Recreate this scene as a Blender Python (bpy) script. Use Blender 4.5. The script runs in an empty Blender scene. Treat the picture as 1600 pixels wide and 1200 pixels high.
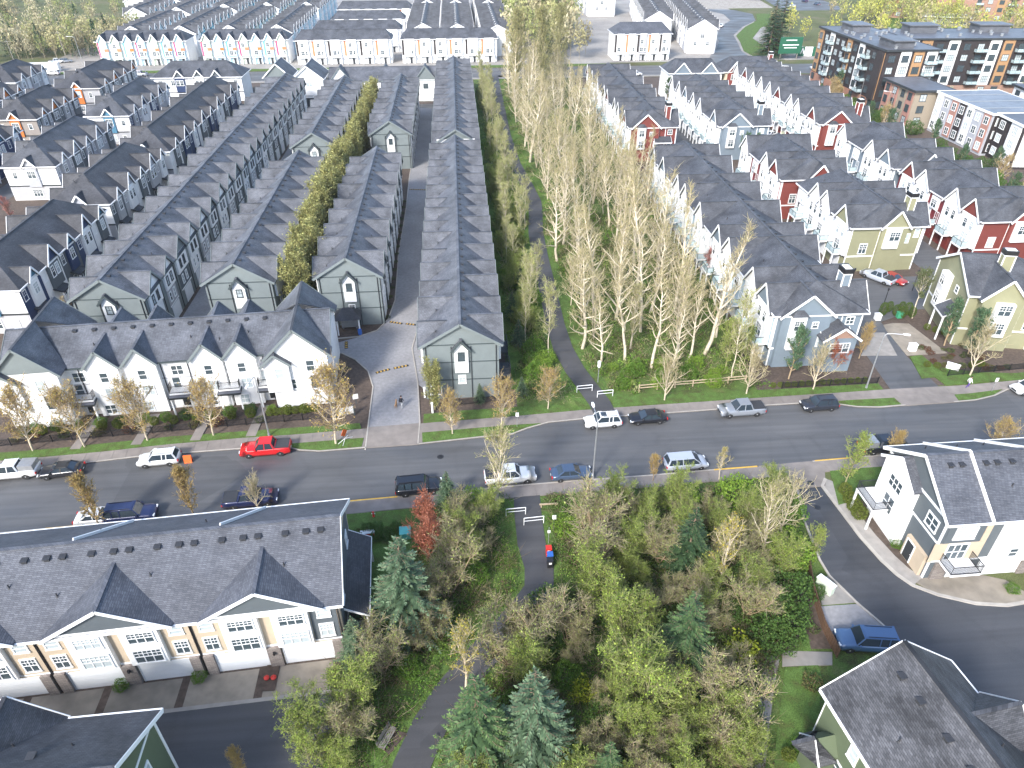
import bpy, math, random
import numpy as np
from mathutils import Vector, Matrix

# ---------------------------------------------------------------- camera, sky, sun, exposure
scene = bpy.context.scene
COL = scene.collection
R = math.radians
cam_data = bpy.data.cameras.new('camera')
cam_data.sensor_width = 36.0
cam_data.lens = 24.95
cam_data.clip_start = 0.5
cam_data.clip_end = 6000
cam = bpy.data.objects.new('camera', cam_data)
cam.location = (0, 0, 55.0)
cam.rotation_euler = (R(90 - 34.67), 0, R(-4.24))
COL.objects.link(cam)
scene.camera = cam

SUN_EL = R(36)
SUN_DIR = Vector((-0.56 * math.cos(SUN_EL), -0.8285 * math.cos(SUN_EL), math.sin(SUN_EL)))
world = bpy.data.worlds.new('World')
scene.world = world
world.use_nodes = True
wn = world.node_tree
bg = wn.nodes['Background']
sky = wn.nodes.new('ShaderNodeTexSky')
sky.sky_type = 'NISHITA'
sky.sun_disc = False
sky.sun_elevation = SUN_EL
sky.sun_rotation = math.atan2(SUN_DIR.x, SUN_DIR.y)
sky.air_density = 1.0
sky.dust_density = 1.5
sky.ozone_density = 1.0
wn.links.new(sky.outputs[0], bg.inputs[0])
bg.inputs[1].default_value = 0.15
sun_data = bpy.data.lights.new('sun', 'SUN')
sun_data.energy = 2.05
sun_data.angle = R(10)
sun_data.color = (1.0, 0.98, 0.95)
sun = bpy.data.objects.new('sun', sun_data)
sun.rotation_euler = (-SUN_DIR).to_track_quat('-Z', 'Y').to_euler()
sun.location = (-60, -80, 120)
COL.objects.link(sun)
vs = scene.view_settings
vs.view_transform = 'Standard'
vs.look = 'None'
vs.gamma = 1.0
vs.use_curve_mapping = False
vs.exposure = 1.52
scene.cycles.use_denoising = True
scene.cycles.max_bounces = 6
scene.cycles.transparent_max_bounces = 6

random.seed(7)
RNG = np.random.default_rng(7)

# ---------------------------------------------------------------- materials
MAT = {}
def nodes_of(name):
    m = bpy.data.materials.new(name)
    m.use_nodes = True
    MAT[name] = m
    nt = m.node_tree
    return m, nt, nt.nodes['Principled BSDF']

def plain(name, col, rough=0.7, var=0.12, scale=3.0, metal=0.0, bump=0.0, bscale=20.0, spec=0.5, world_pos=False, big=0.0, coat=0.0):
    """colour with two octaves of noise, optional bump"""
    m, nt, b = nodes_of(name)
    N, L = nt.nodes, nt.links
    if world_pos:
        src = N.new('ShaderNodeNewGeometry').outputs['Position']
    else:
        src = N.new('ShaderNodeTexCoord').outputs['Object']
    n1 = N.new('ShaderNodeTexNoise'); n1.inputs['Scale'].default_value = scale; n1.inputs['Detail'].default_value = 5
    L.new(src, n1.inputs['Vector'])
    mr = N.new('ShaderNodeMapRange'); mr.inputs[1].default_value = 0.3; mr.inputs[2].default_value = 0.7
    mr.inputs[3].default_value = 1 - var; mr.inputs[4].default_value = 1 + var
    L.new(n1.outputs['Fac'], mr.inputs[0])
    fac = mr.outputs[0]
    if big:
        n2 = N.new('ShaderNodeTexNoise'); n2.inputs['Scale'].default_value = scale * 0.08; n2.inputs['Detail'].default_value = 4
        L.new(src, n2.inputs['Vector'])
        m2 = N.new('ShaderNodeMapRange'); m2.inputs[1].default_value = 0.35; m2.inputs[2].default_value = 0.65
        m2.inputs[3].default_value = 1 - big; m2.inputs[4].default_value = 1 + big
        L.new(n2.outputs['Fac'], m2.inputs[0])
        mu = N.new('ShaderNodeMath'); mu.operation = 'MULTIPLY'
        L.new(fac, mu.inputs[0]); L.new(m2.outputs[0], mu.inputs[1]); fac = mu.outputs[0]
    mix = N.new('ShaderNodeVectorMath'); mix.operation = 'SCALE'
    mix.inputs[0].default_value = col
    L.new(fac, mix.inputs['Scale'])
    L.new(mix.outputs[0], b.inputs['Base Color'])
    b.inputs['Roughness'].default_value = rough
    b.inputs['Metallic'].default_value = metal
    b.inputs['Specular IOR Level'].default_value = spec
    if coat:
        b.inputs['Coat Weight'].default_value = coat
        b.inputs['Coat Roughness'].default_value = 0.06
    if bump:
        nb = N.new('ShaderNodeTexNoise'); nb.inputs['Scale'].default_value = bscale; nb.inputs['Detail'].default_value = 3
        L.new(src, nb.inputs['Vector'])
        bp = N.new('ShaderNodeBump'); bp.inputs['Strength'].default_value = bump; bp.inputs['Distance'].default_value = 0.05
        L.new(nb.outputs['Fac'], bp.inputs['Height']); L.new(bp.outputs[0], b.inputs['Normal'])
    return m

def siding(name, col, lap=0.16, rough=0.6, var=0.05):
    """horizontal lap boards: relief by a saw-tooth height along z"""
    m = plain(name, col, rough, var, 1.2, spec=0.3, big=0.05)
    nt = m.node_tree; N, L = nt.nodes, nt.links
    tc = N.new('ShaderNodeTexCoord'); sp = N.new('ShaderNodeSeparateXYZ')
    L.new(tc.outputs['Object'], sp.inputs[0])
    dv = N.new('ShaderNodeMath'); dv.operation = 'DIVIDE'; dv.inputs[1].default_value = lap
    fr = N.new('ShaderNodeMath'); fr.operation = 'FRACT'
    L.new(sp.outputs[2], dv.inputs[0]); L.new(dv.outputs[0], fr.inputs[0])
    bp = N.new('ShaderNodeBump'); bp.inputs['Strength'].default_value = 0.5; bp.inputs['Distance'].default_value = 0.03; bp.invert = True
    L.new(fr.outputs[0], bp.inputs['Height']); L.new(bp.outputs[0], nt.nodes['Principled BSDF'].inputs['Normal'])
    return m

def shingle(name, c1, c2, stain=0.35, rough=0.62, tab=0.33, row=0.16):
    """courses of asphalt shingle tabs with lichen and damp streaks"""
    m, nt, b = nodes_of(name)
    N, L = nt.nodes, nt.links
    tc = N.new('ShaderNodeTexCoord')
    sp = N.new('ShaderNodeSeparateXYZ'); L.new(tc.outputs['Object'], sp.inputs[0])
    ad = N.new('ShaderNodeMath'); ad.operation = 'ADD'; L.new(sp.outputs[0], ad.inputs[0]); L.new(sp.outputs[1], ad.inputs[1])
    sc = N.new('ShaderNodeMath'); sc.operation = 'MULTIPLY'; sc.inputs[1].default_value = 1.9; L.new(sp.outputs[2], sc.inputs[0])
    cb = N.new('ShaderNodeCombineXYZ'); L.new(ad.outputs[0], cb.inputs[0]); L.new(sc.outputs[0], cb.inputs[1])
    br = N.new('ShaderNodeTexBrick')
    br.inputs['Color1'].default_value = (*c1, 1); br.inputs['Color2'].default_value = (*c2, 1)
    br.inputs['Mortar'].default_value = (c1[0] * .55, c1[1] * .55, c1[2] * .55, 1)
    br.inputs['Scale'].default_value = 1.0; br.inputs['Mortar Size'].default_value = 0.012
    br.inputs['Brick Width'].default_value = tab; br.inputs['Row Height'].default_value = row
    L.new(cb.outputs[0], br.inputs['Vector'])
    n1 = N.new('ShaderNodeTexNoise'); n1.inputs['Scale'].default_value = 0.35; n1.inputs['Detail'].default_value = 6; n1.inputs['Roughness'].default_value = 0.65
    oi = N.new('ShaderNodeObjectInfo')
    of = N.new('ShaderNodeVectorMath'); of.operation = 'ADD'
    om = N.new('ShaderNodeMath'); om.operation = 'MULTIPLY'; om.inputs[1].default_value = 50
    L.new(oi.outputs['Random'], om.inputs[0]); L.new(tc.outputs['Object'], of.inputs[0]); L.new(om.outputs[0], of.inputs[1])
    L.new(of.outputs[0], n1.inputs['Vector'])
    mr = N.new('ShaderNodeMapRange'); mr.inputs[1].default_value = 0.35; mr.inputs[2].default_value = 0.68
    mr.inputs[3].default_value = 1 - stain; mr.inputs[4].default_value = 1 + stain
    L.new(n1.outputs['Fac'], mr.inputs[0])
    n2 = N.new('ShaderNodeTexNoise'); n2.inputs['Scale'].default_value = 7; n2.inputs['Detail'].default_value = 3
    L.new(of.outputs[0], n2.inputs['Vector'])
    m2 = N.new('ShaderNodeMapRange'); m2.inputs[3].default_value = 0.75; m2.inputs[4].default_value = 1.25; L.new(n2.outputs['Fac'], m2.inputs[0])
    mu = N.new('ShaderNodeMath'); mu.operation = 'MULTIPLY'; L.new(mr.outputs[0], mu.inputs[0]); L.new(m2.outputs[0], mu.inputs[1])
    vs_ = N.new('ShaderNodeVectorMath'); vs_.operation = 'SCALE'
    L.new(br.outputs['Color'], vs_.inputs[0]); L.new(mu.outputs[0], vs_.inputs['Scale'])
    L.new(vs_.outputs[0], b.inputs['Base Color'])
    b.inputs['Roughness'].default_value = rough
    b.inputs['Specular IOR Level'].default_value = 0.25
    bp = N.new('ShaderNodeBump'); bp.inputs['Strength'].default_value = 0.45; bp.inputs['Distance'].default_value = 0.03
    L.new(br.outputs['Fac'], bp.inputs['Height']); bp.invert = True
    L.new(bp.outputs[0], b.inputs['Normal'])
    return m

def masonry(name, c1, c2, mortar, bw=0.4, rh=0.14):
    m, nt, b = nodes_of(name)
    N, L = nt.nodes, nt.links
    tc = N.new('ShaderNodeTexCoord')
    sp = N.new('ShaderNodeSeparateXYZ'); L.new(tc.outputs['Object'], sp.inputs[0])
    ad = N.new('ShaderNodeMath'); ad.operation = 'ADD'; L.new(sp.outputs[0], ad.inputs[0]); L.new(sp.outputs[1], ad.inputs[1])
    cb = N.new('ShaderNodeCombineXYZ'); L.new(ad.outputs[0], cb.inputs[0]); L.new(sp.outputs[2], cb.inputs[1])
    br = N.new('ShaderNodeTexBrick')
    br.inputs['Color1'].default_value = (*c1, 1); br.inputs['Color2'].default_value = (*c2, 1); br.inputs['Mortar'].default_value = (*mortar, 1)
    br.inputs['Scale'].default_value = 1.0; br.inputs['Brick Width'].default_value = bw; br.inputs['Row Height'].default_value = rh
    br.inputs['Mortar Size'].default_value = 0.015
    L.new(cb.outputs[0], br.inputs['Vector']); L.new(br.outputs['Color'], b.inputs['Base Color'])
    bp = N.new('ShaderNodeBump'); bp.inputs['Distance'].default_value = 0.03; bp.inputs['Strength'].default_value = 0.6; bp.invert = True
    L.new(br.outputs['Fac'], bp.inputs['Height']); L.new(bp.outputs[0], b.inputs['Normal'])
    b.inputs['Roughness'].default_value = 0.85
    return m

def asphalt(name, col, wet=0.25, rough=0.6):
    """speckled tarmac with damp patches that are darker and glossier"""
    m, nt, b = nodes_of(name)
    N, L = nt.nodes, nt.links
    ps = N.new('ShaderNodeNewGeometry').outputs['Position']
    n1 = N.new('ShaderNodeTexNoise'); n1.inputs['Scale'].default_value = 14; n1.inputs['Detail'].default_value = 4
    n2 = N.new('ShaderNodeTexNoise'); n2.inputs['Scale'].default_value = 0.16; n2.inputs['Detail'].default_value = 5
    mp = N.new('ShaderNodeMapping'); mp.inputs['Scale'].default_value = (0.55, 1.6, 1); L.new(ps, mp.inputs[0])
    L.new(ps, n1.inputs['Vector']); L.new(mp.outputs[0], n2.inputs['Vector'])
    a = N.new('ShaderNodeMapRange'); a.inputs[3].default_value = 0.8; a.inputs[4].default_value = 1.2; L.new(n1.outputs['Fac'], a.inputs[0])
    w = N.new('ShaderNodeMapRange'); w.inputs[1].default_value = 0.38; w.inputs[2].default_value = 0.62
    w.inputs[3].default_value = 1 - wet; w.inputs[4].default_value = 1 + wet; L.new(n2.outputs['Fac'], w.inputs[0])
    mu = N.new('ShaderNodeMath'); mu.operation = 'MULTIPLY'; L.new(a.outputs[0], mu.inputs[0]); L.new(w.outputs[0], mu.inputs[1])
    ms = N.new('ShaderNodeMapping'); ms.inputs['Scale'].default_value = (0.05, 1.4, 1); ms.inputs['Rotation'].default_value = (0, 0, -0.06); L.new(ps, ms.inputs[0])
    n3 = N.new('ShaderNodeTexNoise'); n3.inputs['Scale'].default_value = 1.0; n3.inputs['Detail'].default_value = 4; L.new(ms.outputs[0], n3.inputs['Vector'])
    st = N.new('ShaderNodeMapRange'); st.inputs[1].default_value = 0.3; st.inputs[2].default_value = 0.7; st.inputs[3].default_value = 0.86; st.inputs[4].default_value = 1.16; L.new(n3.outputs['Fac'], st.inputs[0])
    vo = N.new('ShaderNodeTexVoronoi'); vo.feature = 'DISTANCE_TO_EDGE'; vo.inputs['Scale'].default_value = 0.16
    nd = N.new('ShaderNodeVectorMath'); nd.operation = 'MULTIPLY_ADD'; nd.inputs[1].default_value = (2.5, 2.5, 0); L.new(n1.outputs['Color'], nd.inputs[0]); L.new(ps, nd.inputs[2]); L.new(nd.outputs[0], vo.inputs['Vector'])
    ck = N.new('ShaderNodeMapRange'); ck.inputs[1].default_value = 0.0; ck.inputs[2].default_value = 0.012; ck.inputs[3].default_value = 0.72; ck.inputs[4].default_value = 1.0; L.new(vo.outputs['Distance'], ck.inputs[0])
    v2 = N.new('ShaderNodeTexVoronoi'); v2.inputs['Scale'].default_value = 0.09; v2.distance = 'CHEBYCHEV'; L.new(ps, v2.inputs['Vector'])
    pt = N.new('ShaderNodeMapRange'); pt.inputs[1].default_value = 0.8; pt.inputs[2].default_value = 0.82; pt.inputs[3].default_value = 1.0; pt.inputs[4].default_value = 0.84; sx_ = N.new('ShaderNodeSeparateColor'); L.new(v2.outputs['Color'], sx_.inputs[0]); L.new(sx_.outputs[0], pt.inputs[0])
    for q in (st, ck, pt):
        m_ = N.new('ShaderNodeMath'); m_.operation = 'MULTIPLY'; L.new(mu.outputs[0], m_.inputs[0]); L.new(q.outputs[0], m_.inputs[1]); mu = m_
    sc = N.new('ShaderNodeVectorMath'); sc.operation = 'SCALE'; sc.inputs[0].default_value = col; L.new(mu.outputs[0], sc.inputs['Scale'])
    L.new(sc.outputs[0], b.inputs['Base Color'])
    r = N.new('ShaderNodeMapRange'); r.inputs[1].default_value = 0.38; r.inputs[2].default_value = 0.62
    r.inputs[3].default_value = rough - 0.12; r.inputs[4].default_value = rough + 0.2; L.new(n2.outputs['Fac'], r.inputs[0])
    L.new(r.outputs[0], b.inputs['Roughness'])
    bp = N.new('ShaderNodeBump'); bp.inputs['Strength'].default_value = 0.3; bp.inputs['Distance'].default_value = 0.02
    L.new(n1.outputs['Fac'], bp.inputs['Height']); L.new(bp.outputs[0], b.inputs['Normal'])
    return m

def ground_mix(name, cols, scale=0.25, rough=0.95):
    """patchy ground: three colours by noise"""
    m, nt, b = nodes_of(name)
    N, L = nt.nodes, nt.links
    ps = N.new('ShaderNodeNewGeometry').outputs['Position']
    n1 = N.new('ShaderNodeTexNoise'); n1.inputs['Scale'].default_value = scale; n1.inputs['Detail'].default_value = 9; n1.inputs['Roughness'].default_value = 0.7
    L.new(ps, n1.inputs['Vector'])
    cr = N.new('ShaderNodeValToRGB')
    e = cr.color_ramp.elements
    e[0].position = 0.36; e[0].color = (*cols[0], 1); e[1].position = 0.64; e[1].color = (*cols[-1], 1)
    if len(cols) == 3:
        k = e.new(0.5); k.color = (*cols[1], 1)
    L.new(n1.outputs['Fac'], cr.inputs[0]); 
    n2 = N.new('ShaderNodeTexNoise'); n2.inputs['Scale'].default_value = 9; n2.inputs['Detail'].default_value = 5; L.new(ps, n2.inputs['Vector'])
    a = N.new('ShaderNodeMapRange'); a.inputs[1].default_value = 0.3; a.inputs[2].default_value = 0.7; a.inputs[3].default_value = 0.6; a.inputs[4].default_value = 1.4; L.new(n2.outputs['Fac'], a.inputs[0])
    sc = N.new('ShaderNodeVectorMath'); sc.operation = 'SCALE'; L.new(cr.outputs[0], sc.inputs[0]); L.new(a.outputs[0], sc.inputs['Scale'])
    L.new(sc.outputs[0], b.inputs['Base Color'])
    b.inputs['Roughness'].default_value = rough; b.inputs['Specular IOR Level'].default_value = 0.2
    bp = N.new('ShaderNodeBump'); bp.inputs['Strength'].default_value = 0.6; bp.inputs['Distance'].default_value = 0.08
    L.new(n2.outputs['Fac'], bp.inputs['Height']); L.new(bp.outputs[0], b.inputs['Normal'])
    return m

def leafmat(name, rough=0.7, trans=0.25):
    """foliage: colour of each leaf from the mesh attribute 'tint'"""
    m, nt, b = nodes_of(name)
    N, L = nt.nodes, nt.links
    at = N.new('ShaderNodeAttribute'); at.attribute_name = 'tint'
    L.new(at.outputs['Color'], b.inputs['Base Color'])
    b.inputs['Roughness'].default_value = rough; b.inputs['Specular IOR Level'].default_value = 0.25
    tr = N.new('ShaderNodeBsdfTranslucent'); L.new(at.outputs['Color'], tr.inputs[0])
    mx = N.new('ShaderNodeMixShader'); mx.inputs[0].default_value = trans
    L.new(b.outputs[0], mx.inputs[1]); L.new(tr.outputs[0], mx.inputs[2])
    L.new(mx.outputs[0], N['Material Output'].inputs[0])
    return m

plain('white_trim', (0.80, 0.80, 0.79), 0.5, 0.04, 2)
plain('white_wall', (0.76, 0.76, 0.75), 0.6, 0.05, 0.8, big=0.04)
plain('black_metal', (0.018, 0.018, 0.02), 0.4, 0.1, 4)
plain('dark_trim', (0.03, 0.034, 0.038), 0.5, 0.1, 2)
plain('grey_metal', (0.42, 0.43, 0.44), 0.4, 0.08, 3, metal=0.6)
plain('vent_dark', (0.035, 0.036, 0.04), 0.6, 0.2, 8)
plain('garage_white', (0.72, 0.73, 0.74), 0.45, 0.03, 1)
plain('garage_red', (0.16, 0.03, 0.025), 0.5, 0.06, 1)
plain('concrete', (0.27, 0.25, 0.225), 0.85, 0.14, 1.1, bump=0.2, world_pos=True, big=0.16)
plain('slab', (0.205, 0.18, 0.16), 0.85, 0.14, 0.9, bump=0.2, world_pos=True, big=0.18)
plain('kerb', (0.36, 0.33, 0.29), 0.85, 0.12, 1.5, world_pos=True, big=0.12)
plain('drive_pad', (0.225, 0.195, 0.155), 0.8, 0.2, 0.8, world_pos=True, big=0.25)
plain('wood_grey', (0.22, 0.20, 0.17), 0.8, 0.25, 6)
plain('wood_brown', (0.13, 0.075, 0.045), 0.8, 0.25, 6)
plain('wood_rail', (0.42, 0.33, 0.22), 0.8, 0.2, 4)
plain('yellow_paint', (0.62, 0.38, 0.06), 0.7, 0.15, 2)
plain('white_paint', (0.72, 0.72, 0.7), 0.7, 0.1, 2)
plain('rubber', (0.02, 0.02, 0.021), 0.8, 0.1, 5)
plain('mulch', (0.085, 0.062, 0.048), 0.95, 0.3, 2.5, bump=0.5, world_pos=True, big=0.2)
plain('paver_lane', (0.25, 0.243, 0.245), 0.75, 0.14, 2.2, world_pos=True, big=0.12, bump=0.15)
masonry('stone_clad', (0.20, 0.165, 0.15), (0.30, 0.26, 0.23), (0.13, 0.12, 0.11), 0.38, 0.13)
masonry('brick_red', (0.30, 0.12, 0.07), (0.38, 0.16, 0.09), (0.30, 0.26, 0.22), 0.25, 0.08)
masonry('brick_tan', (0.30, 0.24, 0.17), (0.36, 0.29, 0.21), (0.3, 0.27, 0.22), 0.25, 0.08)
asphalt('asphalt', (0.094, 0.094, 0.095), 0.07, 0.55)
asphalt('asphalt_dark', (0.055, 0.057, 0.063), 0.08, 0.6)
asphalt('path_tar', (0.062, 0.061, 0.063), 0.12, 0.65)
ground_mix('grass', ((0.075, 0.09, 0.028), (0.078, 0.132, 0.03), (0.10, 0.165, 0.042)), 0.9)
ground_mix('grass_rough', ((0.06, 0.09, 0.022), (0.085, 0.15, 0.028), (0.13, 0.17, 0.05)), 0.3)
ground_mix('soil', ((0.06, 0.065, 0.025), (0.08, 0.13, 0.03), (0.12, 0.14, 0.05)), 0.35)
ground_mix('far_ground', ((0.08, 0.08, 0.035), (0.10, 0.115, 0.045), (0.15, 0.13, 0.08)), 0.05)
ground_mix('gravel', ((0.25, 0.22, 0.19), (0.32, 0.29, 0.25), (0.38, 0.35, 0.31)), 0.4)
shingle('roof_grey', (0.094, 0.099, 0.112), (0.128, 0.134, 0.150), 0.38)
shingle('roof_blue', (0.075, 0.080, 0.095), (0.115, 0.121, 0.138), 0.2)
shingle('roof_dark', (0.056, 0.057, 0.063), (0.080, 0.081, 0.089), 0.32)
shingle('roof_slate', (0.070, 0.074, 0.084), (0.096, 0.100, 0.112), 0.36)
shingle('roof_near', (0.052, 0.053, 0.058), (0.098, 0.099, 0.107), 0.42, tab=0.42, row=0.17)
plain('roof_flat', (0.10, 0.105, 0.12), 0.5, 0.2, 0.7, big=0.25)
plain('roof_membrane', (0.17, 0.19, 0.215), 0.5, 0.15, 0.7, big=0.2)
for nm_, c_ in {'sage': (0.165, 0.190, 0.19), 'sage_dark': (0.055, 0.07, 0.072), 'grey_side': (0.38, 0.38, 0.39), 'taupe': (0.28, 0.25, 0.225),
             'navy': (0.025, 0.045, 0.11), 'teal': (0.07, 0.19, 0.28), 'blue_grey': (0.165, 0.205, 0.24), 'sky_blue': (0.33, 0.42, 0.48),
             'red': (0.175, 0.045, 0.036), 'maroon': (0.16, 0.025, 0.03), 'olive': (0.25, 0.245, 0.15), 'olive_dark': (0.19, 0.21, 0.13), 'moss': (0.10, 0.125, 0.075),
             'beige': (0.48, 0.39, 0.285), 'slate_side': (0.10, 0.115, 0.125), 'cream': (0.58, 0.52, 0.38), 'orange': (0.55, 0.17, 0.04),
             'pink': (0.62, 0.05, 0.16), 'ice_blue': (0.42, 0.60, 0.66), 'coral': (0.62, 0.20, 0.10), 'pale_green': (0.52, 0.58, 0.48), 'aqua': (0.14, 0.42, 0.55),
             'espresso': (0.035, 0.028, 0.028), 'tangerine': (0.34, 0.20, 0.10), 'salmon': (0.36, 0.19, 0.15), 'lilac_grey': (0.36, 0.37, 0.40)}.items():
    siding(nm_, c_)
leafmat('leaf')
leafmat('needle', 0.6, 0.1)
plain('bark_pale', (0.52, 0.44, 0.32), 0.85, 0.2, 3)
plain('bark_alder', (0.55, 0.48, 0.36), 0.85, 0.2, 3)
plain('bark_brown', (0.17, 0.12, 0.08), 0.9, 0.25, 3)
plain('bark_olive', (0.26, 0.24, 0.12), 0.9, 0.2, 3)
plain('bark_tan', (0.34, 0.25, 0.15), 0.85, 0.2, 3)
plain('bark_red', (0.30, 0.11, 0.07), 0.85, 0.2, 3)

m, nt, b = nodes_of('glass')
b.inputs['Base Color'].default_value = (0.055, 0.075, 0.085, 1); b.inputs['Roughness'].default_value = 0.06; b.inputs['Specular IOR Level'].default_value = 0.9
m, nt, b = nodes_of('glass_blind')     # a pane with a drawn white blind behind it
b.inputs['Base Color'].default_value = (0.42, 0.47, 0.48, 1); b.inputs['Roughness'].default_value = 0.12; b.inputs['Specular IOR Level'].default_value = 0.7
m, nt, b = nodes_of('glass_rail')
b.inputs['Base Color'].default_value = (0.50, 0.62, 0.64, 1); b.inputs['Roughness'].default_value = 0.15; b.inputs['Alpha'].default_value = 0.55
m, nt, b = nodes_of('car_glass')
b.inputs['Base Color'].default_value = (0.03, 0.042, 0.055, 1); b.inputs['Roughness'].default_value = 0.04; b.inputs['Specular IOR Level'].default_value = 0.9
def solid(name, col, rough=0.6, metal=0.0):
    m, nt, b = nodes_of(name)
    b.inputs['Base Color'].default_value = (*col, 1); b.inputs['Roughness'].default_value = rough; b.inputs['Metallic'].default_value = metal
for k_, c_ in {'paint_white': (0.72, 0.72, 0.71), 'paint_black': (0.014, 0.015, 0.02), 'paint_red': (0.62, 0.012, 0.015), 'paint_grey': (0.24, 0.26, 0.29), 'paint_silver': (0.42, 0.45, 0.50),
             'paint_navy': (0.018, 0.026, 0.085), 'paint_blue': (0.075, 0.14, 0.26), 'paint_slate': (0.055, 0.085, 0.14), 'paint_brick': (0.36, 0.03, 0.025), 'paint_steel': (0.03, 0.034, 0.045)}.items():
    plain(k_, c_, 0.3, 0.02, 1, coat=0.6, metal=0.15)
solid('lamp_red', (0.5, 0.02, 0.02), 0.25); solid('lamp_clear', (0.75, 0.77, 0.78), 0.15)
solid('rim_metal', (0.5, 0.5, 0.51), 0.3, 0.7); solid('red_plastic', (0.55, 0.03, 0.02), 0.5); solid('blue_plastic', (0.03, 0.12, 0.42), 0.5)
solid('green_plastic', (0.05, 0.28, 0.15), 0.55); solid('teal_plastic', (0.10, 0.42, 0.38), 0.5); solid('orange_plastic', (0.75, 0.13, 0.02), 0.6)
solid('skin', (0.42, 0.25, 0.17), 0.6); solid('cloth_dark', (0.02, 0.022, 0.03), 0.9); solid('cloth_pale', (0.42, 0.44, 0.46), 0.9); solid('cloth_purple', (0.09, 0.05, 0.22), 0.9)
solid('cloth_white', (0.7, 0.7, 0.68), 0.9); solid('fur_tan', (0.38, 0.22, 0.11), 0.95); solid('sign_green', (0.02, 0.11, 0.06), 0.5); solid('hair', (0.03, 0.02, 0.015), 0.8)

# ---------------------------------------------------------------- mesh helpers
def tag(o, label=None, cat=None, group=None, kind=None):
    if label: o['label'] = label
    if cat: o['category'] = cat
    if group: o['group'] = group
    if kind: o['kind'] = kind
    return o

def link(name, mesh, parent=None, loc=(0, 0, 0), rz=0.0, scale=None):
    o = bpy.data.objects.new(name, mesh)
    COL.objects.link(o)
    o.location = loc
    if rz: o.rotation_euler = (0, 0, rz)
    if scale: o.scale = scale
    if parent: o.parent = parent
    return o

def empty(name, loc=(0, 0, 0), rz=0.0, parent=None):
    o = link(name, None, parent, loc, rz)
    o.empty_display_size = 0.5
    return o

class MB:
    """collects faces; make() turns them into one mesh"""
    def __init__(s): s.v = []; s.f = []; s.m = []
    def poly(s, pts, mi=0):
        n = len(s.v); s.v += [tuple(p) for p in pts]; s.f.append(tuple(range(n, n + len(pts)))); s.m.append(mi); return s
    def box(s, x0, x1, y0, y1, z0, z1, mi=0):
        n = len(s.v)
        s.v += [(x0, y0, z0), (x1, y0, z0), (x1, y1, z0), (x0, y1, z0), (x0, y0, z1), (x1, y0, z1), (x1, y1, z1), (x0, y1, z1)]
        for q in ((3, 2, 1, 0), (4, 5, 6, 7), (0, 1, 5, 4), (1, 2, 6, 5), (2, 3, 7, 6), (3, 0, 4, 7)):
            s.f.append(tuple(n + i for i in q)); s.m.append(mi)
        return s
    def ext(s, pts, vec, mi=0):
        """closed prism: polygon pts swept by vec"""
        n = len(s.v); k = len(pts); vx, vy, vz = vec
        s.v += [tuple(p) for p in pts] + [(p[0] + vx, p[1] + vy, p[2] + vz) for p in pts]
        s.f.append(tuple(range(n, n + k))); s.m.append(mi)
        s.f.append(tuple(range(n + 2 * k - 1, n + k - 1, -1))); s.m.append(mi)
        for i in range(k):
            j = (i + 1) % k
            s.f.append((n + j, n + i, n + k + i, n + k + j)); s.m.append(mi)
        return s
    def bar(s, p0, p1, w, h, mi=0, up=(0, 0, 1)):
        """box beam between two points: w wide sideways, h deep along up"""
        p0 = Vector(p0); p1 = Vector(p1); d = (p1 - p0).normalized(); u = Vector(up)
        r = d.cross(u)
        if r.length < 1e-4: r = d.cross(Vector((1, 0, 0)))
        r.normalize(); u = r.cross(d).normalized()
        a = r * w / 2; b_ = u * h / 2
        return s.ext([p0 - a - b_, p0 + a - b_, p0 + a + b_, p0 - a + b_], p1 - p0, mi)
    def tube(s, p0, p1, r0, r1=None, n=8, mi=0, cap=True):
        r1 = r0 if r1 is None else r1
        p0 = Vector(p0); p1 = Vector(p1); d = (p1 - p0).normalized()
        a = d.cross(Vector((0, 0, 1)))
        if a.length < 1e-4: a = Vector((1, 0, 0))
        a.normalize(); b_ = d.cross(a)
        k = len(s.v)
        for p, r in ((p0, r0), (p1, r1)):
            for i in range(n):
                t = 2 * math.pi * i / n
                s.v.append(tuple(p + a * (r * math.cos(t)) + b_ * (r * math.sin(t))))
        for i in range(n):
            j = (i + 1) % n
            s.f.append((k + i, k + j, k + n + j, k + n + i)); s.m.append(mi)
        if cap:
            s.f.append(tuple(k + i for i in range(n - 1, -1, -1))); s.m.append(mi)
            s.f.append(tuple(k + n + i for i in range(n))); s.m.append(mi)
        return s
    def lathe(s, prof, c=(0, 0, 0), n=12, mi=0):
        k = len(s.v)
        for r, z in prof:
            for i in range(n):
                t = 2 * math.pi * i / n
                s.v.append((c[0] + r * math.cos(t), c[1] + r * math.sin(t), c[2] + z))
        for q in range(len(prof) - 1):
            for i in range(n):
                j = (i + 1) % n
                s.f.append((k + q * n + i, k + q * n + j, k + (q + 1) * n + j, k + (q + 1) * n + i)); s.m.append(mi)
        s.f.append(tuple(k + i for i in range(n - 1, -1, -1))); s.m.append(mi)
        e = k + (len(prof) - 1) * n
        s.f.append(tuple(e + i for i in range(n))); s.m.append(mi)
        return s
    def make(s, name, mats, smooth=False):
        me = bpy.data.meshes.new(name)
        me.from_pydata(s.v, [], s.f)
        if isinstance(mats, str): mats = [mats]
        for q in mats: me.materials.append(MAT[q])
        if len(mats) > 1: me.polygons.foreach_set('material_index', s.m)
        if smooth: me.polygons.foreach_set('use_smooth', [True] * len(s.f))
        me.update()
        return me
    def obj(s, name, mats, parent=None, loc=(0, 0, 0), rz=0.0, smooth=False):
        return link(name, s.make(name, mats, smooth), parent, loc, rz)

CACHE = {}
def cached(key, fn):
    if key not in CACHE: CACHE[key] = fn()
    return CACHE[key]

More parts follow.
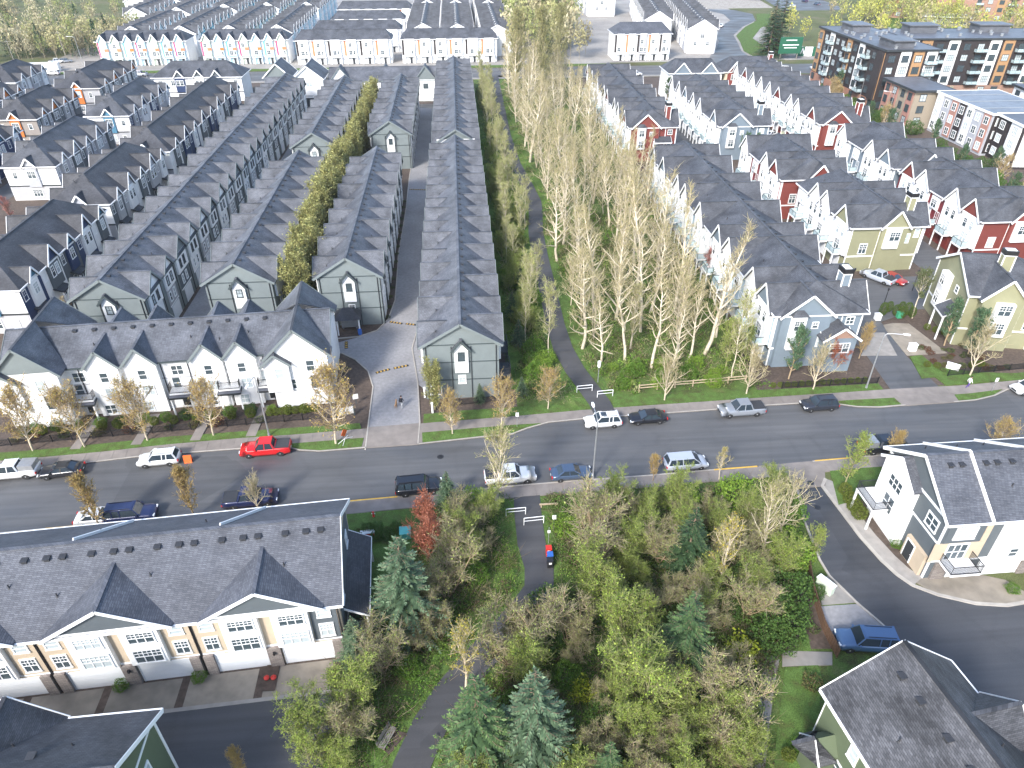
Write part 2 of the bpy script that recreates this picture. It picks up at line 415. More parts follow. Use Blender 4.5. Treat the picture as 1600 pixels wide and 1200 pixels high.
# ---------------------------------------------------------------- ground, roads, pavements
def sheet(name, pts, z, mat, parent=None, z0=-0.3):
    mb = MB()
    a = sum(pts[i][0] * pts[(i + 1) % len(pts)][1] - pts[(i + 1) % len(pts)][0] * pts[i][1] for i in range(len(pts)))
    if a > 0: pts = pts[::-1]
    mb.ext([(p[0], p[1], z) for p in pts], (0, 0, z0 - z))
    me = mb.make(name, mat)
    # from_pydata keeps winding: top face first, flip so that it looks up
    me.flip_normals()
    o = link(name, me, parent)
    if parent is None: tag(o, kind='structure')
    return o

def offset(pts, d):
    """parallel polyline d metres to the left of travel"""
    out = []
    for i, p in enumerate(pts):
        a = pts[max(i - 1, 0)]; b_ = pts[min(i + 1, len(pts) - 1)]
        dx, dy = b_[0] - a[0], b_[1] - a[1]; l = math.hypot(dx, dy) or 1
        out.append((p[0] - dy / l * d, p[1] + dx / l * d))
    return out

def strip(name, pts, w, z, mat, parent=None):
    return sheet(name, list(pts) + offset(pts, w)[::-1], z, mat, parent)

def resample(pts, step):
    d = [0]
    for a, b_ in zip(pts, pts[1:]): d.append(d[-1] + math.hypot(b_[0] - a[0], b_[1] - a[1]))
    n = max(1, int(round(d[-1] / step))); xs = np.linspace(0, d[-1], n + 1)
    return list(zip(np.interp(xs, d, [p[0] for p in pts]), np.interp(xs, d, [p[1] for p in pts])))

sheet('ground', [(-1000, -60), (1000, -60), (1000, 1500), (-1000, 1500)], 0.0, 'far_ground')

N_KERB = [(-140, 58.5), (-80, 63.2), (-54.0, 65.2), (-45.2, 66.6), (-39.6, 67.3), (-34.6, 67.6), (-27.6, 67.9), (-22.6, 68.0), (-20.6, 67.1), (-18.1, 66.7), (-12.6, 67.0), (-6.5, 67.2), (1.5, 68.0), (5.1, 68.3), (7.1, 69.3),
          (9.8, 70.3), (14.4, 70.7), (25.0, 71.1), (31.8, 71.4), (38.8, 71.8), (43.1, 71.9), (47.0, 71.7), (50.3, 70.6), (53.1, 70.3), (56.7, 70.5), (63.4, 70.7), (66.5, 70.9), (69.7, 71.7), (72.3, 72.9), (76, 73.8), (100, 75.6), (160, 80)]
S_KERB = [(-140, 50), (-80, 54), (-45, 56.2), (-13.9, 57.9), (-8.4, 58.3), (6.2, 59.2), (13.0, 59.5), (20.0, 59.7), (27.9, 60.1), (33.1, 60.3), (39.9, 60.7), (45.3, 61.0), (70, 62.6), (100, 64.6), (160, 69)]
NW = [(-140, 61.5), (-80, 66.2), (-50.4, 68.1), (-44.0, 68.6), (-36.8, 69.4), (-28.3, 70.0), (-22.1, 70.2), (-18.6, 70.4), (-12.8, 70.8), (-6.4, 71.3), (5.3, 71.9), (14.7, 72.6), (18.9, 72.8), (32.5, 73.3), (39.5, 73.6), (49.4, 73.9), (57.5, 74.2), (66.7, 74.3), (75.7, 75.0), (100, 77), (160, 81.5)]

sheet('road', N_KERB + S_KERB[::-1], 0.012, 'asphalt')
# garden ground of the blocks
sheet('garden_ground_west', [(-160, 60)] + [(p[0], p[1] + 0.2) for p in NW if -140 < p[0] < 6] + [(6.2, 72), (6.2, 272), (-160, 272)], 0.004, 'mulch')
sheet('garden_ground_east', [(38.5, 73.6), (49.4, 74.1), (75.7, 75.2), (160, 82), (160, 272), (38.5, 272)], 0.004, 'mulch')
sheet('greenbelt_ground', [(6.2, 72.2), (14.7, 72.9), (38.5, 73.8), (41.5, 100), (41.5, 272), (6.2, 272)], 0.008, 'soil')
sheet('greenbelt_ground_south', [(-10, 56.5), (6, 57.4), (40, 58.9), (38, 45), (32, 20), (-30, 8), (-13, 30), (-9, 45)], 0.008, 'soil')

# north sidewalk: recessed bed plus single slabs
sheet('sidewalk_north', [p for p in N_KERB] + NW[::-1], 0.10, 'slab')
# slab pieces sit proud of the bed by 3 cm with open joints
def slabs(parent_name, edge, depth, mat, x0, x1, step=1.55, flip=1, z=0.10, skip=()):
    par = bpy.data.objects[parent_name]
    pts = [p for p in resample(edge, step)]
    off = offset(pts, depth * flip)
    for i in range(len(pts) - 1):
        a, b_, c, d = pts[i], pts[i + 1], off[i + 1], off[i]
        mx = (a[0] + b_[0]) / 2
        if mx < x0 or mx > x1 or any(s0 < mx < s1 for s0, s1 in skip): continue
        cx = (a[0] + b_[0] + c[0] + d[0]) / 4; cy = (a[1] + b_[1] + c[1] + d[1]) / 4
        q = [(cx + (p[0] - cx) * 0.982, cy + (p[1] - cy) * 0.982) for p in (a, b_, c, d)]
        zz = z + 0.03 + random.uniform(-0.004, 0.004)
        mb = MB().ext([(p[0] - cx, p[1] - cy, 0) for p in (q if flip > 0 else q[::-1])], (0, 0, zz - z + 0.05))
        mb.obj('paving_slab', mat, par, (cx, cy, z - 0.05))
slabs('sidewalk_north', NW, -1.75, 'slab', -60, 80, skip=((-13.2, -6.2), (15.2, 18.2)), flip=1)

# kerbs
def kerb(name, pts, w=0.16, h=0.135, d=1):
    return strip(name, pts, w * d, h, 'kerb')
kerb('kerb', [p for p in N_KERB if p[0] <= -12.6])
kerb('kerb', [p for p in N_KERB if -6.6 <= p[0] <= 56.8])
kerb('kerb', [p for p in N_KERB if p[0] >= 63.4])
kerb('kerb', [p for p in S_KERB if p[0] <= 33.2], d=-1)
kerb('kerb', [p for p in S_KERB if p[0] >= 39.9], d=-1)
sheet('driveway_apron', [(-12.9, 67.05), (-6.3, 67.25), (-6.3, 71.4), (-12.9, 71.0)], 0.115, 'slab')
sheet('driveway_apron', [(56.6, 70.45), (63.5, 70.75), (64.2, 74.3), (56.0, 74.15)], 0.115, 'slab')

# grassed bulges between kerb and sidewalk, lawns behind
def lawn(pts, z=0.15, name='lawn', mat='grass'): return sheet(name, pts, z, mat)
lawn([(-22.9, 68.2), (-20.6, 67.35), (-18.1, 66.95), (-13.2, 67.25), (-13.1, 68.9), (-18.5, 68.6), (-22.4, 68.4)])
lawn([(-5.9, 67.5), (1.5, 68.25), (5.1, 68.55), (6.9, 69.5), (8.9, 70.2), (5.2, 70.1), (-6.0, 69.4)])
lawn([(46.9, 71.9), (50.3, 70.85), (53.1, 70.55), (56.2, 70.75), (56.0, 72.2), (49.4, 72.1)])
lawn([(64.2, 71.0), (66.5, 71.1), (69.6, 71.9), (71.6, 73.0), (66.7, 72.4), (64.4, 72.3)])
lawn([(-60, 67.6), (-50.4, 68.2), (-44.0, 68.7), (-36.8, 69.5), (-28.3, 70.1), (-22.1, 70.3), (-13.6, 70.9), (-13.9, 71.9), (-22, 71.6), (-37, 70.9), (-50, 69.6), (-60, 69.1)], 0.13)
lawn([(-5.9, 71.5), (5.3, 72.0), (12.9, 72.6), (12.2, 73.9), (8.9, 74.0), (-1, 73.6), (-5.9, 73.2)], 0.13)
lawn([(18.9, 72.95), (32.5, 73.4), (39.5, 73.7), (49.4, 74.0), (55.6, 74.2), (55.6, 75.6), (44, 75.3), (28, 75.2), (21.2, 75.6), (17.7, 76.5)], 0.13)
lawn([(64.6, 74.5), (75.7, 75.1), (100, 77.2), (100, 78.6), (75.7, 76.6), (71, 77.2), (66.6, 78.6), (63.9, 78.2)], 0.13)
# path through the northern greenbelt with grassed shoulders
PATH_N = [(17.3, 71.2), (17.0, 74.0), (16.1, 77.5), (14.9, 82.0), (14.0, 88.0), (13.75, 95), (13.9, 103.0), (14.0, 112), (14.1, 120.5), (14.4, 131), (15.4, 141), (15.9, 148), (15.2, 158), (13.6, 175), (13.0, 200), (13.5, 240), (14, 278)]
strip('path_verge', offset(PATH_N, -3.8), 7.6, 0.03, 'grass_rough')
strip('path_verge', offset(PATH_N[:9], -3.0), 6.0, 0.05, 'grass')
strip('path', offset(PATH_N, -1.45), 2.9, 0.14, 'path_tar')
# lanes in the western block
sheet('lane', [(-12.66, 67.08), (-12.73, 72.13), (-12.84, 79.93), (-13.89, 83.92), (-15.99, 87.07), (-18.12, 88.95), (-24, 87.5), (-45, 86.8), (-45, 92.2), (-20.0, 91.6), (-16.27, 93.34), (-13.54, 95.04), (-12.11, 98.31), (-11.40, 104.64), (-11.68, 116.75), (-11.9, 122), (-11.6, 146), (-11.8, 165), (-11.6, 190), (-11.6, 232), (-5.2, 232), (-5.2, 78), (-6.99, 80.26), (-6.44, 71.66), (-6.53, 67.23)], 0.03, 'paver_lane')
sheet('lane', [(-44.6, 88), (-38.4, 88), (-38.4, 234), (-44.6, 234)], 0.026, 'paver_lane')
sheet('lane', [(-60, 228), (-5, 226), (-5, 237), (-60, 237)], 0.022, 'asphalt')
sheet('lane', [(-82.5, 90), (-77.8, 90), (-77.8, 240), (-82.5, 240)], 0.022, 'asphalt')
sheet('lane', [(-104, 120), (-98.5, 120), (-98.5, 240), (-104, 240)], 0.022, 'asphalt')
sheet('walk', [(-62.2, 92), (-60.6, 92), (-60.6, 235), (-62.2, 235)], 0.04, 'concrete')
sheet('lawn', [(5.4, 78), (8.3, 78), (8.3, 255), (5.4, 255)], 0.05, 'grass_rough')
kerb('kerb', [(-12.63, 66.72), (-12.73, 72.13), (-12.84, 79.93), (-13.89, 83.92), (-15.99, 87.07), (-18.12, 88.95)])
kerb('kerb', [(-6.53, 67.23), (-6.44, 71.66), (-6.99, 80.26), (-8.15, 89.45), (-7.67, 94.03)], d=-1)
kerb('kerb', [(-20.49, 92.91), (-16.27, 93.34), (-13.54, 95.04), (-12.11, 98.31), (-11.40, 104.64), (-11.68, 116.75), (-11.9, 122), (-11.6, 146), (-11.8, 165), (-11.6, 190)], d=1)
# lanes in the eastern block
sheet('lane', [(56.6, 74.1), (63.5, 74.2), (63.2, 82), (64.5, 92), (72, 95.5), (90, 95.0), (90, 102), (88.3, 106), (88.3, 230), (81.2, 230), (81.2, 107), (64.2, 107), (64.2, 230), (56.0, 230), (56.0, 92), (57.8, 85)], 0.03, 'asphalt')
sheet('driveway_pad', [(66.15, 91.50), (68.53, 91.12), (69.53, 82.45), (63.32, 82.22), (63.97, 89.30), (64.36, 91.03)], 0.05, 'drive_pad')
sheet('driveway_band', [(61.44, 88.91), (63.39, 88.76), (61.93, 82.32), (56.68, 82.71)], 0.06, 'concrete')
lawn([(63.50, 81.86), (65.44, 82.06), (65.67, 78.84), (68.13, 77.04), (62.20, 76.37)], 0.145)
# southern side
slab_pts = [p for p in S_KERB if -50 < p[0] < 34]
sheet('sidewalk_south', [(p[0], p[1] - 0.16) for p in S_KERB] + [(p[0], p[1] - 2.0) for p in S_KERB][::-1], 0.10, 'slab')
slabs('sidewalk_south', [(p[0], p[1] - 0.2) for p in S_KERB], -1.75, 'slab', -16, 60, flip=1, skip=((33.0, 40.2),))
sheet('driveway_apron', [(33.28, 60.30), (41.32, 60.73), (39.63, 56.45), (36.22, 56.29), (35.79, 57.59)], 0.13, 'slab')
for seg in ([(-45, 56.2), (-8.4, 58.3)], [(27.9, 60.1), (33.1, 60.3)], [(40.2, 60.75), (45.3, 61.0)]):   # painted no-parking kerb
    sheet('kerb_paint', [(p[0], p[1] + 0.01) for p in seg] + [(p[0], p[1] - 0.17) for p in seg][::-1], 0.142, 'yellow_paint')
lawn([(-14, 55.9), (-8.4, 56.2), (-2.5, 56.6), (-3.0, 54.5), (-5.8, 51.5), (-6.2, 38.5), (-11.5, 38.5), (-11.2, 52), (-14.4, 54)], 0.12)
PATH_S = [(5.9, 57.6), (5.75, 54), (5.75, 50.3), (6.2, 47.2), (5.9, 44.5), (4.3, 42.2), (1.8, 39.4), (-0.6, 36.8), (-2.7, 34.2), (-4.3, 31.6), (-5.6, 28.5), (-6.6, 24), (-7, 16)]
strip('path_verge', offset(PATH_S, -3.4), 6.2, 0.05, 'grass')
strip('path', offset(PATH_S, -1.45), 2.9, 0.12, 'path_tar')
sheet('bench_pad', [(-8.23, 30.45), (-7.52, 31.70), (-6.06, 31.12), (-7.37, 29.53)], 0.10, 'mulch')
sheet('alley', [(-70, 27.2), (-12.6, 28.9), (-10.8, 32), (-11.0, 35.2), (-14.2, 35.3), (-70, 31.6)], 0.02, 'asphalt_dark')
# driveways in front of the near garages, one pad per house
for i in range(6):
    a0 = -12.7 - i * 6.3
    sheet('driveway_pad', [(a0, 38.35 + (a0 + 12) * 0.0715), (a0 - 5.65, 38.35 + (a0 - 5.65 + 12) * 0.0715), (a0 - 5.55, 35.45 + (a0 - 5.55 + 12) * 0.062), (a0 + 0.05, 35.45 + (a0 + 12) * 0.062)], 0.05, 'drive_pad')
sheet('garden_bed', [(-11.2, 35.5), (-11.2, 38.6), (-45, 36.7), (-45, 33.6)], 0.03, 'mulch')
strip('kerb', [(-11.2, 35.15), (-14.2, 35.0), (-45, 33.15)], -0.35, 0.055, 'concrete')
sheet('alley_kerb', [(-60, 26.9), (-12.4, 28.6), (-12.4, 28.9), (-60, 27.2)], 0.14, 'kerb')
# eastern drive south of the road
sheet('lane', [(35.79, 57.59), (36.32, 56.18), (35.13, 51.61), (34.43, 46.07), (34.50, 44.04), (35.67, 40.74), (36.71, 38.52), (37.47, 36.56), (27, 24), (40, 12), (48, 16), (44, 26), (60, 33), (70, 38), (56, 40), (49.47, 39.21), (46.62, 39.64), (43.61, 40.89), (41.79, 42.17), (40.94, 43.56), (40.30, 45.47), (39.70, 48.70), (39.39, 52.44), (39.05, 56.50), (39.71, 57.30)], 0.024, 'asphalt_dark')
kerb('kerb', [(39.97, 57.71), (39.05, 56.50), (39.39, 52.44), (39.70, 48.70), (40.30, 45.47), (40.94, 43.56), (41.79, 42.17), (43.61, 40.89), (46.62, 39.64), (49.47, 39.21), (56, 39.9), (66, 39.2)], w=0.35)
strip('walk', offset([(39.97, 57.71), (39.05, 56.50), (39.39, 52.44), (39.70, 48.70), (40.30, 45.47), (40.94, 43.56), (41.79, 42.17)], 0.35), 1.5, 0.11, 'concrete')
kerb('kerb', [(36.32, 56.18), (35.13, 51.61), (34.43, 46.07), (34.50, 44.04), (35.67, 40.74), (36.71, 38.52), (37.47, 36.56)], d=-1, w=0.2)
sheet('kerb_island', [(36.6, 24.0), (37.2, 27.6), (38.6, 28.8), (42, 28.0), (42, 23)], 0.14, 'concrete')
sheet('driveway_pad', [(41.69, 43.50), (45.68, 44.42), (51.21, 42.25), (52.15, 40.79), (51.16, 39.37), (46.71, 39.78), (43.69, 41.04)], 0.10, 'drive_pad')
sheet('parking_bay', [(31.76, 40.59), (35.66, 40.59), (37.26, 36.70), (36.56, 35.96), (31.41, 36.22)], 0.05, 'paver_lane')
sheet('concrete_apron', [(34.19, 44.06), (35.55, 40.75), (32.18, 40.71), (32.65, 42.62)], 0.07, 'concrete')
strip('walk', [(26.04, 35.46), (24.24, 32.28), (21.33, 26.42), (15.5, 15)], -1.15, 0.12, 'concrete')
sheet('walk', [(26.56, 36.19), (30.89, 35.74), (30.34, 34.52), (25.98, 34.72)], 0.115, 'concrete')
lawn([(26.15, 34.58), (29.12, 34.61), (28.93, 33.40), (23.2, 22.5), (23.0, 16), (17.2, 16), (22.96, 28.39)], 0.11)
lawn([(27.58, 36.11), (29.04, 35.75), (29.52, 37.68), (28.89, 37.86)], 0.10)
sheet('garden_bed', [(26.66, 36.44), (31.07, 36.11), (32.14, 41.89), (32.31, 44.20), (29.45, 40.98)], 0.06, 'mulch')
lawn([(41.25, 59.04), (48.11, 59.09), (45.94, 54.95), (39.69, 53.39)], 0.12)
sheet('garden_bed', [(39.61, 52.91), (42.61, 54.17), (43.36, 45.00), (41.98, 43.09)], 0.09, 'mulch')
# far street and what lies beyond it
sheet('far_road', [(-600, 268), (-160, 274), (120, 275), (150, 270), (600, 230), (600, 247), (150, 290), (118, 292), (-160, 291), (-600, 285)], 0.03, 'asphalt')
strip('far_verge', [(-600, 286), (-160, 292), (60, 293.5)], 3.5, 0.10, 'grass')
strip('far_sidewalk', [(-600, 289.5), (-160, 295.5), (60, 297)], 2.2, 0.13, 'concrete')
strip('far_verge', [(150, 291), (600, 248)], 4, 0.10, 'grass')
strip('far_sidewalk', [(-160, 271.5), (120, 272.5)], 2.4, 0.12, 'concrete')
sheet('far_yard', [(-160, 297.8), (150, 299), (170, 640), (-160, 640)], 0.012, 'concrete')
sheet('far_road_curve', [(97, 291), (126, 292), (120, 307), (121, 319), (127, 342), (131, 359), (144, 384), (158, 404), (165, 428), (160, 445), (143, 450), (149, 429), (145, 405), (135, 389), (123, 360), (119, 343), (113, 327), (106, 313)], 0.05, 'asphalt')
sheet('far_verge', [(122, 308), (130, 304), (134, 325), (137, 350), (152, 380), (170, 402), (176, 428), (167, 428), (159, 404), (145, 383), (132, 358), (128, 341), (122, 319)], 0.12, 'grass')
sheet('construction_pad', [(120, 452), (186, 452), (196, 520), (110, 520)], 0.06, 'gravel')
sheet('car_park', [(187, 440), (225, 440), (235, 520), (200, 520)], 0.07, 'asphalt')
sheet('far_lawn', [(195, 330), (330, 330), (360, 430), (240, 430)], 0.05, 'grass_rough')
sheet('gravel_yard', [(-176, 297), (-131, 297), (-131, 316), (-176, 316)], 0.06, 'gravel')

# ---------------------------------------------------------------- building kit
def window_mesh(w, h, kind, trim, part):
    """part: 'frame', 'pane', 'both' (frame + glass in one mesh for far ones)"""
    t = 0.11; fr = MB(); gl = MB() if part != 'both' else fr
    gm = 0 if part != 'both' else 1
    if part in ('frame', 'both'):
        fr.box(-w / 2 - t, w / 2 + t, -0.09, 0.02, h, h + t * 1.3)
        fr.box(-w / 2 - t * 1.3, w / 2 + t * 1.3, -0.12, 0.02, -t, 0)
        fr.box(-w / 2 - t, -w / 2, -0.085, 0.02, 0, h); fr.box(w / 2, w / 2 + t, -0.085, 0.02, 0, h)
        n = 3 if w > 1.7 else (2 if w > 0.95 else 1)
        for i in range(1, n): 
            x = -w / 2 + w * i / n; fr.box(x - 0.035, x + 0.035, -0.075, 0.0, 0, h)
        fr.box(-w / 2, w / 2, -0.07, 0.0, h * 0.5 - 0.03, h * 0.5 + 0.03)
        if kind == 'grid':
            k = n * 2
            for i in range(1, k):
                x = -w / 2 + w * i / k
                if i % 2: fr.box(x - 0.018, x + 0.018, -0.066, 0.0, h * 0.53, h)
            fr.box(-w / 2, w / 2, -0.062, 0.0, h * 0.76 - 0.018, h * 0.76 + 0.018)
    if part in ('pane', 'both'):
        gl.box(-w / 2, w / 2, -0.03, 0.01, 0, h, gm)
    return fr if part != 'pane' else gl

def garage_mesh(w, h):
    mb = MB()
    for i in range(4): mb.box(-w / 2, w / 2, -0.05, 0.02, h * i / 4 + 0.012, h * (i + 1) / 4 - 0.012)
    mb.box(-w / 2 - 0.1, -w / 2, -0.09, 0.02, 0, h + 0.1); mb.box(w / 2, w / 2 + 0.1, -0.09, 0.02, 0, h + 0.1); mb.box(-w / 2, w / 2, -0.09, 0.02, h, h + 0.1)
    mb.box(-w / 2, w / 2, -0.015, 0.02, 0, h)
    return mb

def door_mesh(w, h):
    mb = MB()
    mb.box(-w / 2, w / 2, -0.03, 0.02, 0, h, 0)
    for zz in (0.15, 1.1): mb.box(-w / 2 + 0.14, w / 2 - 0.14, -0.045, 0.0, zz, zz + 0.75, 0)
    mb.box(-w / 2 - 0.1, -w / 2, -0.07, 0.02, 0, h + 0.1, 1); mb.box(w / 2, w / 2 + 0.1, -0.07, 0.02, 0, h + 0.1, 1); mb.box(-w / 2, w / 2, -0.07, 0.02, h, h + 0.1, 1)
    mb.tube((w / 2 - 0.1, -0.1, 1.0), (w / 2 - 0.1, -0.02, 1.0), 0.03, n=6, mi=1)
    return mb

def vent_mesh():
    return MB().box(-0.2, 0.2, -0.2, 0.2, -0.25, 0.12).box(-0.27, 0.27, -0.27, 0.27, 0.12, 0.19).make('roof_vent', 'vent_dark')
def pipe_mesh():
    return MB().tube((0, 0, -0.2), (0, 0, 0.35), 0.06, n=6).tube((0, 0, -0.1), (0, 0, 0.05), 0.16, 0.07, n=6).make('vent_pipe', 'vent_dark')

class Block:
    """a terrace: local x runs along the ridge, face R looks to -y, L to +y, N to -x, F to +x"""
    def __init__(s, name, label, cx, cy, rot, L, W, ev, rg, roof='roof_grey', wall='sage', ends=('gable', 'gable'), trim='white_trim',
                 o=0.5, og=0.4, group=None, near=False, gutter=None, cat='townhouse block', hipk=1.0):
        s.L, s.W, s.ev, s.rg, s.o, s.near, s.trim, s.roofm = L, W, ev, rg, o, near, trim, roof
        s.k = (rg - ev) / (W / 2); s.rot = rot
        s.root = tag(empty(name, (cx, cy, 0), rot), label, cat, group)
        h, w2, k, lift, t = L / 2, W / 2, s.k, 0.2, 0.18
        mb = MB().box(-h, h, -w2, w2, -0.2, ev + 0.05)
        if ends[0] == 'gable' or ends[1] == 'gable':
            a = -h if ends[0] == 'gable' else 0; b_ = h if ends[1] == 'gable' else 0
            mb.ext([(a, -w2, ev + 0.05), (a, 0, rg), (a, w2, ev + 0.05)], (b_ - a, 0, 0))
        mb.obj('wall', wall, s.root)
        # roof slopes
        rm = MB(); ze = ev - o * k + lift; zr = rg + lift; ve = w2 + o
        e0 = -h - (og if ends[0] == 'gable' else o); e1 = h + (og if ends[1] == 'gable' else o)
        r0 = e0 if ends[0] == 'gable' else e0 + ve * hipk; r1 = e1 if ends[1] == 'gable' else e1 - ve * hipk
        s.e0, s.e1, s.r0, s.r1 = e0, e1, r0, r1
        rm.ext([(e0, -ve, ze), (e1, -ve, ze), (r1, 0, zr), (r0, 0, zr)], (0, 0, -t))
        rm.ext([(e1, ve, ze), (e0, ve, ze), (r0, 0, zr), (r1, 0, zr)], (0, 0, -t))
        if ends[0] == 'hip': rm.ext([(e0, ve, ze), (e0, -ve, ze), (r0, 0, zr)], (0, 0, -t))
        if ends[1] == 'hip': rm.ext([(e1, -ve, ze), (e1, ve, ze), (r1, 0, zr)], (0, 0, -t))
        rm.bar((r0, 0, zr + 0.02), (r1, 0, zr + 0.02), 0.34, 0.05)
        s.roof = rm.obj('roof', roof, s.root)
        gt = gutter or trim
        for sg in (-1, 1):
            MB().bar((e0, sg * (ve + 0.06), ze - 0.1), (e1, sg * (ve + 0.06), ze - 0.1), 0.13, 0.2).obj('gutter', gt, s.root)
        for i, e in enumerate((e0, e1)):
            sx = -1 if i == 0 else 1
            if ends[i] == 'gable':
                for sg in (-1, 1):
                    MB().bar((e + sx * 0.035, 0, zr - 0.12), (e + sx * 0.035, sg * ve, ze - 0.12), 0.06, 0.34).obj('bargeboard', trim, s.root)
            else:
                MB().bar((e + sx * 0.06, -ve, ze - 0.1), (e + sx * 0.06, ve, ze - 0.1), 0.13, 0.2).obj('gutter', gt, s.root)
    def face(s, f, u, z, out=0.0):
        if f == 'R': return (u, -s.W / 2 - out, z), 0.0
        if f == 'L': return (u, s.W / 2 + out, z), math.pi
        if f == 'N': return (-s.L / 2 - out, -u, z), -math.pi / 2
        return (s.L / 2 + out, u, z), math.pi / 2
    def put(s, name, key, fn, mats, f, u, z, out=0.0, parent=None):
        me = cached(key, lambda: fn().make(name, mats))
        if parent is not None: return link(name, me, parent, (u, -out, z), 0.0)
        loc, rz = s.face(f, u, z, out)
        return link(name, me, s.root, loc, rz)
    def win(s, f, u, z, w=1.1, h=1.4, kind='grid', trim=None, blind=None, out=0.0, parent=None):
        trim = trim or s.trim
        if blind is None: blind = random.random() < 0.3
        g_ = 'glass_blind' if blind else 'glass'
        if s.near:
            o_ = s.put('window', ('wf', w, h, kind, trim), lambda: window_mesh(w, h, kind, trim, 'frame'), trim, f, u, z, out, parent)
            if parent is None: link('pane', cached(('wp', w, h, g_), lambda: window_mesh(w, h, kind, trim, 'pane').make('pane', g_)), o_)
            else: link('window_pane', cached(('wp', w, h, g_), lambda: window_mesh(w, h, kind, trim, 'pane').make('pane', g_)), parent, (u, -out, z))
        else:
            s.put('window', ('wb', w, h, kind, trim, g_), lambda: window_mesh(w, h, kind, trim, 'both'), [trim, g_], f, u, z, out, parent)
    def garage(s, f, u, w=2.6, h=2.2, mat='garage_white', out=0.0, z=0.02, parent=None):
        return s.put('garage_door', ('gd', w, h, mat), lambda: garage_mesh(w, h), mat, f, u, z, out, parent)
    def door(s, f, u, z=0.1, w=0.95, h=2.1, mat='dark_trim', out=0.0, trim='white_trim', parent=None):
        return s.put('door', ('dr', w, h, mat, trim), lambda: door_mesh(w, h), [mat, trim], f, u, z, out, parent)
    def band(s, f, z, u0, u1, h=0.22, mat=None, out=0.0, d=0.06, name='trim_board'):
        mat = mat or s.trim
        return s.put(name, ('bd', round(u1 - u0, 2), h, d, mat), lambda: MB().box(-(u1 - u0) / 2, (u1 - u0) / 2, -d, 0.01, 0, h), mat, f, (u0 + u1) / 2, z, out)
    def post(s, f, u, z0, z1, w=0.14, mat=None, out=0.0, d=0.07, name='corner_board'):
        mat = mat or s.trim
        return s.put(name, ('ps', round(z1 - z0, 2), w, d, mat), lambda: MB().box(-w / 2, w / 2, -d, 0.01, 0, z1 - z0), mat, f, u, z0, out)
    def pipe(s, f, u, z0, z1, mat='black_metal', out=0.02):
        return s.put('downpipe', ('dp', round(z1 - z0, 2), mat), lambda: MB().box(-0.05, 0.05, -0.1, 0.0, 0, z1 - z0), mat, f, u, z0, out)
    def panel(s, f, u, w, z0, z1, mat, d=0.05, name='wall_panel', out=0.0):
        return s.put(name, ('pn', round(w, 2), round(z1 - z0, 2), d, mat), lambda: MB().box(-w / 2, w / 2, -d, 0.0, 0, z1 - z0), mat, f, u, z0, out)
    def bay(s, f, u, w, z0, z1, proj, mat, zr=None, roof=None, wins=(), trim=None, oc=0.35, name='bay', gab=None, back=None, hood=None, kind='grid', garage=None, wtrim=None):
        """projecting bay; with zr it carries its own gable roof that runs into the main slope"""
        trim = trim or s.trim; roof = roof or s.roofm
        end = f in 'NF'
        key = ('bay', round(w, 2), z0, round(z1, 2), proj, mat, zr, end, s.k, s.ev)
        kk = s.k
        def body():
            mb = MB().box(-w / 2, w / 2, -proj, 0.3, 0, z1 - z0)
            if zr:
                yin = 0.3 if end else max(0.3, (z1 - s.ev) / kk + 0.05)
                mb.ext([(-w / 2 + 0.01, -proj + 0.005, z1 - z0 - 0.01), (w / 2 - 0.01, -proj + 0.005, z1 - z0 - 0.01), (0, -proj + 0.005, zr - z0)], (0, yin + proj, 0))
            return mb
        o_ = s.put(name, key, body, mat, f, u, z0)
        if zr:
            kc = (zr - z1) / (w / 2); lift = 0.2; fo = 0.35; hw = w / 2 + oc
            ze = z1 - oc * kc + lift; zt = zr + lift
            if end: yr = ye = 0.02 if back is None else back
            else:
                yr = min((zr - s.ev) / kk + 0.15, s.W / 2); ye = min(max((z1 - oc * kc - s.ev) / kk + 0.1, -0.2), s.W / 2)
            yf = -proj - fo
            if not end: yf = min(yf, -s.o - 0.12)
            def rf():
                mb = MB()
                for sg in (-1, 1):
                    pts = [(0, yf, zt - z0), (0, yr, zt - z0), (sg * hw, ye, ze - z0), (sg * hw, yf, ze - z0)]
                    mb.ext(pts if sg < 0 else pts[::-1], (0, 0, -0.16))
                mb.bar((0, yf, zt - z0 + 0.015), (0, yr, zt - z0 + 0.015), 0.3, 0.045)
                return mb
            link('gable_roof', cached(key + (roof, oc, back), lambda: rf().make('gable_roof', roof)), o_)
            for sg in (-1, 1):
                link('bargeboard', cached(key + (trim, oc, sg, 'bb'), lambda: MB().bar((0, yf - 0.035, zt - z0 - 0.1), (sg * hw, yf - 0.035, ze - z0 - 0.1), 0.06, 0.3).make('bargeboard', trim)), o_)
            if gab:
                link('gable_panel', cached(key + (gab, 'gp'), lambda: MB().ext([(-w / 2 + 0.05, -proj - 0.03, z1 - z0 + 0.1), (w / 2 - 0.05, -proj - 0.03, z1 - z0 + 0.1), (0, -proj - 0.03, zr - z0 - 0.05)], (0, 0.035, 0)).make('gable_panel', gab)), o_)
        for (wu, wz, ww, wh) in wins:
            s.win(f, wu, wz - z0, ww, wh, kind, wtrim or trim, None, proj, o_)
        if garage: s.garage(f, 0, garage[0], garage[1], garage[2], proj, 0.02, o_)
        return o_
    def vents(s, us, v, pipes=()):
        for u in us:
            z = s.rg - s.k * abs(v) + 0.2
            link('roof_vent', cached('vent', vent_mesh), s.root, (u, v, z))
        for u, v2 in pipes:
            link('vent_pipe', cached('vpipe', pipe_mesh), s.root, (u, v2, s.rg - s.k * abs(v2) + 0.2))
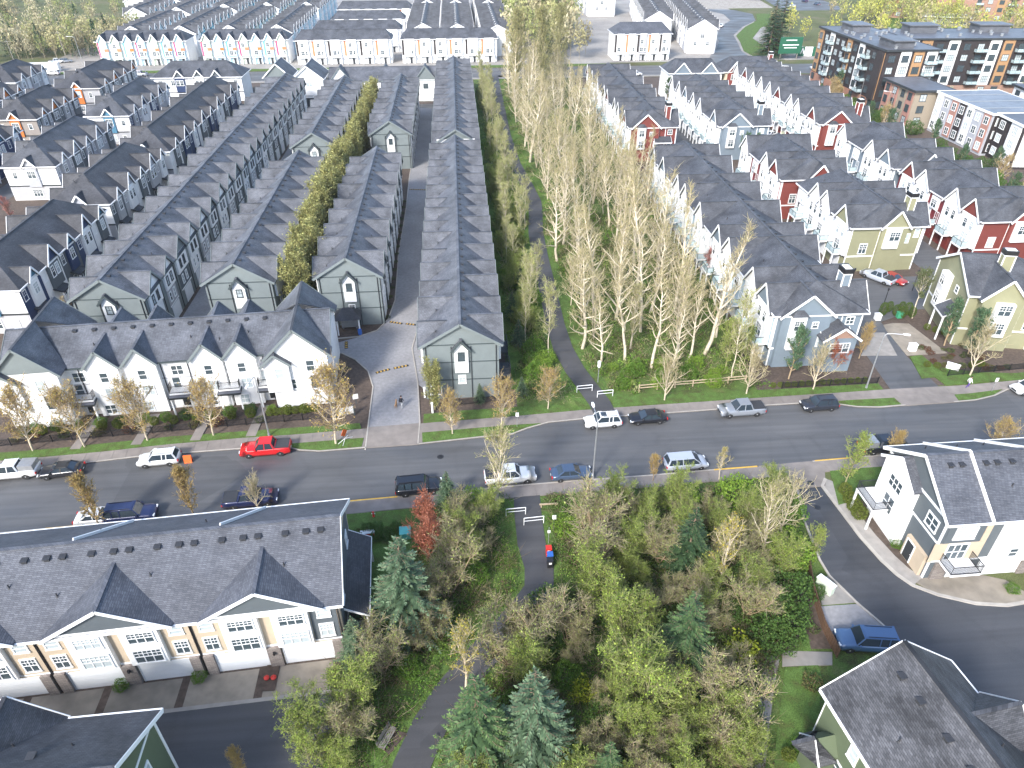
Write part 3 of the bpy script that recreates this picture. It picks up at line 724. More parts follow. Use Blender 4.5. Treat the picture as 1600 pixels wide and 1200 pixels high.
    def chimney(s, u, v, w, d, z1, mat):
        z0 = s.rg - s.k * abs(v) - 0.6
        o_ = link('chimney', cached(('ch', w, d, z1, mat, z0), lambda: MB().box(-w / 2, w / 2, -d / 2, d / 2, 0, z1 - z0).make('chimney', mat)), s.root, (u, v, z0))
        cap = cached(('chc', w, d), lambda: MB().box(-w / 2 - .12, w / 2 + .12, -d / 2 - .12, d / 2 + .12, 0, 0.65).make('chimney_cap', 'black_metal'))
        link('chimney_cap', cap, o_, (0, 0, z1 - z0))
        link('cap_plate', cached(('chp', w, d), lambda: MB().box(-w / 2 + .1, w / 2 - .1, -d / 2 + .1, d / 2 - .1, 0, 0.06).make('cap_plate', 'white_trim')), o_, (0, 0, z1 - z0 + 0.65))
        tm = MB()
        for sx in (-1, 1):
            for sy in (-1, 1): tm.box(sx * w / 2 - 0.07, sx * w / 2 + 0.07, sy * d / 2 - 0.07, sy * d / 2 + 0.07, 0.1, z1 - z0 - 0.002)
        tm.box(-w / 2 - .08, w / 2 + .08, -d / 2 - .08, d / 2 + .08, z1 - z0 - 0.16, z1 - z0 - 0.004)
        link('chimney_trim', cached(('cht', w, d, z1, z0), lambda: tm.make('chimney_trim', 'white_trim')), o_)
    def balcony(s, f, u, z, w, d, rail='glass', mat='white_trim', posts=True):
        o_ = s.put('balcony', ('bc', w, d, mat), lambda: MB().box(-w / 2, w / 2, -d, 0.05, -0.22, 0.0), mat, f, u, z)
        rm = MB()
        if rail == 'glass':
            for x in (-w / 2 + 0.04, 0, w / 2 - 0.04): rm.box(x - 0.03, x + 0.03, -d + 0.02, -d + 0.08, 0, 1.05, 0)
            rm.box(-w / 2, w / 2, -d + 0.02, -d + 0.08, 1.0, 1.06, 0)
            for sx in (-1, 1): rm.box(sx * (w / 2 - 0.05) - 0.03, sx * (w / 2 - 0.05) + 0.03, -d + 0.09, 0, 1.0, 1.06, 0)
            rm.box(-w / 2 + 0.08, w / 2 - 0.08, -d + 0.04, -d + 0.055, 0.08, 0.98, 1)
            for sx in (-1, 1): rm.box(sx * (w / 2 - 0.05) - 0.008, sx * (w / 2 - 0.05) + 0.008, -d + 0.1, -0.02, 0.08, 0.98, 1)
            mats = ['black_metal', 'glass_rail']
        else:
            rm.box(-w / 2, w / 2, -d + 0.02, -d + 0.07, 1.0, 1.06); rm.box(-w / 2, w / 2, -d + 0.02, -d + 0.07, 0.08, 0.13)
            n = int(w / 0.13)
            for i in range(n + 1):
                x = -w / 2 + 0.02 + (w - 0.04) * i / n; rm.box(x - 0.014, x + 0.014, -d + 0.03, -d + 0.06, 0, 1.02)
            for sx in (-1, 1):
                x = sx * (w / 2 - 0.03); rm.box(x - 0.025, x + 0.025, -d + 0.08, 0, 1.0, 1.06); rm.box(x - 0.025, x + 0.025, -d + 0.08, 0, 0.08, 0.13)
                for j in range(int(d / 0.13)): rm.box(x - 0.014, x + 0.014, -d + 0.1 + j * 0.13, -d + 0.13 + j * 0.13, 0.1, 1.02)
            mats = ['black_metal']
        link('railing', cached(('rl', w, d, rail), lambda: rm.make('railing', mats)), o_)
        if posts:
            for sx in (-1, 1):
                link('balcony_post', cached(('bp', z, mat), lambda: MB().box(-.09, .09, -.09, .09, -z + 0.02, -0.22).make('balcony_post', mat)), o_, (sx * (w / 2 - .1), -d + .1, 0))
        return o_
    def porch(s, f, u, z, w, d, roof=None, rise=0.7, posts=True, fascia=None, post_mat='white_trim'):
        """lean-to roof over an entrance"""
        roof = roof or s.roofm
        me = cached(('pr', w, d, rise, roof), lambda: MB().ext([(-w / 2, -d, 0), (w / 2, -d, 0), (w / 2, 0.05, rise), (-w / 2, 0.05, rise)], (0, 0, -0.14)).make('porch_roof', roof))
        loc, rz = s.face(f, u, z)
        o_ = link('porch_roof', me, s.root, loc, rz)
        fm = fascia or s.trim
        link('fascia', cached(('prf', w, d, rise, fm), lambda: MB().bar((-w / 2, -d - 0.03, -0.08), (w / 2, -d - 0.03, -0.08), 0.06, 0.24).bar((-w / 2 - 0.03, -d, -0.08), (-w / 2 - 0.03, 0, rise - 0.08), 0.06, 0.2).bar((w / 2 + 0.03, -d, -0.08), (w / 2 + 0.03, 0, rise - 0.08), 0.06, 0.2).make('fascia', fm)), o_)
        if posts:
            for sx in (-1, 1):
                link('porch_post', cached(('pp', z, post_mat), lambda: MB().box(-0.1, 0.1, -0.1, 0.1, -z + 0.05, -0.1).make('porch_post', post_mat)), o_, (sx * (w / 2 - 0.2), -d + 0.2, 0))
        return o_

# ---------------------------------------------------------------- the grey terraces west of the greenbelt
PI = math.pi
def grey_row(label, cx, y0, y1, n, W=9.6, right='full', left='roof', near=True, ev=8.3, rg=11.2, far_white=False, roof='roof_grey', full_near=True):
    L = y1 - y0
    b_ = Block('townhouse_row', label, cx, (y0 + y1) / 2, PI / 2, L, W, ev, rg, roof, 'sage', trim='sage', gutter='sage_dark', group='grey gabled terraces beside the greenbelt', near=near)
    du = L / n
    for i in range(n):
        u = -L / 2 + du * (i + 0.5)
        alt = i % 3
        mat = ('white_wall', 'white_wall', 'white_wall')[alt]
        nearest = near and i < 5
        for f, mode in (('R', right), ('L', left)):
            j = u + (0.35 if f == 'R' else -0.3)
            w = round(min(4.5, du * 0.8) * (1.0, 0.84, 1.06, 0.94)[(i + (f == 'L')) % 4], 2); zg = ev + (2.3, 1.9, 2.45, 2.1)[(i + (f == 'L')) % 4]
            if mode == 'full':
                wins = [(-0.95, 6.0, 0.62, 1.25), (0.75, 6.0, 0.62, 1.25), (-0.95, 3.4, 0.62, 1.3), (0.75, 3.4, 0.62, 1.3)]
                lower = 'grey_side' if alt == 1 else ('white_wall' if alt == 0 else 'slate_side')
                b_.bay(f, j, w, 5.3, ev, 0.3, mat, zg, wins=wins[:2], trim='sage', gab='white_wall' if alt < 2 else 'sage', kind='plain', wtrim='dark_trim')
                b_.panel(f, j, w, 2.7, 5.3, lower)
                for wu in (-0.95, 0.75): b_.win(f, j + wu, 3.3, 0.62, 1.3, 'plain', 'white_trim', out=0.05)
                b_.band(f, 2.5, j - w / 2, j + w / 2, 0.2, 'white_trim')
                b_.garage(f, j, 2.9, 2.25)
                b_.pipe(f, u - du / 2 + 0.15, 0.1, ev - 0.3)
            else:
                b_.bay(f, j, w, 5.3, ev, 0.3, mat, zg, trim='sage', gab='white_wall', kind='plain')
                if mode == 'win':
                    b_.win(f, j, 3.3, 1.0, 1.3, 'plain', 'white_trim'); b_.door(f, j + 1.4, 0.1)
    # street end
    b_.bay('N', 0.0, 1.75, 4.2, 7.9, 0.35, 'white_wall', 8.95, trim='sage_dark', wins=[(0, 6.1, 0.7, 1.1)] if full_near else [], oc=0.4)
    if full_near:
        b_.win('N', 0, 2.4, 0.8, 1.1, 'grid', 'white_trim')
        b_.win('N', -W / 2 + 1.3, 0.8, 1.3, 1.2, 'grid', 'white_trim')
    for u in (-1.25, 1.25): b_.pipe('N', u, 0.1, 8.0, 'dark_trim')
    for u in (-W / 2 + 0.35, W / 2 - 0.35): b_.pipe('N', u, 0.1, ev - 0.3)
    for z in (2.9, 5.6, ev - 0.1): b_.band('N', z, -W / 2 + 0.05, W / 2 - 0.05, 0.12, 'sage_dark')
    if far_white: b_.panel('N', 0, W - 1, ev + 0.1, ev + 0.9, 'white_wall')
    m_ = max(6, int(L / 2.6))
    b_.vents([-L / 2 + 1.5 + i * (L - 3) / (m_ - 1) for i in range(m_)], -0.55)
    for i in range(n): b_.vents((), 0, [(-L / 2 + du * (i + 0.2), 3.1), (-L / 2 + du * (i + 0.85), -2.7)])
    return b_

rowA = grey_row('long grey terrace with white upper bays, behind the white street-front block', -50.0, 92.4, 229, 22)
rowB1 = grey_row('grey gabled terrace ending in a white bay, behind the orange barrier sign', -33.0, 96.3, 150.5, 9, right='win')
rowB2 = grey_row('farther grey terrace lined up behind the row beside the clipped trees', -32.4, 163.8, 224, 10, right='win', near=False)
rowC1 = grey_row('grey gabled terrace behind the mail shelter, along the curved lane', -17.2, 97.1, 152, 9, W=9.2)
rowC2 = grey_row('far grey terrace with a grey gable at the narrow end of the lane', -16.0, 172.7, 225.5, 9, W=9.2, near=False)
rowD1 = grey_row('long grey terrace whose gable end faces the street beside the greenbelt', -0.8, 76.6, 159.5, 15, right='win', left='win')
rowD2 = grey_row('far end terrace with a white gable triangle behind the long grey row', -0.6, 164.3, 252, 15, near=False, full_near=False, far_white=True)
for z_ in (0, ):   # balcony on the greenbelt side of the nearest house
    rowD1.balcony('R', -rowD1.L / 2 + 2.2, 2.9, 3.0, 1.6, 'bars', 'dark_trim')
    rowD1.balcony('R', -rowD1.L / 2 + 7.8, 2.9, 3.0, 1.6, 'bars', 'dark_trim')

# ---------------------------------------------------------------- the navy and white rows farther west
def navy_row(label, cx, y0, y1, n, W=10.6, cols=('navy', 'white_wall', 'slate_side'), nearw='white_wall', accent='teal', roof='roof_dark', ev=7.5, rg=11.2, trim='white_trim', gabm='navy', far='hip', shift=0, near=True, cat='townhouse block'):
    L = y1 - y0
    b_ = Block('townhouse_row', label, cx, (y0 + y1) / 2, PI / 2, L, W, ev, rg, roof, nearw, ends=('hip', far), trim=trim, gutter='white_trim', group='hipped blue and white terraces', near=near, hipk=0.95)
    du = L / n
    for i in range(n):
        u = -L / 2 + du * (i + 0.5); c = cols[(i + shift) % len(cols)]
        c2 = cols[(i + shift + 1) % len(cols)]
        for f in 'RL':
            b_.panel(f, u, du - 0.06, 0.1, ev - 0.05, c)
            if 0 < i < n - 1 or i % 2 == 0 and n < 4 or True:
                w = 3.4 if i % 2 else 2.5
                zr = ev + (2.4 if i % 2 else 1.6)
                b_.bay(f, u + 0.3, w, 3.2, ev, 0.5, c2, zr, trim=trim, gab=gabm if i % 2 else accent, wins=([(-0.75, 5.0, 0.85, 1.6), (0.75, 5.0, 0.85, 1.6)] if w > 3 else [(0, 5.0, 1.2, 1.6)]) if f == 'R' else (), kind='grid')
            if f == 'R':
                b_.win(f, u - du / 2 + 0.95, 5.0, 0.9, 1.5, 'grid')
                b_.porch(f, u - 0.2, 2.75, 2.6, 1.5, rise=0.5, fascia='dark_trim', post_mat='white_trim')
                b_.door(f, u - 0.5, 0.15); b_.win(f, u + 1.2, 0.9, 1.0, 1.3, 'grid', out=0.05)
    # near end
    b_.bay('N', 0.2, 2.5, 3.0, ev, 0.35, accent, ev + 1.5, trim=trim, wins=[(0, 4.9, 1.6, 1.5)], back=2.2)
    b_.band('N', 3.0, -W / 2, W / 2, 0.3, 'dark_trim'); b_.band('N', ev - 0.35, -W / 2, W / 2, 0.25, 'white_trim')
    for u in (-3.4, 3.6): b_.win('N', u, 4.8, 0.8, 1.2, 'grid')
    b_.panel('N', 0, W - 0.2, 0.1, 2.95, 'grey_side' if nearw == 'white_wall' else nearw)
    b_.win('N', 0, 0.9, 1.8, 1.4, 'grid', out=0.05); b_.win('N', 3, 0.9, 0.8, 1.3, 'grid', out=0.05)
    b_.vents([-L / 2 + 5 + i * 3.1 for i in range(max(2, int((L - 10) / 3.1)))], 0.7)
    b_.vents((), 0, [(-L / 2 + 3.2, 1.2), (-L / 2 + 3.4, -1.3)])
    return b_
navy_row('dark roofed terrace with navy and white bays at the edge of the photo', -70.6, 98.5, 130, 5, gabm='navy')
navy_row('dark roofed terrace with grey and white bays behind the navy one', -71.0, 133.5, 164.5, 5, cols=('slate_side', 'grey_side', 'white_wall'), accent='lilac_grey', gabm='lilac_grey')
navy_row('dark roofed terrace with a blue bay under a small gable, third along the footpath', -70.4, 166.2, 231, 9, cols=('navy', 'white_wall', 'slate_side'), shift=1, near=False)
navy_row('terrace with a white end wall and grey bays, second row from the footpath', -91.2, 157.2, 188, 5, cols=('lilac_grey', 'grey_side', 'slate_side'), accent='lilac_grey', gabm='lilac_grey', roof='roof_slate', near=False)
navy_row('white ended terrace with a blue bay and navy sides, near the far street', -91.0, 199, 231.5, 5, cols=('navy', 'grey_side', 'white_wall'), roof='roof_slate', near=False)
navy_row('grey house block with orange gables near the far street', -113.5, 197, 222, 4, cols=('slate_side', 'grey_side'), nearw='taupe', accent='orange', gabm='orange', W=11, near=False)
navy_row('house block with an orange front gable beside the far street', -112.5, 232, 262, 4, cols=('slate_side', 'grey_side'), nearw='grey_side', accent='orange', gabm='orange', W=13, near=False)
navy_row('terrace with navy sides cut by the edge of the photo, third row out', -112.0, 150, 186, 5, cols=('navy', 'navy', 'white_wall'), near=False, gabm='teal')
navy_row('grey terrace with one orange gable at the far corner of the photo', -133.0, 196, 232, 5, cols=('grey_side', 'slate_side'), near=False, gabm='orange', accent='orange', nearw='grey_side')
navy_row('dark hipped house at the far road junction', -140.0, 242, 262, 3, cols=('grey_side', 'white_wall'), near=False, gabm='lilac_grey', accent='lilac_grey')
def street_row(label, cx, cy, L, W, gus, cols, roof='roof_slate', ev=7.5, rg=11.0):
    b_ = Block('townhouse_row', label, cx, cy, 0.0, L, W, ev, rg, roof, 'white_wall', ends=('hip', 'hip'), group='terraces along the far street', hipk=0.9)
    for i, u in enumerate(gus):
        b_.bay('R', u, 2.9, 3.0, ev, 0.4, cols[i % len(cols)], ev + 1.8, wins=[(-0.6, 5.0, 0.9, 1.4), (0.6, 5.0, 0.9, 1.4)], gab='slate_side')
    n = int(L / 3.4)
    for i in range(n):
        u = -L / 2 + (i + 0.5) * L / n
        if all(abs(u - g_) > 1.9 for g_ in gus): b_.win('R', u, 5.0, 1.1, 1.4, 'grid')
        b_.garage('R', u, 2.4, 2.2)
    b_.band('R', 2.7, -L / 2, L / 2, 0.25, 'dark_trim')
    return b_
street_row('white hipped row with three small dormers facing us at the far street', -81.3, 251, 27, 11, (-5.5, 0.5, 6), ('navy', 'white_wall', 'navy'))
for lab, cx in (('white house with a gable over dark garages in front of the white frontage row', -45.5), ):
    b_ = Block('gabled_house', lab, cx, 243, PI / 2, 12, 9, 8, 11.5, 'roof_grey', 'white_wall', near=False, cat='house')
    b_.win('N', 0.3, 5.8, 1.6, 1.3); b_.garage('N', 1.0, 4.6, 2.3, 'dark_trim'); b_.band('N', 2.9, -4.4, 4.4, 0.25, 'grey_side'); b_.win('N', -2.9, 5.8, 0.8, 1.2)
b_ = Block('gabled_house', 'dark grey gabled house beside the white one with dark garages', -55.5, 246, PI / 2, 10, 8, 8, 11.6, 'roof_grey', 'sage', near=False, cat='house')
b_.win('N', 0, 5.8, 1.2, 1.3); b_.band('N', 2.9, -3.9, 3.9, 0.25, 'sage_dark'); b_.garage('N', 0, 4.2, 2.2)
b_ = Block('townhouse_row', 'low white row with gabled ends closing the far end of the lane', -22.6, 246, 0.0, 34, 10, 6.5, 9.4, 'roof_grey', 'white_wall', trim='sage', near=False)
for u in (-13.5, 13): b_.bay('R', u, 6.5, 0.1, 6.5, 0.6, 'white_wall', 10.4, trim='sage', gab='sage' if u > 0 else None, wins=[(0, 4, 1.4, 1.3)])
for i in range(5): b_.garage('R', -8 + i * 4, 3, 2.2); b_.win('R', -8 + i * 4, 3.8, 1.2, 1.2)
b_.bay('L', 0, 5, 0.1, 6.5, 0.5, 'white_wall', 9.2, trim='sage')

# ---------------------------------------------------------------- coloured terraces east of the greenbelt
def east_row(label, x0, x1, y0, y1, col, gables, side, end='gable', chim=None, near=True, ev=8.3, rg=11.4, lcols=None, doors='garage_white', bay=True):
    """side: colour of the plain walls; gables: positions (0..1) of cross gables; end 'gable' has an off-centre front gable, 'plain' a hipped end wall"""
    cx, W, L = (x0 + x1) / 2, x1 - x0, y1 - y0
    b_ = Block('townhouse_row', label, cx, (y0 + y1) / 2, PI / 2, L, W, ev, rg, 'roof_slate', col, ends=('hip', 'hip'), near=near, group='coloured terraces east of the greenbelt', hipk=0.55 if end == 'gable' else 0.35)
    lcols = lcols or (side, 'white_wall')
    for gi, t in enumerate(gables):
        u = -L / 2 + t * L
        for f in 'LR':
            b_.bay(f, u, 4.9, 3.0, ev, 0.55, 'white_wall', rg - 0.25, wins=([(-0.9, 5.9, 0.9, 1.5), (0.9, 5.9, 0.9, 1.5), (0, 3.3, 1.6, 1.8)] if f == 'L' else [(0, 5.9, 1.4, 1.4)]), gab=col if gi == 0 or gi % 4 == 3 else None, oc=0.45)
    n = max(3, int(L / 5.2)); du = L / n
    for i in range(n):
        u = -L / 2 + du * (i + 0.5)
        for f in 'LR':
            b_.panel(f, u, du - 0.08, 2.9, ev - 0.1, lcols[i % len(lcols)])
            if f == 'L':
                if all(abs(u - (-L / 2 + t * L)) > 2.6 for t in gables): b_.bay(f, u, 2.3, 5.4, 7.7, 0.45, 'white_wall', wins=[(0, 5.75, 1.5, 1.4)])
                b_.win(f, u - 1.4, 3.15, 1.0, 2.0, 'plain'); b_.win(f, u + 1.2, 3.15, 0.9, 1.9, 'plain', out=0.05)
                b_.balcony(f, u - 0.2, 2.95, 2.9, 1.7, 'glass', 'white_trim', posts=True)
                b_.garage(f, u + 0.2, 2.6, 2.1, doors)
                b_.pipe(f, u - du / 2 + 0.1, 2.9, ev - 0.2, 'white_trim', out=0.05)
            else:
                b_.win(f, u, 5.6, 1.2, 1.4); b_.garage(f, u, 2.6, 2.1, doors)
    b_.band('L', 2.65, -L / 2, L / 2, 0.28, 'black_metal', d=0.14, name='canopy_band')
    # end wall towards the street
    if end == 'gable':
        b_.bay('N', -W * 0.17, W * 0.56, 0.1, ev, 0.6, col, rg - 0.2, oc=0.5, back=W * 0.3, wins=[(1.35, 6.3, 0.7, 0.8)])
        if bay: 
            o_ = b_.bay('N', -W * 0.27, 2.0, 3.2, 8.4, 1.15, 'white_wall', None, wins=[(0, 6.3, 1.2, 1.4), (0, 3.6, 1.2, 1.6)])
            link('bay_roof', cached(('bayroof', 2.0), lambda: MB().poly([(-1.2, -1.35, 5.2), (1.2, -1.35, 5.2), (0.5, -0.6, 5.9), (-0.5, -0.6, 5.9)]).poly([(1.2, -1.35, 5.2), (1.2, -0.55, 5.2), (0.5, -0.6, 5.9)]).poly([(-1.2, -0.55, 5.2), (-1.2, -1.35, 5.2), (-0.5, -0.6, 5.9)]).poly([(-1.2, -0.55, 5.2), (1.2, -0.55, 5.2), (1.2, -1.35, 5.2), (-1.2, -1.35, 5.2)]).make('bay_roof', 'roof_slate')), o_)
        b_.porch('N', W * 0.2, 4.9, 4.2, 1.9, rise=1.1, posts=False)
        b_.win('N', W * 0.36, 6.4, 1.0, 1.0, 'plain'); b_.win('N', W * 0.36, 3.5, 0.8, 1.4, 'plain'); b_.win('N', W * 0.05, 3.4, 0.9, 1.5, 'plain', out=0.6)
    else:
        b_.win('N', -W * 0.28, 3.4, 1.2, 1.7, 'grid'); b_.win('N', W * 0.3, 5.2, 0.8, 1.5, 'plain', blind=True); b_.win('N', W * 0.42, 6.2, 0.7, 1.4, 'plain', blind=True)
        b_.bay('N', W * 0.08, W * 0.36, 0.1, ev, 0.5, col, rg - 0.4, oc=0.4, back=W * 0.3)
        o_ = b_.bay('N', W * 0.06, 2.6, 4.5, 8.2, 0.95, 'white_wall', None, wins=[(0.2, 6.0, 1.7, 1.5)])
    for u in (-W / 2 + 0.1, W / 2 - 0.1): b_.post('N', u, 0.1, ev, 0.2)
    b_.band('N', 2.75, -W / 2, W / 2, 0.25); b_.band('N', ev - 0.3, -W / 2, W / 2, 0.25)
    b_.post('N', -W * 0.1 if end != 'gable' else W * 0.12, 0.1, ev, 0.16); b_.post('N', W * 0.26, 0.1, ev, 0.16)
    if chim: b_.chimney(-L / 2 + chim[0], -W * chim[1], 1.5, 1.1, rg + 1.2, col)
    m_ = int(L / 2.8)
    b_.vents([-L / 2 + 5 + i * (L - 10) / max(1, m_ - 1) for i in range(m_)], -0.8)
    for i in range(n): b_.vents((), 0, [(-L / 2 + du * (i + 0.35), W * 0.28), (-L / 2 + du * (i + 0.8), -W * 0.3)])
    return b_
r1a = east_row('blue-grey terrace with a front porch gable, nearest the road beside the bare grove', 41.9, 54.1, 81.2, 154, 'blue_grey', (0.045, 0.115, 0.26, 0.33, 0.47, 0.6, 0.67, 0.82, 0.93), 'sky_blue', chim=(3.5, 0.32))
r1b = east_row('red ended terrace half hidden by bare treetops at the greenbelt edge', 41.8, 53.3, 174.5, 239, 'red', (0.06, 0.19, 0.26, 0.42, 0.49, 0.66, 0.8, 0.94), 'white_wall', chim=(2.8, 0.33), near=False)
r2a = east_row('olive terrace behind the parked silver pickup', 66.3, 79.0, 109.8, 132, 'olive', (0.12, 0.44, 0.62), 'olive_dark', end='plain', chim=(2.5, 0.32))
r2b = east_row('terrace with a tall red end wall between the olive row and the blue-grey gable', 63.9, 76.6, 134.6, 157, 'red', (0.14, 0.36, 0.9), 'maroon', end='plain', near=False)
r2c = east_row('pale blue ended terrace with tall white bay, in the middle of the eastern block', 63.9, 76.2, 174.0, 221, 'blue_grey', (0.07, 0.33, 0.46, 0.62, 0.76, 0.92), 'white_wall', chim=(3.0, 0.34), near=False)
r3a = east_row('bright red ended terrace with maroon bays at the edge of the photo', 90.2, 102.6, 110.8, 138, 'red', (0.1, 0.3, 0.68, 0.86), 'maroon', end='plain', doors='garage_red')
r3b = east_row('terrace with navy blue and white bays behind the maroon one', 89.8, 102.0, 139.8, 165, 'blue_grey', (0.12, 0.38, 0.9), 'blue_grey', end='plain', near=False)
r3c = east_row('red gabled terrace with white bay, farthest row by the apartments', 89.2, 101.6, 174.2, 240, 'red', (0.06, 0.2, 0.27, 0.4, 0.5, 0.6, 0.7, 0.8, 0.92), 'white_wall', chim=(2.8, 0.33), near=False)
b_ = Block('townhouse_row', 'blue and white cross-gabled row facing us at the far street', 76.5, 243, 0.0, 17, 11, 8.0, 11.0, 'roof_slate', 'white_wall', ends=('hip', 'hip'), hipk=0.5, group='coloured terraces east of the greenbelt')
for u in (-4.6, 4.2): b_.bay('R', u, 5.2, 0.1, 8.0, 0.6, 'blue_grey', 10.9, wins=[(-1, 5.6, 1.2, 1.5), (1, 3.0, 1.2, 1.6)])
b_.bay('N', 0, 3.4, 0.1, 6, 1.2, 'white_wall', None, wins=[(0, 3.4, 1.4, 1.5)])
for u in (-1.5, 0.6): b_.win('R', u, 5.4, 0.9, 1.4); b_.win('R', u, 2.6, 0.9, 1.4)
b_ = Block('townhouse_row', 'red and cream cross-gabled row facing us at the far street', 95.6, 244, 0.0, 18.5, 11, 8.0, 11.2, 'roof_slate', 'cream', ends=('hip', 'hip'), hipk=0.5, group='coloured terraces east of the greenbelt')
for u in (-6.2, 6.6): b_.bay('R', u, 4.4, 0.1, 8.0, 0.6, 'red', 10.9, wins=[(-0.3, 5.6, 1.5, 1.5), (0, 2.6, 1.2, 1.6)])
for u in (-2, 0.2, 2.4): b_.win('R', u, 5.4, 1.1, 1.4); b_.win('R', u, 2.6, 1.0, 1.6)
b_.chimney(6.5, -1.0, 1.3, 1.0, 12.2, 'red')

# ---------------------------------------------------------------- white block along the road (west)
ER = R(4.0); ECX, ECY = -37.3, 81.9
e = Block('townhouse_row', 'white street-front terrace with pointed gables behind the black picket fence', ECX, ECY, ER, 38.5, 9.4, 7.5, 10.3, 'roof_grey', 'white_wall', trim='sage', gutter='sage_dark', near=True)
EL, EW = e.L, e.W
for u, wm in ((-16.0, 'white_wall'), (15.7, 'white_wall')):
    for f in 'RL':
        e.bay(f, u if f == 'R' else u, 7.2, 0.1, 7.9, 2.0 if f == 'R' else 1.2, wm, 11.4, trim='sage', gab='sage' if u < 0 else None, wins=[(-1.6, 5.4, 0.9, 1.5), (1.4, 5.4, 0.9, 1.5), (-1.5, 2.9, 1.5, 1.4), (1.6, 2.7, 0.9, 2.0)] if f == 'R' else (), kind='plain', oc=0.55, wtrim='white_trim')
for u in (-18.4, 13.0):
    e.bay('R', u, 3.0, 2.8, 7.0, 2.45, 'white_wall', 8.3, trim='sage', wins=[(0.3, 4.9, 0.9, 1.4)], kind='plain', oc=0.4, wtrim='white_trim')
egs = [(-45.19, 75.09)[0] - ECX, (-40.71, 75.62)[0] - ECX, (-32.82, 75.62)[0] - ECX, (-28.80, 76.21)[0] - ECX]
for i, u in enumerate(egs):
    e.bay('R', u, 3.7, 0.1, 7.5, 0.7, 'white_wall', 9.6, trim='sage', gab=None, wins=[(0, 5.2, 0.85, 1.3), (0.2, 2.8, 1.2, 1.4), (-0.6, 0.5, 1.2, 1.2)], kind='plain', oc=0.3, wtrim='white_trim')
    e.bay('L', u, 3.7, 5.0, 7.5, 0.4, 'white_wall', 9.6, trim='sage')
for u in (egs[0] - 3.2, (egs[1] + egs[2]) / 2, (egs[2] + egs[3]) / 2, egs[3] + 2.9):
    e.win('R', u, 5.1, 1.3, 1.3, 'plain', 'white_trim'); e.win('R', u - 0.5, 2.9, 0.9, 1.9, 'plain', 'white_trim')
    e.door('R', u, 0.3, trim='white_trim')
    e.porch('R', u, 2.75, 2.8, 1.9, rise=0.35, fascia='dark_trim', roof='roof_flat')
    e.balcony('R', u, 2.78 + 0.4, 2.6, 1.5, 'bars', 'white_trim', posts=False)
for x_ in (-47.5, -40.5, -33.6, -27.0): sheet('walk', [(x_ - .6, 69.2 + (x_ + 50) * .045), (x_ + .6, 69.2 + (x_ + 50) * .045), (x_ + .9, 76.0 + (x_ + 37) * .07), (x_ - .3, 76.0 + (x_ + 37) * .07)], 0.14, 'slab')
for i in range(12): e.pipe('R', -EL / 2 + 2 + i * 3.2, 0.1, 7.2, out=0.03)
e.band('R', 4.6, -EL / 2 + 6.6, EL / 2 - 6.6, 0.15, 'grey_side')
for i in range(5): e.garage('L', -12 + i * 6, 4.6, 2.2); e.win('L', -12 + i * 6, 4.8, 1.2, 1.3)
e.vents([-11.5 + i * 2.3 for i in range(11)], -0.75, [(-9, -2.6), (-4, -2.9), (2.5, -2.5), (6, -3.0), (9.5, -2.4)])

# ---------------------------------------------------------------- near block, bottom left
FR = R(4.1); FCX, FCY = -36.0, 42.6
f_ = Block('townhouse_row', 'large near terrace with beige and white fronts, white garages and broad gables', FCX, FCY, FR, 48.4, 11.4, 7.5, 11.2, 'roof_blue', 'beige', near=True, og=0.45)
pairs = [(-17.78, 37.00)[0] - FCX, (-29.46, 36.27)[0] - FCX]
dp_ = pairs[0] - pairs[1]
pairs += [pairs[1] - dp_]
for pi, u in enumerate(pairs):
    f_.bay('R', u, 8.8, 7.2, 7.6, 0.45, 'white_trim', 10.1, gab='slate_side', oc=0.5, trim='white_trim')
    for sx in (-1, 1):
        uu = u + sx * 2.0
        f_.bay('R', uu, 2.95, 2.75, 7.3, 0.42, 'white_wall', None, wins=[(0.1, 5.6, 1.9, 1.2), (0.1, 3.1, 2.1, 1.5)])
        ow = dp_ / 2 - 3.6
        last = pi == 0 and sx == 1
        f_.panel('R', u + sx * (3.55 + ow / 2 - 0.05), ow - 0.1, 2.75, 7.3, 'slate_side' if last else 'beige')
        f_.win('R', u + sx * (3.55 + ow / 2), 5.7, 0.95, 0.95, 'plain', out=0.05, blind=True)
        f_.win('R', u + sx * (3.55 + ow / 2), 3.2, 1.0, 1.5, 'grid', out=0.05)
        gd = f_.garage('R', u + sx * 3.05, 4.6, 2.25)
        f_.bay('R', u + sx * (dp_ / 2 - 0.55), 0.8, 0.05, 2.6, 0.3, 'stone_clad', None, name='stone_pier')
        f_.pipe('R', u + sx * (dp_ / 2 - 0.02), 0.1, 7.1, 'black_metal', out=0.04)
    f_.bay('R', u, 1.1, 0.05, 2.6, 0.3, 'stone_clad', None, name='stone_pier')
    f_.band('R', 2.6, u - dp_ / 2 + 0.1, u + dp_ / 2 - 0.1, 0.18)
    f_.put('lantern', 'lantern', lambda: MB().box(-0.09, 0.09, -0.2, 0.0, 0, 0.3), 'black_metal', 'R', u, 1.9, 0.3)
f_.band('R', 7.3, -24.2, 24.2, 0.18)
for i in range(8): f_.band('R', 2.4, -24 + i * 6.2, -23.0 + i * 6.2, 0.1)
f_.vents([23 - i * 1.7 + (0.5 if i % 3 else 0) for i in range(26)], -0.95)
f_.vents((), 0, [(20, -3.1), (17.5, -3.4), (9.5, -2.8), (7.2, -3.0), (2.5, -3.5), (-1.2, -2.6), (12.8, 2.6), (4, 2.9), (-5, 2.3)])
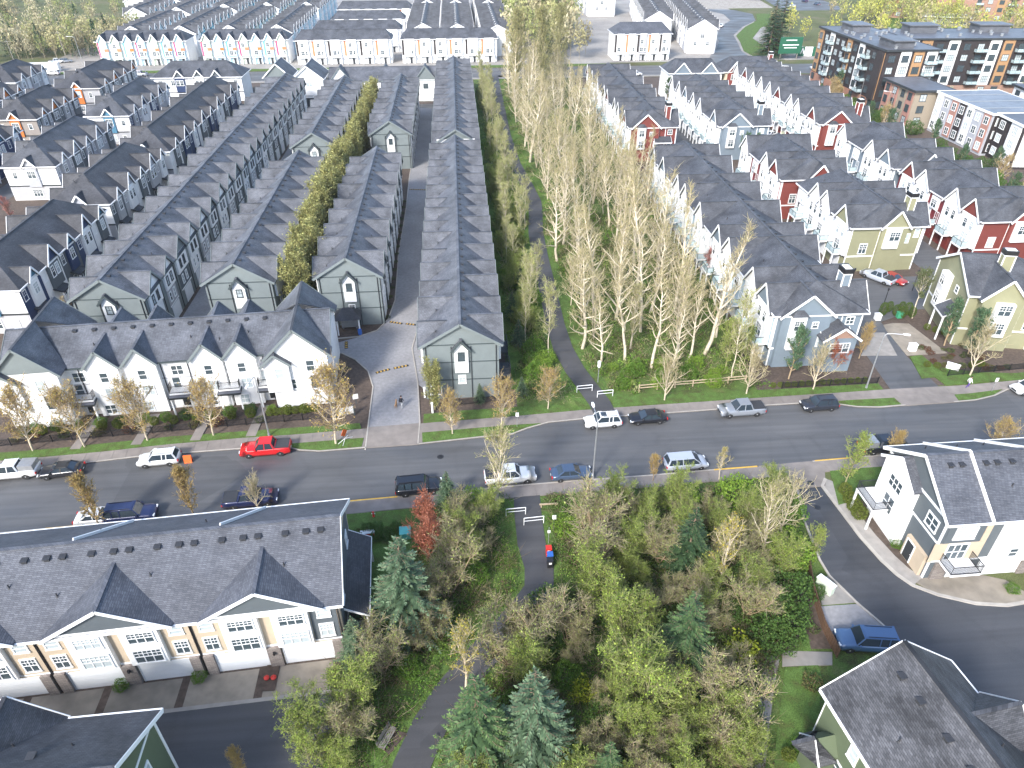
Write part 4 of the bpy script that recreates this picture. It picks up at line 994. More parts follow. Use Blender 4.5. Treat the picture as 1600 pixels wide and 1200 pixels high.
# raised white verge strips on the rear slope
for x_ in ((-31.65, 45.87)[0] - FCX, (-19.97, 47.18)[0] - FCX):
    zf = lambda v: f_.rg - f_.k * abs(v) + 0.32
    MB().bar((x_ - 1.4, 0.6, zf(0.6)), (x_ + 1.0, 5.7, zf(5.7)), 0.14, 0.3).obj('verge_strip', 'white_trim', f_.root)
# east end: dark siding, lean-to and deck
f_.panel('F', 0, 10.4, 0.1, 7.45, 'slate_side')
f_.porch('F', 0.3, 3.3, 9.2, 2.1, rise=1.3, posts=True, roof='roof_dark')
for u in (-3.6, 2.8): f_.win('F', u, 4.9, 0.9, 1.3, 'plain', out=0.05)
f_.win('F', 0, 0.9, 1.6, 1.6, 'plain', out=0.05); f_.door('F', -3.3, 0.1, out=0.05)
f_.balcony('F', -4.0, 0.9, 2.2, 2.0, 'bars', 'grey_metal', posts=False)

# block across the alley, cut by the frame corner
g2 = Block('townhouse_row', 'dark roof with a moss green gable end at the frame corner', -40.2, 23.0, R(2.0), 35, 11.2, 8.0, 11.6, 'roof_dark', 'moss', near=True, og=0.5)
g2.bay('L', 8.6, 5.5, 3, 8.0, 0.3, 'moss', 10.6)
g2.win('F', 2.6, 5.2, 1.0, 1.4, 'plain'); g2.win('F', -1.5, 5.2, 1.0, 1.4, 'plain'); g2.band('F', 7.8, -5.5, 5.5, 0.2); g2.post('F', 5.4, 0, 8, 0.2); g2.post('F', -5.4, 0, 8, 0.2)
for i in range(5): g2.garage('L', 15 - i * 6.2, 4.6, 2.2)
g2.vents([12, 5, 1, -4], 2.0, [(10, 3.4), (14, 2.8), (3, 3.0)])

# near dark roof, bottom right
r_ = Block('townhouse_row', 'near dark shingled roof with mossy green wall beside the blue estate car', 31.75, 16.2, R(-82), 24.6, 9.9, 7.6, 11.3, 'roof_near', 'moss', near=True, ends=('gable', 'gable'), og=0.45, gutter='white_trim')
# with this turn local +x points towards us: face R looks to the west (greenbelt side)
for u, z, w, h in ((-8.7, 5.0, 0.7, 1.3), (-6.3, 5.0, 0.7, 1.3), (-3.3, 4.6, 1.6, 1.8), (-9.5, 2.0, 0.8, 1.2)): r_.win('R', u, z, w, h, 'plain')
r_.bay('R', -10.6, 2.0, 0.1, 3.6, 1.3, 'moss', 4.9, trim='white_trim', oc=0.25)
r_.balcony('R', -5.0, 2.6, 3.0, 1.6, 'bars', 'white_trim')
r_.band('R', 7.2, -12.2, 12.2, 0.2)
for u in (-4.9, 4.9): r_.post('N', u, 0, 7.6, 0.2)
r_.win('N', 0, 5, 1.2, 1.4, 'plain')
r_.bay('N', 0.4, 5.0, 0.1, 6.3, 1.1, 'moss', 7.9, oc=0.35)
r_.vents([-10.8, -8.9, -6.3, -4.2, -2.0, 0.3], -1.3, [(-7.5, -3.4), (-4.5, -3.2), (-5.5, 2.4), (-2.0, -3.5)])
for u in (-7.6, -3.0): r_.bay('L', u, 4.2, 3, 7.6, 0.35, 'moss', 9.9)

# house at the right, white end with two-level porch
h_ = Block('townhouse_row', 'white and beige terrace with black balcony rails beside the curved drive', 55.2, 48.35, R(1.0), 24, 10.2, 8.0, 11.3, 'roof_blue', 'slate_side', near=True, og=0.5)
# party-wall upstands across the roof
for u in (-8.2, -2.6, 3.0, 8.6):
    for sg in (-1, 1):
        zf = lambda v: h_.rg - h_.k * abs(v) + 0.33
        MB().bar((u, 0, zf(0)), (u, sg * 5.65, zf(5.65)), 0.16, 0.32).obj('party_wall_cap', 'white_trim', h_.root)
h_.vents([-10.5, -9.4, -7.0, -5.9, -4.4, -1.5, 0.5, 4.0], -1.0, [(-5.2, -2.9), (-10, 3.2), (-7, 2.9), (-4, 3.1)])
# west end
h_.panel('N', 0, 10.0, 0.1, 7.9, 'slate_side')
h_.bay('N', -1.9, 5.2, 0.1, 7.6, 0.7, 'white_wall', 9.4, back=1.5, wins=[(0, 5.4, 2.0, 1.3), (0, 2.5, 1.6, 1.9)], kind='plain')
h_.bay('N', 3.2, 3.0, 0.1, 2.7, 0.4, 'beige', None); h_.door('N', 2.6, 0.2, 1.1, 2.2, out=0.42); h_.win('N', 3.4, 5.4, 1.5, 1.3, 'plain', out=0.06)
h_.balcony('N', -3.2, 2.9, 3.4, 2.4, 'bars', 'white_trim'); h_.band('N', 4.7, 0.8, 5.0, 0.2, out=0.05); h_.band('N', 7.6, -5, 5, 0.25, out=0.05)
h_.post('N', 5.0, 0.1, 8.0, 0.25); h_.post('N', 0.8, 0.1, 4.7, 0.2, out=0.05)
# front towards us
for i, u in enumerate((-9.9, -4.4, 1.2, 6.8)):
    if i % 2 == 0:
        h_.panel('R', u, 3.6, 4.9, 7.6, 'slate_side'); h_.win('R', u, 5.5, 1.9, 1.3, 'plain', out=0.06, blind=True)
        h_.panel('R', u, 5.0, 2.4, 4.9, 'beige'); h_.panel('R', u + 2.2, 0.6, 4.95, 7.6, 'beige'); h_.win('R', u - 0.1, 2.8, 1.9, 1.9, 'plain', out=0.06)
        h_.balcony('R', u + 0.2, 2.55, 3.0, 1.9, 'bars', 'white_trim', posts=False)
        h_.bay('R', u - 0.9, 1.3, 0.05, 2.4, 0.25, 'stone_clad', None, name='stone_pier'); h_.garage('R', u + 1.0, 1.6, 2.1, 'garage_white')
    else:
        h_.bay('R', u, 3.9, 2.4, 7.7, 0.6, 'white_wall', None, wins=[(0.9, 6.2, 0.7, 1.0), (-0.2, 3.2, 0.8, 1.0)], kind='plain')
        h_.garage('R', u - 0.3, 4.2, 2.2); h_.bay('R', u + 2.25, 0.8, 0.05, 2.4, 0.3, 'stone_clad', None, name='stone_pier')
h_.band('R', 2.4, -12, 12, 0.2); h_.band('R', 7.7, -12, 12, 0.22)

# house at the corner of the eastern block
q = Block('gabled_house', 'olive house with tall white bay behind two blue pines at the road corner', 79.0, 89.3, R(-12), 13.0, 12.0, 8.4, 11.8, 'roof_slate', 'olive', near=True, ends=('gable', 'hip'), cat='house')
q.bay('N', -1.2, 2.2, 2.6, 8.2, 0.9, 'white_wall', None, wins=[(0, 6.4, 1.3, 1.4), (0, 3.4, 1.3, 1.6)]); q.win('N', 2.0, 6.6, 0.8, 0.9, 'plain')
q.porch('N', 3.2, 4.0, 3.6, 2.0, rise=1.2); q.band('N', 2.7, -6, 6, 0.25); q.post('N', -5.9, 0.1, 8.3, 0.2); q.post('N', 5.9, 0.1, 8.3, 0.2)
q.bay('R', -2.4, 5.4, 0.1, 8.4, 1.2, 'olive', 11.2, oc=0.5); q.bay('R', -2.2, 2.4, 2.7, 7.9, 1.9, 'white_wall', None, wins=[(0, 6.2, 1.6, 1.5), (0, 3.2, 1.4, 1.7)])
q.win('R', 2.6, 6.2, 0.9, 1.6, 'plain', blind=True); q.win('R', 2.6, 3.3, 0.9, 1.6, 'plain'); q.band('R', 2.7, -6.5, 6.5, 0.25); q.post('R', 0.9, 0.1, 8.3, 0.2); q.post('R', 6.4, 0.1, 8.3, 0.2)
q.chimney(-1.5, -2.0, 1.5, 1.1, 13.0, 'olive'); q.bay('R', 5.3, 3.6, 0.1, 8.4, 0.7, 'white_wall', 10.6, wins=[(0, 6.0, 1.6, 1.4), (0, 3, 1.6, 1.6)])
q2 = Block('gabled_house', 'olive and white house cut by the frame beyond the corner house', 94.5, 88.0, R(-10), 16.0, 12.0, 8.4, 11.6, 'roof_slate', 'olive', near=True, ends=('hip', 'hip'), cat='house')
for u in (-5, 1.5): q2.bay('R', u, 4.6, 0.1, 8.4, 0.8, 'white_wall', 11.0, wins=[(0, 6.0, 1.6, 1.5), (0, 3, 1.6, 1.6)])

# front porch house piece on the blue-grey terrace
r1a.bay('N', 2.6, 4.4, 0.1, 5.4, 2.3, 'blue_grey', 7.0, oc=0.5, back=0.1, gab='brick_red', name='entrance_gable', wins=[(0, 3.3, 2.6, 1.3)])

# ---------------------------------------------------------------- beyond the far street
def bright_row(label, x0, x1, y0, y1, cols, acc, n, roof='roof_slate', ev=8.6, rg=11.4):
    b_ = Block('townhouse_row', label, (x0 + x1) / 2, (y0 + y1) / 2, R(0.4), x1 - x0, y1 - y0, ev, rg, roof, 'white_wall', ends=('hip', 'hip'), group='bright terraces beyond the far street', hipk=0.5)
    du = b_.L / n
    for i in range(n):
        u = -b_.L / 2 + du * (i + 0.5)
        c = cols[i % len(cols)]
        b_.bay('R', u, du * 0.62, 0.1, ev, 0.8, c, rg - 0.6 if acc else None, wins=[(-0.5, 6.2, 1.0, 1.3), (-0.5, 3.4, 1.2, 1.4), (0.9, 3.5, 0.6, 1.2)], oc=0.3, kind='plain')
        if acc:
            b_.panel('R', u + 0.9, 1.5, 5.0, 6.0, acc[i % len(acc)], name='accent_panel', out=0.8)
            b_.panel('R', u - du / 2 + 0.6, 1.0, 2.9, ev - 0.2, ('pink', 'ice_blue', 'aqua')[i % 3], name='accent_panel')
        else:
            b_.panel('R', u - du / 2 + 0.5, 0.8, 2.9, ev - 0.2, 'coral' if i % 2 else 'espresso', name='accent_panel')
            b_.band('R', ev - 0.1, u - du * 0.31, u + du * 0.31, 0.25, 'white_trim', out=0.8)
        b_.porch('R', u, 2.7, du * 0.7, 1.6, rise=0.3, roof='roof_flat', posts=True)
        b_.door('R', u + 0.4, 0.1, out=0.8)
    return b_
bright_row('pastel terrace with pink strips and coral panels, by the cleared yard', -136, -103, 307, 318, ('ice_blue', 'pale_green', 'ice_blue'), ('coral', 'coral', 'orange'), 7)
bright_row('pastel terrace with blue strips and coral panels beside the pink one', -97.5, -64.5, 307, 318, ('pale_green', 'ice_blue', 'ice_blue'), ('coral', 'orange', 'coral'), 7)
bright_row('white boxy terrace with six tall fronts facing the far street', -61, -24.5, 304, 314, ('white_wall',), None, 6)
bright_row('second white boxy terrace of six fronts, right behind the long grey row', -20.5, 16.5, 304, 314, ('white_wall',), None, 6)
bright_row('white row with a flat front just behind the six tall fronts', -58, -22, 328, 338, ('white_wall',), None, 5)
bright_row('white low row two streets behind the six tall fronts', -54, -22, 358, 368, ('white_wall',), None, 5)
bright_row('white row at the top edge of the photo above the boxy fronts', -56, -20, 392, 402, ('white_wall',), None, 6)
def back_row(label, x, y0, y1, side, W=10.5, roof='roof_slate', stripes=0, ev=8.6, rg=11.4, turn=0.0):
    b_ = Block('townhouse_row', label, x, (y0 + y1) / 2, PI / 2 - turn, y1 - y0, W, ev, rg, roof, 'white_wall', group='bright terraces beyond the far street')
    n = int(b_.L / 6)
    for i in range(n):
        u = -b_.L / 2 + (i + 0.5) * b_.L / n
        for f in 'RL':
            b_.bay(f, u, 4.2, 0.1, ev - 0.1, 0.6, side[i % len(side)], rg - 0.25, wins=[(0, 6.2, 1.4, 1.3), (0, 3.4, 1.4, 1.4)], kind='plain')
            b_.panel(f, u + 2.2, 1.0, 3, ev - 0.2, 'espresso', name='accent_panel')
        if stripes:
            for sg in (-1,): MB().bar((u, 0.4, rg + 0.32 - b_.k * 0.4), (u, W / 2, rg + 0.32 - b_.k * W / 2), 0.16, 0.2).obj('party_wall_cap', 'white_trim', b_.root)
    b_.win('N', 0, 6, 1.6, 1.4); b_.win('N', -2.5, 3.2, 1.2, 1.4); b_.win('N', 2.5, 3.2, 1.2, 1.4)
    return b_
pal = (('ice_blue', 'white_wall'), ('white_wall', 'aqua'), ('ice_blue', 'pale_green'))
for i, (x, y0, y1) in enumerate(((-128, 323, 430), (-109, 323, 450), (-90, 323, 460), (-71, 323, 460), (-147, 380, 470), (-165, 430, 520))):
    for hf, (a_, c_) in (('near half', (y0, (y0 + y1) / 2 - 4)), ('far half', ((y0 + y1) / 2 + 4, y1))): back_row(('long grey roof running away behind the pink-striped terrace', 'grey roofed row behind the gap of the pink-striped terrace', 'grey roofed row behind the blue-striped terrace', 'grey roofed row ending beside the white boxy fronts', 'grey roof emerging from the wood behind the pastel terraces', 'topmost grey roof at the wood edge')[i] + ', ' + hf, x, a_, c_, pal[i % 3])
for i, (x, y0, y1) in enumerate(((-12.5, 322, 470), (1.5, 320, 470), (17.5, 316, 470))):
    for hf, (a_, c_) in (('near half', (y0, (y0 + y1) / 2 - 4)), ('far half', ((y0 + y1) / 2 + 4, y1))): back_row(('first of three roofs with fire-wall stripes above the boxy terrace', 'middle of three roofs with fire-wall stripes above the boxy terrace', 'last of three striped roofs, with a plain white wall')[i] + ', ' + hf, x, a_, c_, ('white_wall',), 11.5, stripes=1)
bright_row('white three storey terrace with bay windows beyond the grove at the far street', 63, 85.5, 303, 315, ('white_wall', 'white_wall', 'grey_side'), None, 5, 'roof_blue', 9.6, 12.8)
for i, (x, y0, y1, w) in enumerate(((110.5, 314, 432, 11), (97, 340, 440, 11), (80, 425, 480, 14))):
    back_row(('white gabled row with striped roof beside the curving road', 'white row with striped roof between the bay-windowed terrace and the curving road', 'white house row at the top edge above the grove')[i], x, y0, y1, ('white_wall', 'lilac_grey'), w, stripes=1, ev=9.4, rg=12.6, turn=R(8.5) if i < 2 else 0.0)

# ---------------------------------------------------------------- flat roofed apartment blocks, upper right
class Flat(Block):
    def __init__(s, name, label, cx, cy, rot, L, W, h, wall, roof='roof_flat', eave=0.5, trim='dark_trim', group=None, cat='apartment block'):
        s.L, s.W, s.ev, s.rg, s.o, s.near, s.trim, s.roofm, s.k, s.rot = L, W, h, h, eave, False, trim, roof, 0.3, rot
        s.root = tag(empty(name, (cx, cy, 0), rot), label, cat, group)
        MB().box(-L / 2, L / 2, -W / 2, W / 2, -0.2, h).obj('wall', wall, s.root)
        s.roof = MB().box(-L / 2 - eave, L / 2 + eave, -W / 2 - eave, W / 2 + eave, h, h + 0.35).obj('roof', roof, s.root)
        for (x0, x1, y0, y1) in ((-L / 2 - eave, L / 2 + eave, -W / 2 - eave - .08, -W / 2 - eave), (-L / 2 - eave, L / 2 + eave, W / 2 + eave, W / 2 + eave + .08), (-L / 2 - eave - .08, -L / 2 - eave, -W / 2 - eave, W / 2 + eave), (L / 2 + eave, L / 2 + eave + .08, -W / 2 - eave, W / 2 + eave)):
            MB().box(x0, x1, y0, y1, h - 0.1, h + 0.45).obj('fascia', trim, s.root)
    def storeys(s, f, length, n, fh, cols, pitch=4.2, wtrim='dark_trim', ww=1.9, wh=1.7, z0=0.6, balc=None):
        k = max(1, int(length / pitch)); du = length / k
        for j in range(k):
            u = -length / 2 + (j + 0.5) * du; c = cols[j % len(cols)]
            if c: s.panel(f, u, du * 0.8, z0 + fh * 0.9 if n > 3 else z0, s.ev - 0.1, c, d=0.18)
            for i in range(n):
                s.win(f, u, z0 + i * fh + 0.6, ww, wh, 'plain', wtrim, out=0.18 if c else 0)
                if balc and j % balc == balc - 1 and i > 0: s.balcony(f, u, z0 + i * fh, du * 0.85, 1.5, 'glass', 'espresso', posts=False)
    def clutter(s, n, seed):
        rr = random.Random(seed)
        for i in range(n):
            x, y = rr.uniform(-s.L / 2 + 1, s.L / 2 - 1), rr.uniform(-s.W / 2 + 1, s.W / 2 - 1)
            link('roof_vent', cached('rv2', lambda: MB().box(-0.3, 0.3, -0.3, 0.3, 0, 0.7).box(-.4, .4, -.4, .4, .7, .8).make('roof_vent', 'grey_metal')), s.root, (x, y, s.ev + 0.35))
m1 = Flat('apartment_block', 'five storey apartment block with dark frames and orange panels at the road bend', 134.0, 239.5, PI / 2, 45, 16, 17.0, 'espresso', group='apartment blocks')
m1.storeys('L', 45, 5, 3.2, ('tangerine', 'espresso', None, 'white_wall', None), 3.8, balc=3); m1.storeys('N', 16, 5, 3.2, (None, 'white_wall', 'tangerine', 'white_wall'), 4.0, balc=4)
m1.panel('L', 0, 45, 0.1, 3.2, 'brick_red', d=0.1); m1.clutter(26, 3)
for (x, y, w, d) in ((-16, 2, 9, 6), (14, 0, 8, 6)):
    MB().box(x - w / 2, x + w / 2, y - d / 2, y + d / 2, 17.3, 19.2).box(x - w / 2 - .6, x + w / 2 + .6, y - d / 2 - .6, y + d / 2 + .6, 19.2, 19.5).obj('roof_house', 'roof_flat', m1.root)
m1.bay('L', -20.5, 3, 3.3, 16.8, 0.8, 'espresso', None)
m2 = Flat('apartment_block', 'long five storey wing with orange and white bays reaching the right frame edge', 187.0, 243.0, R(-3), 88, 19, 17.0, 'espresso', group='apartment blocks')
m2.storeys('R', 88, 5, 3.2, ('white_wall', 'tangerine', None, 'white_wall', None, None), 4.2, balc=3); m2.panel('R', 0, 88, 0.1, 3.4, 'brick_red', d=0.1); m2.clutter(40, 5)
for (x, y, w, d) in ((-34, 4, 9, 6), (-10, 5, 10, 6), (16, 5, 10, 6)):
    MB().box(x - w / 2, x + w / 2, y - d / 2, y + d / 2, 17.3, 19.4).box(x - w / 2 - .6, x + w / 2 + .6, y - d / 2 - .6, y + d / 2 + .6, 19.4, 19.7).obj('roof_house', 'roof_flat', m2.root)
m3 = Flat('apartment_block', 'three storey tan brick house with salmon bays below the tall apartments', 131.5, 206, PI / 2, 16, 10, 10.0, 'brick_tan', eave=0.9)
m3.storeys('L', 16, 3, 3.1, ('salmon', None, 'salmon'), 4.0, wtrim='dark_trim', ww=1.6); m3.storeys('N', 10, 3, 3.1, (None, None), 4.5, ww=1.7)
m4 = Flat('townhouse_row', 'flat roofed salmon and white terrace with grey seamed roof', 140.5, 184.5, PI / 2, 24, 17, 10.0, 'lilac_grey', roof='roof_membrane', trim='white_trim', eave=0.3, cat='townhouse block')
m4.storeys('L', 24, 3, 3.1, ('salmon', 'lilac_grey', 'white_wall', 'espresso'), 3.4, wtrim='white_trim', ww=1.5); m4.storeys('N', 17, 3, 3.1, ('espresso', 'white_wall'), 4.2, wtrim='white_trim', ww=1.8)
for u in (-7, 0, 7): MB().box(u - 0.1, u + 0.1, -8.5, 8.5, 10.36, 10.46).obj('party_wall_cap', 'grey_metal', m4.root)
m5 = Flat('townhouse_row', 'dark brown and white flat roofed terrace at the right frame edge', 148.0, 165.5, R(-6), 30, 11, 10.0, 'espresso', roof='roof_flat', trim='white_trim', eave=0.5, cat='townhouse block')
m5.storeys('R', 30, 3, 3.1, ('white_wall', None, 'espresso', 'white_wall'), 3.9, wtrim='white_trim', ww=1.9); m5.storeys('N', 11, 3, 3.1, ('espresso', 'white_wall'), 4.0, wtrim='white_trim'); m5.clutter(8, 8)
m6 = Flat('townhouse_row', 'white flat roofed houses with brown ends behind the hedge at the right edge', 176.0, 196.0, R(-6), 36, 11, 10.0, 'white_wall', roof='roof_flat', trim='dark_trim', eave=0.6, cat='townhouse block')
m6.storeys('R', 36, 3, 3.1, ('salmon', 'white_wall', 'espresso'), 4.0, wtrim='white_trim', ww=1.7); m6.storeys('N', 11, 3, 3.1, ('white_wall',), 4.0)
m7 = Flat('apartment_block', 'orange brick apartment block at the top corner of the photo', 290, 400, R(-22), 120, 26, 19.0, 'brick_red', group='apartment blocks', eave=0.8)
m7.storeys('R', 120, 5, 3.5, (None, 'tangerine', None), 5.2, wtrim='dark_trim', ww=2.0, balc=3)
for p_ in ((-25, 14), (20, 14)): MB().box(p_[0] - 8, p_[0] + 8, -15, -12, -0.2, 17).obj('brick_tower', 'brick_red', m7.root)
m8 = Flat('pavilion', 'low white roofed entrance pavilion in front of the brick apartments', 246, 382, R(-20), 22, 9, 4.2, 'brick_tan', roof='roof_membrane', trim='white_trim', eave=1.0, cat='building')
m8.storeys('R', 22, 1, 3.4, (None,), 4.0, wtrim='white_trim', ww=2.6, wh=1.9)

# ---------------------------------------------------------------- trees and plants
def nrm(a): return a / np.maximum(np.linalg.norm(a, axis=-1, keepdims=True), 1e-6)

def tubes(P0, P1, R0, R1, n):
    P0 = np.asarray(P0, float); P1 = np.asarray(P1, float); R0 = np.asarray(R0, float); R1 = np.asarray(R1, float)
    d = nrm(P1 - P0)
    ref = np.where(np.abs(d[:, 2:3]) > 0.9, np.array([[1.0, 0, 0]]), np.array([[0, 0, 1.0]]))
    a = nrm(np.cross(d, ref)); b_ = np.cross(d, a)
    t = np.arange(n) * 2 * math.pi / n
    ring = a[:, None, :] * np.cos(t)[None, :, None] + b_[:, None, :] * np.sin(t)[None, :, None]
    V = np.concatenate([P0[:, None] + ring * R0[:, None, None], P1[:, None] + ring * R1[:, None, None]], 1).reshape(-1, 3)
    base = (np.arange(len(P0)) * 2 * n)[:, None]
    i = np.arange(n); j = (i + 1) % n
    Fq = np.stack([base + i, base + j, base + n + j, base + n + i], -1).reshape(-1, 4)
    return V, Fq

def leaves(C, S, rng, up=0.3, aspect=0.6, D=None):
    """one quad per leaf, random facing (or pointing along D)"""
    N = len(C)
    if D is None: D = nrm(rng.normal(size=(N, 3)))
    nn = nrm(rng.normal(size=(N, 3)) + np.array([0, 0, up * 3]))
    s = nrm(np.cross(D, nn)); 
    a = D * S[:, None] * 0.5; w = s * (S * aspect * 0.5)[:, None]
    V = np.stack([C - a, C - a * 0.1 + w, C + a, C - a * 0.1 - w], 1).reshape(-1, 3)
    F_ = np.arange(4 * N).reshape(N, 4)
    return V, F_

def np_mesh(name, V, F_, mat, tint=None, smooth=False):
    me = bpy.data.meshes.new(name)
    me.vertices.add(len(V)); me.vertices.foreach_set('co', np.ascontiguousarray(V, np.float32).ravel())
    me.loops.add(F_.size); me.loops.foreach_set('vertex_index', np.ascontiguousarray(F_, np.int32).ravel())
    me.polygons.add(len(F_)); me.polygons.foreach_set('loop_start', np.arange(len(F_), dtype=np.int32) * F_.shape[1])
    me.polygons.foreach_set('loop_total', np.full(len(F_), F_.shape[1], np.int32))
    me.update(calc_edges=True)
    if tint is not None:
        at = me.attributes.new('tint', 'FLOAT_COLOR', 'POINT')
        c = np.ones((len(V), 4), np.float32); c[:, :3] = np.clip(tint, 0, 1)
        at.data.foreach_set('color', c.ravel())
    if smooth: me.polygons.foreach_set('use_smooth', np.ones(len(F_), bool))
    me.materials.append(MAT[mat])
    return me

def pick(rng, pal, n, var=0.18):
    pal = np.array(pal, float)
    return pal[rng.integers(0, len(pal), n)] * (1 + rng.normal(0, var, (n, 1)))

def grow(seed, H=9, r=0.12, cb=0.25, nl=20, ll=0.35, el=45, curl=0.25, ns=6, sl=0.45, nt=5, tl=0.6, stems=1, spread=0.0, prof='round', bark='bark_pale', twig=((0.34, 0.27, 0.18),), bud=None, nb=0, bs=0.14, tr=0.02, lean=0.03, wob=0.05, budup=0.3):
    """skeleton of a broadleaf tree; returns trunk mesh and crown mesh"""
    rng = np.random.default_rng(seed)
    A0, A1, AR0, AR1 = [], [], [], []
    B0, B1, BR0, BR1 = [], [], [], []
    limbs = []
    for st in range(stems):
        az = rng.uniform(0, 6.28); ln = lean * rng.normal(size=2)
        if stems > 1: ln = np.array([math.cos(az + st * 6.28 / stems), math.sin(az + st * 6.28 / stems)]) * spread * rng.uniform(0.5, 1.2)
        hh = H * (1 if st == 0 else rng.uniform(0.75, 1.0))
        m = 9; zs = np.linspace(0, 1, m)
        P = np.zeros((m, 3)); P[:, 2] = zs * hh; P[:, 0] = ln[0] * zs ** 0.8 * hh; P[:, 1] = ln[1] * zs ** 0.8 * hh
        P[1:, :2] += np.cumsum(rng.normal(0, wob * hh / m, (m - 1, 2)), 0)
        rad = r * (1 - zs) ** 0.8 * (0.8 if stems > 1 else 1) + 0.012
        A0 += list(P[:-1]); A1 += list(P[1:]); AR0 += list(rad[:-1]); AR1 += list(rad[1:])
        nls = max(4, nl // stems)
        for i in range(nls):
            t = cb + (0.97 - cb) * ((i + rng.uniform(0, 1)) / nls)
            p = np.array([np.interp(t, zs, P[:, k]) for k in range(3)])
            q = (t - cb) / (1 - cb)
            if prof == 'round': L = ll * hh * math.sin(math.pi * (0.18 + 0.75 * q)) 
            elif prof == 'cone': L = ll * hh * (1.05 - q)
            elif prof == 'vase': L = ll * hh * (0.55 + 0.45 * (1 - q))
            else: L = ll * hh * (0.5 + 0.5 * math.sin(math.pi * (0.1 + 0.8 * q)))
            L *= rng.uniform(0.65, 1.2)
            az = i * 2.4 + rng.normal(0, 0.4); e_ = math.radians(el + rng.normal(0, 9) + 18 * q)
            d = np.array([math.cos(az) * math.cos(e_), math.sin(az) * math.cos(e_), math.sin(e_)])
            k = 5; pts = [p]
            for s_ in range(k):
                d = nrm(d + np.array([0, 0, curl / k * 2]) + rng.normal(0, 0.10, 3)); pts.append(pts[-1] + d * L / k)
            rr = np.interp(t, zs, rad) * 0.62; rl = np.linspace(rr, 0.02, k + 1)
            A0 += pts[:-1]; A1 += pts[1:]; AR0 += list(rl[:-1]); AR1 += list(rl[1:])
            limbs.append((np.array(pts), L))
        limbs.append((P[-4:], hh * 0.25))
    subs = []
    for pts, L in limbs:
        for j in range(ns):
            s_ = rng.uniform(0.22, 1.0); x = s_ * (len(pts) - 1); i0 = min(int(x), len(pts) - 2)
            p = pts[i0] + (pts[i0 + 1] - pts[i0]) * (x - i0); d = nrm(pts[i0 + 1] - pts[i0])
            d = nrm(d * 0.8 + rng.normal(0, 0.55, 3) + np.array([0, 0, 0.25]))
            l = L * sl * (1.15 - 0.6 * s_) * rng.uniform(0.6, 1.2)
            q = [p]
            for _ in range(2): d = nrm(d + rng.normal(0, 0.15, 3) + np.array([0, 0, curl * 0.3])); q.append(q[-1] + d * l / 2)
            B0 += q[:-1]; B1 += q[1:]; BR0 += [tr * 1.3, tr]; BR1 += [tr, tr * 0.6]
            subs.append((q, d, l))
    S0 = np.array([s_[0][0] for s_ in subs]); S1 = np.array([s_[0][1] for s_ in subs]); S2 = np.array([s_[0][2] for s_ in subs]); SD = np.array([s_[1] for s_ in subs])
    n = len(subs) * nt
    idx = np.repeat(np.arange(len(subs)), nt); tt = rng.uniform(0.1, 1, n)[:, None]
    base = np.where(tt < 0.5, S0[idx] + (S1 - S0)[idx] * tt * 2, S1[idx] + (S2 - S1)[idx] * (tt - 0.5) * 2)
    td = nrm(SD[idx] * 0.7 + rng.normal(0, 0.5, (n, 3)) + np.array([0, 0, 0.2 + curl * 0.4]))
    tip = base + td * (tl * rng.uniform(0.5, 1.2, n))[:, None]
    B0 = np.concatenate([np.array(B0), base]); B1 = np.concatenate([np.array(B1), tip])
    BR0 = np.concatenate([np.array(BR0), np.full(n, tr * 0.7)]); BR1 = np.concatenate([np.array(BR1), np.full(n, tr * 0.35)])
    V, F_ = tubes(A0, A1, AR0, AR1, 6)
    trunk = np_mesh('trunk', V, F_, bark, smooth=True)
    V, F_ = tubes(B0, B1, BR0, BR1, 3)
    T = np.repeat(pick(rng, twig, len(B0), 0.12), 6, 0)
    if nb and bud:
        k = rng.integers(0, n, nb); f = rng.uniform(0.1, 1.05, nb)[:, None]
        C = base[k] + (tip - base)[k] * f + rng.normal(0, bs * 0.5, (nb, 3))
        LV, LF = leaves(C, bs * rng.uniform(0.6, 1.4, nb), rng, budup, 0.65)
        F_ = np.concatenate([F_, LF + len(V)]); V = np.concatenate([V, LV]); T = np.concatenate([T, np.repeat(pick(rng, bud, nb), 4, 0)])
    crown = np_mesh('crown', V, F_, 'leaf', T)
    return trunk, crown

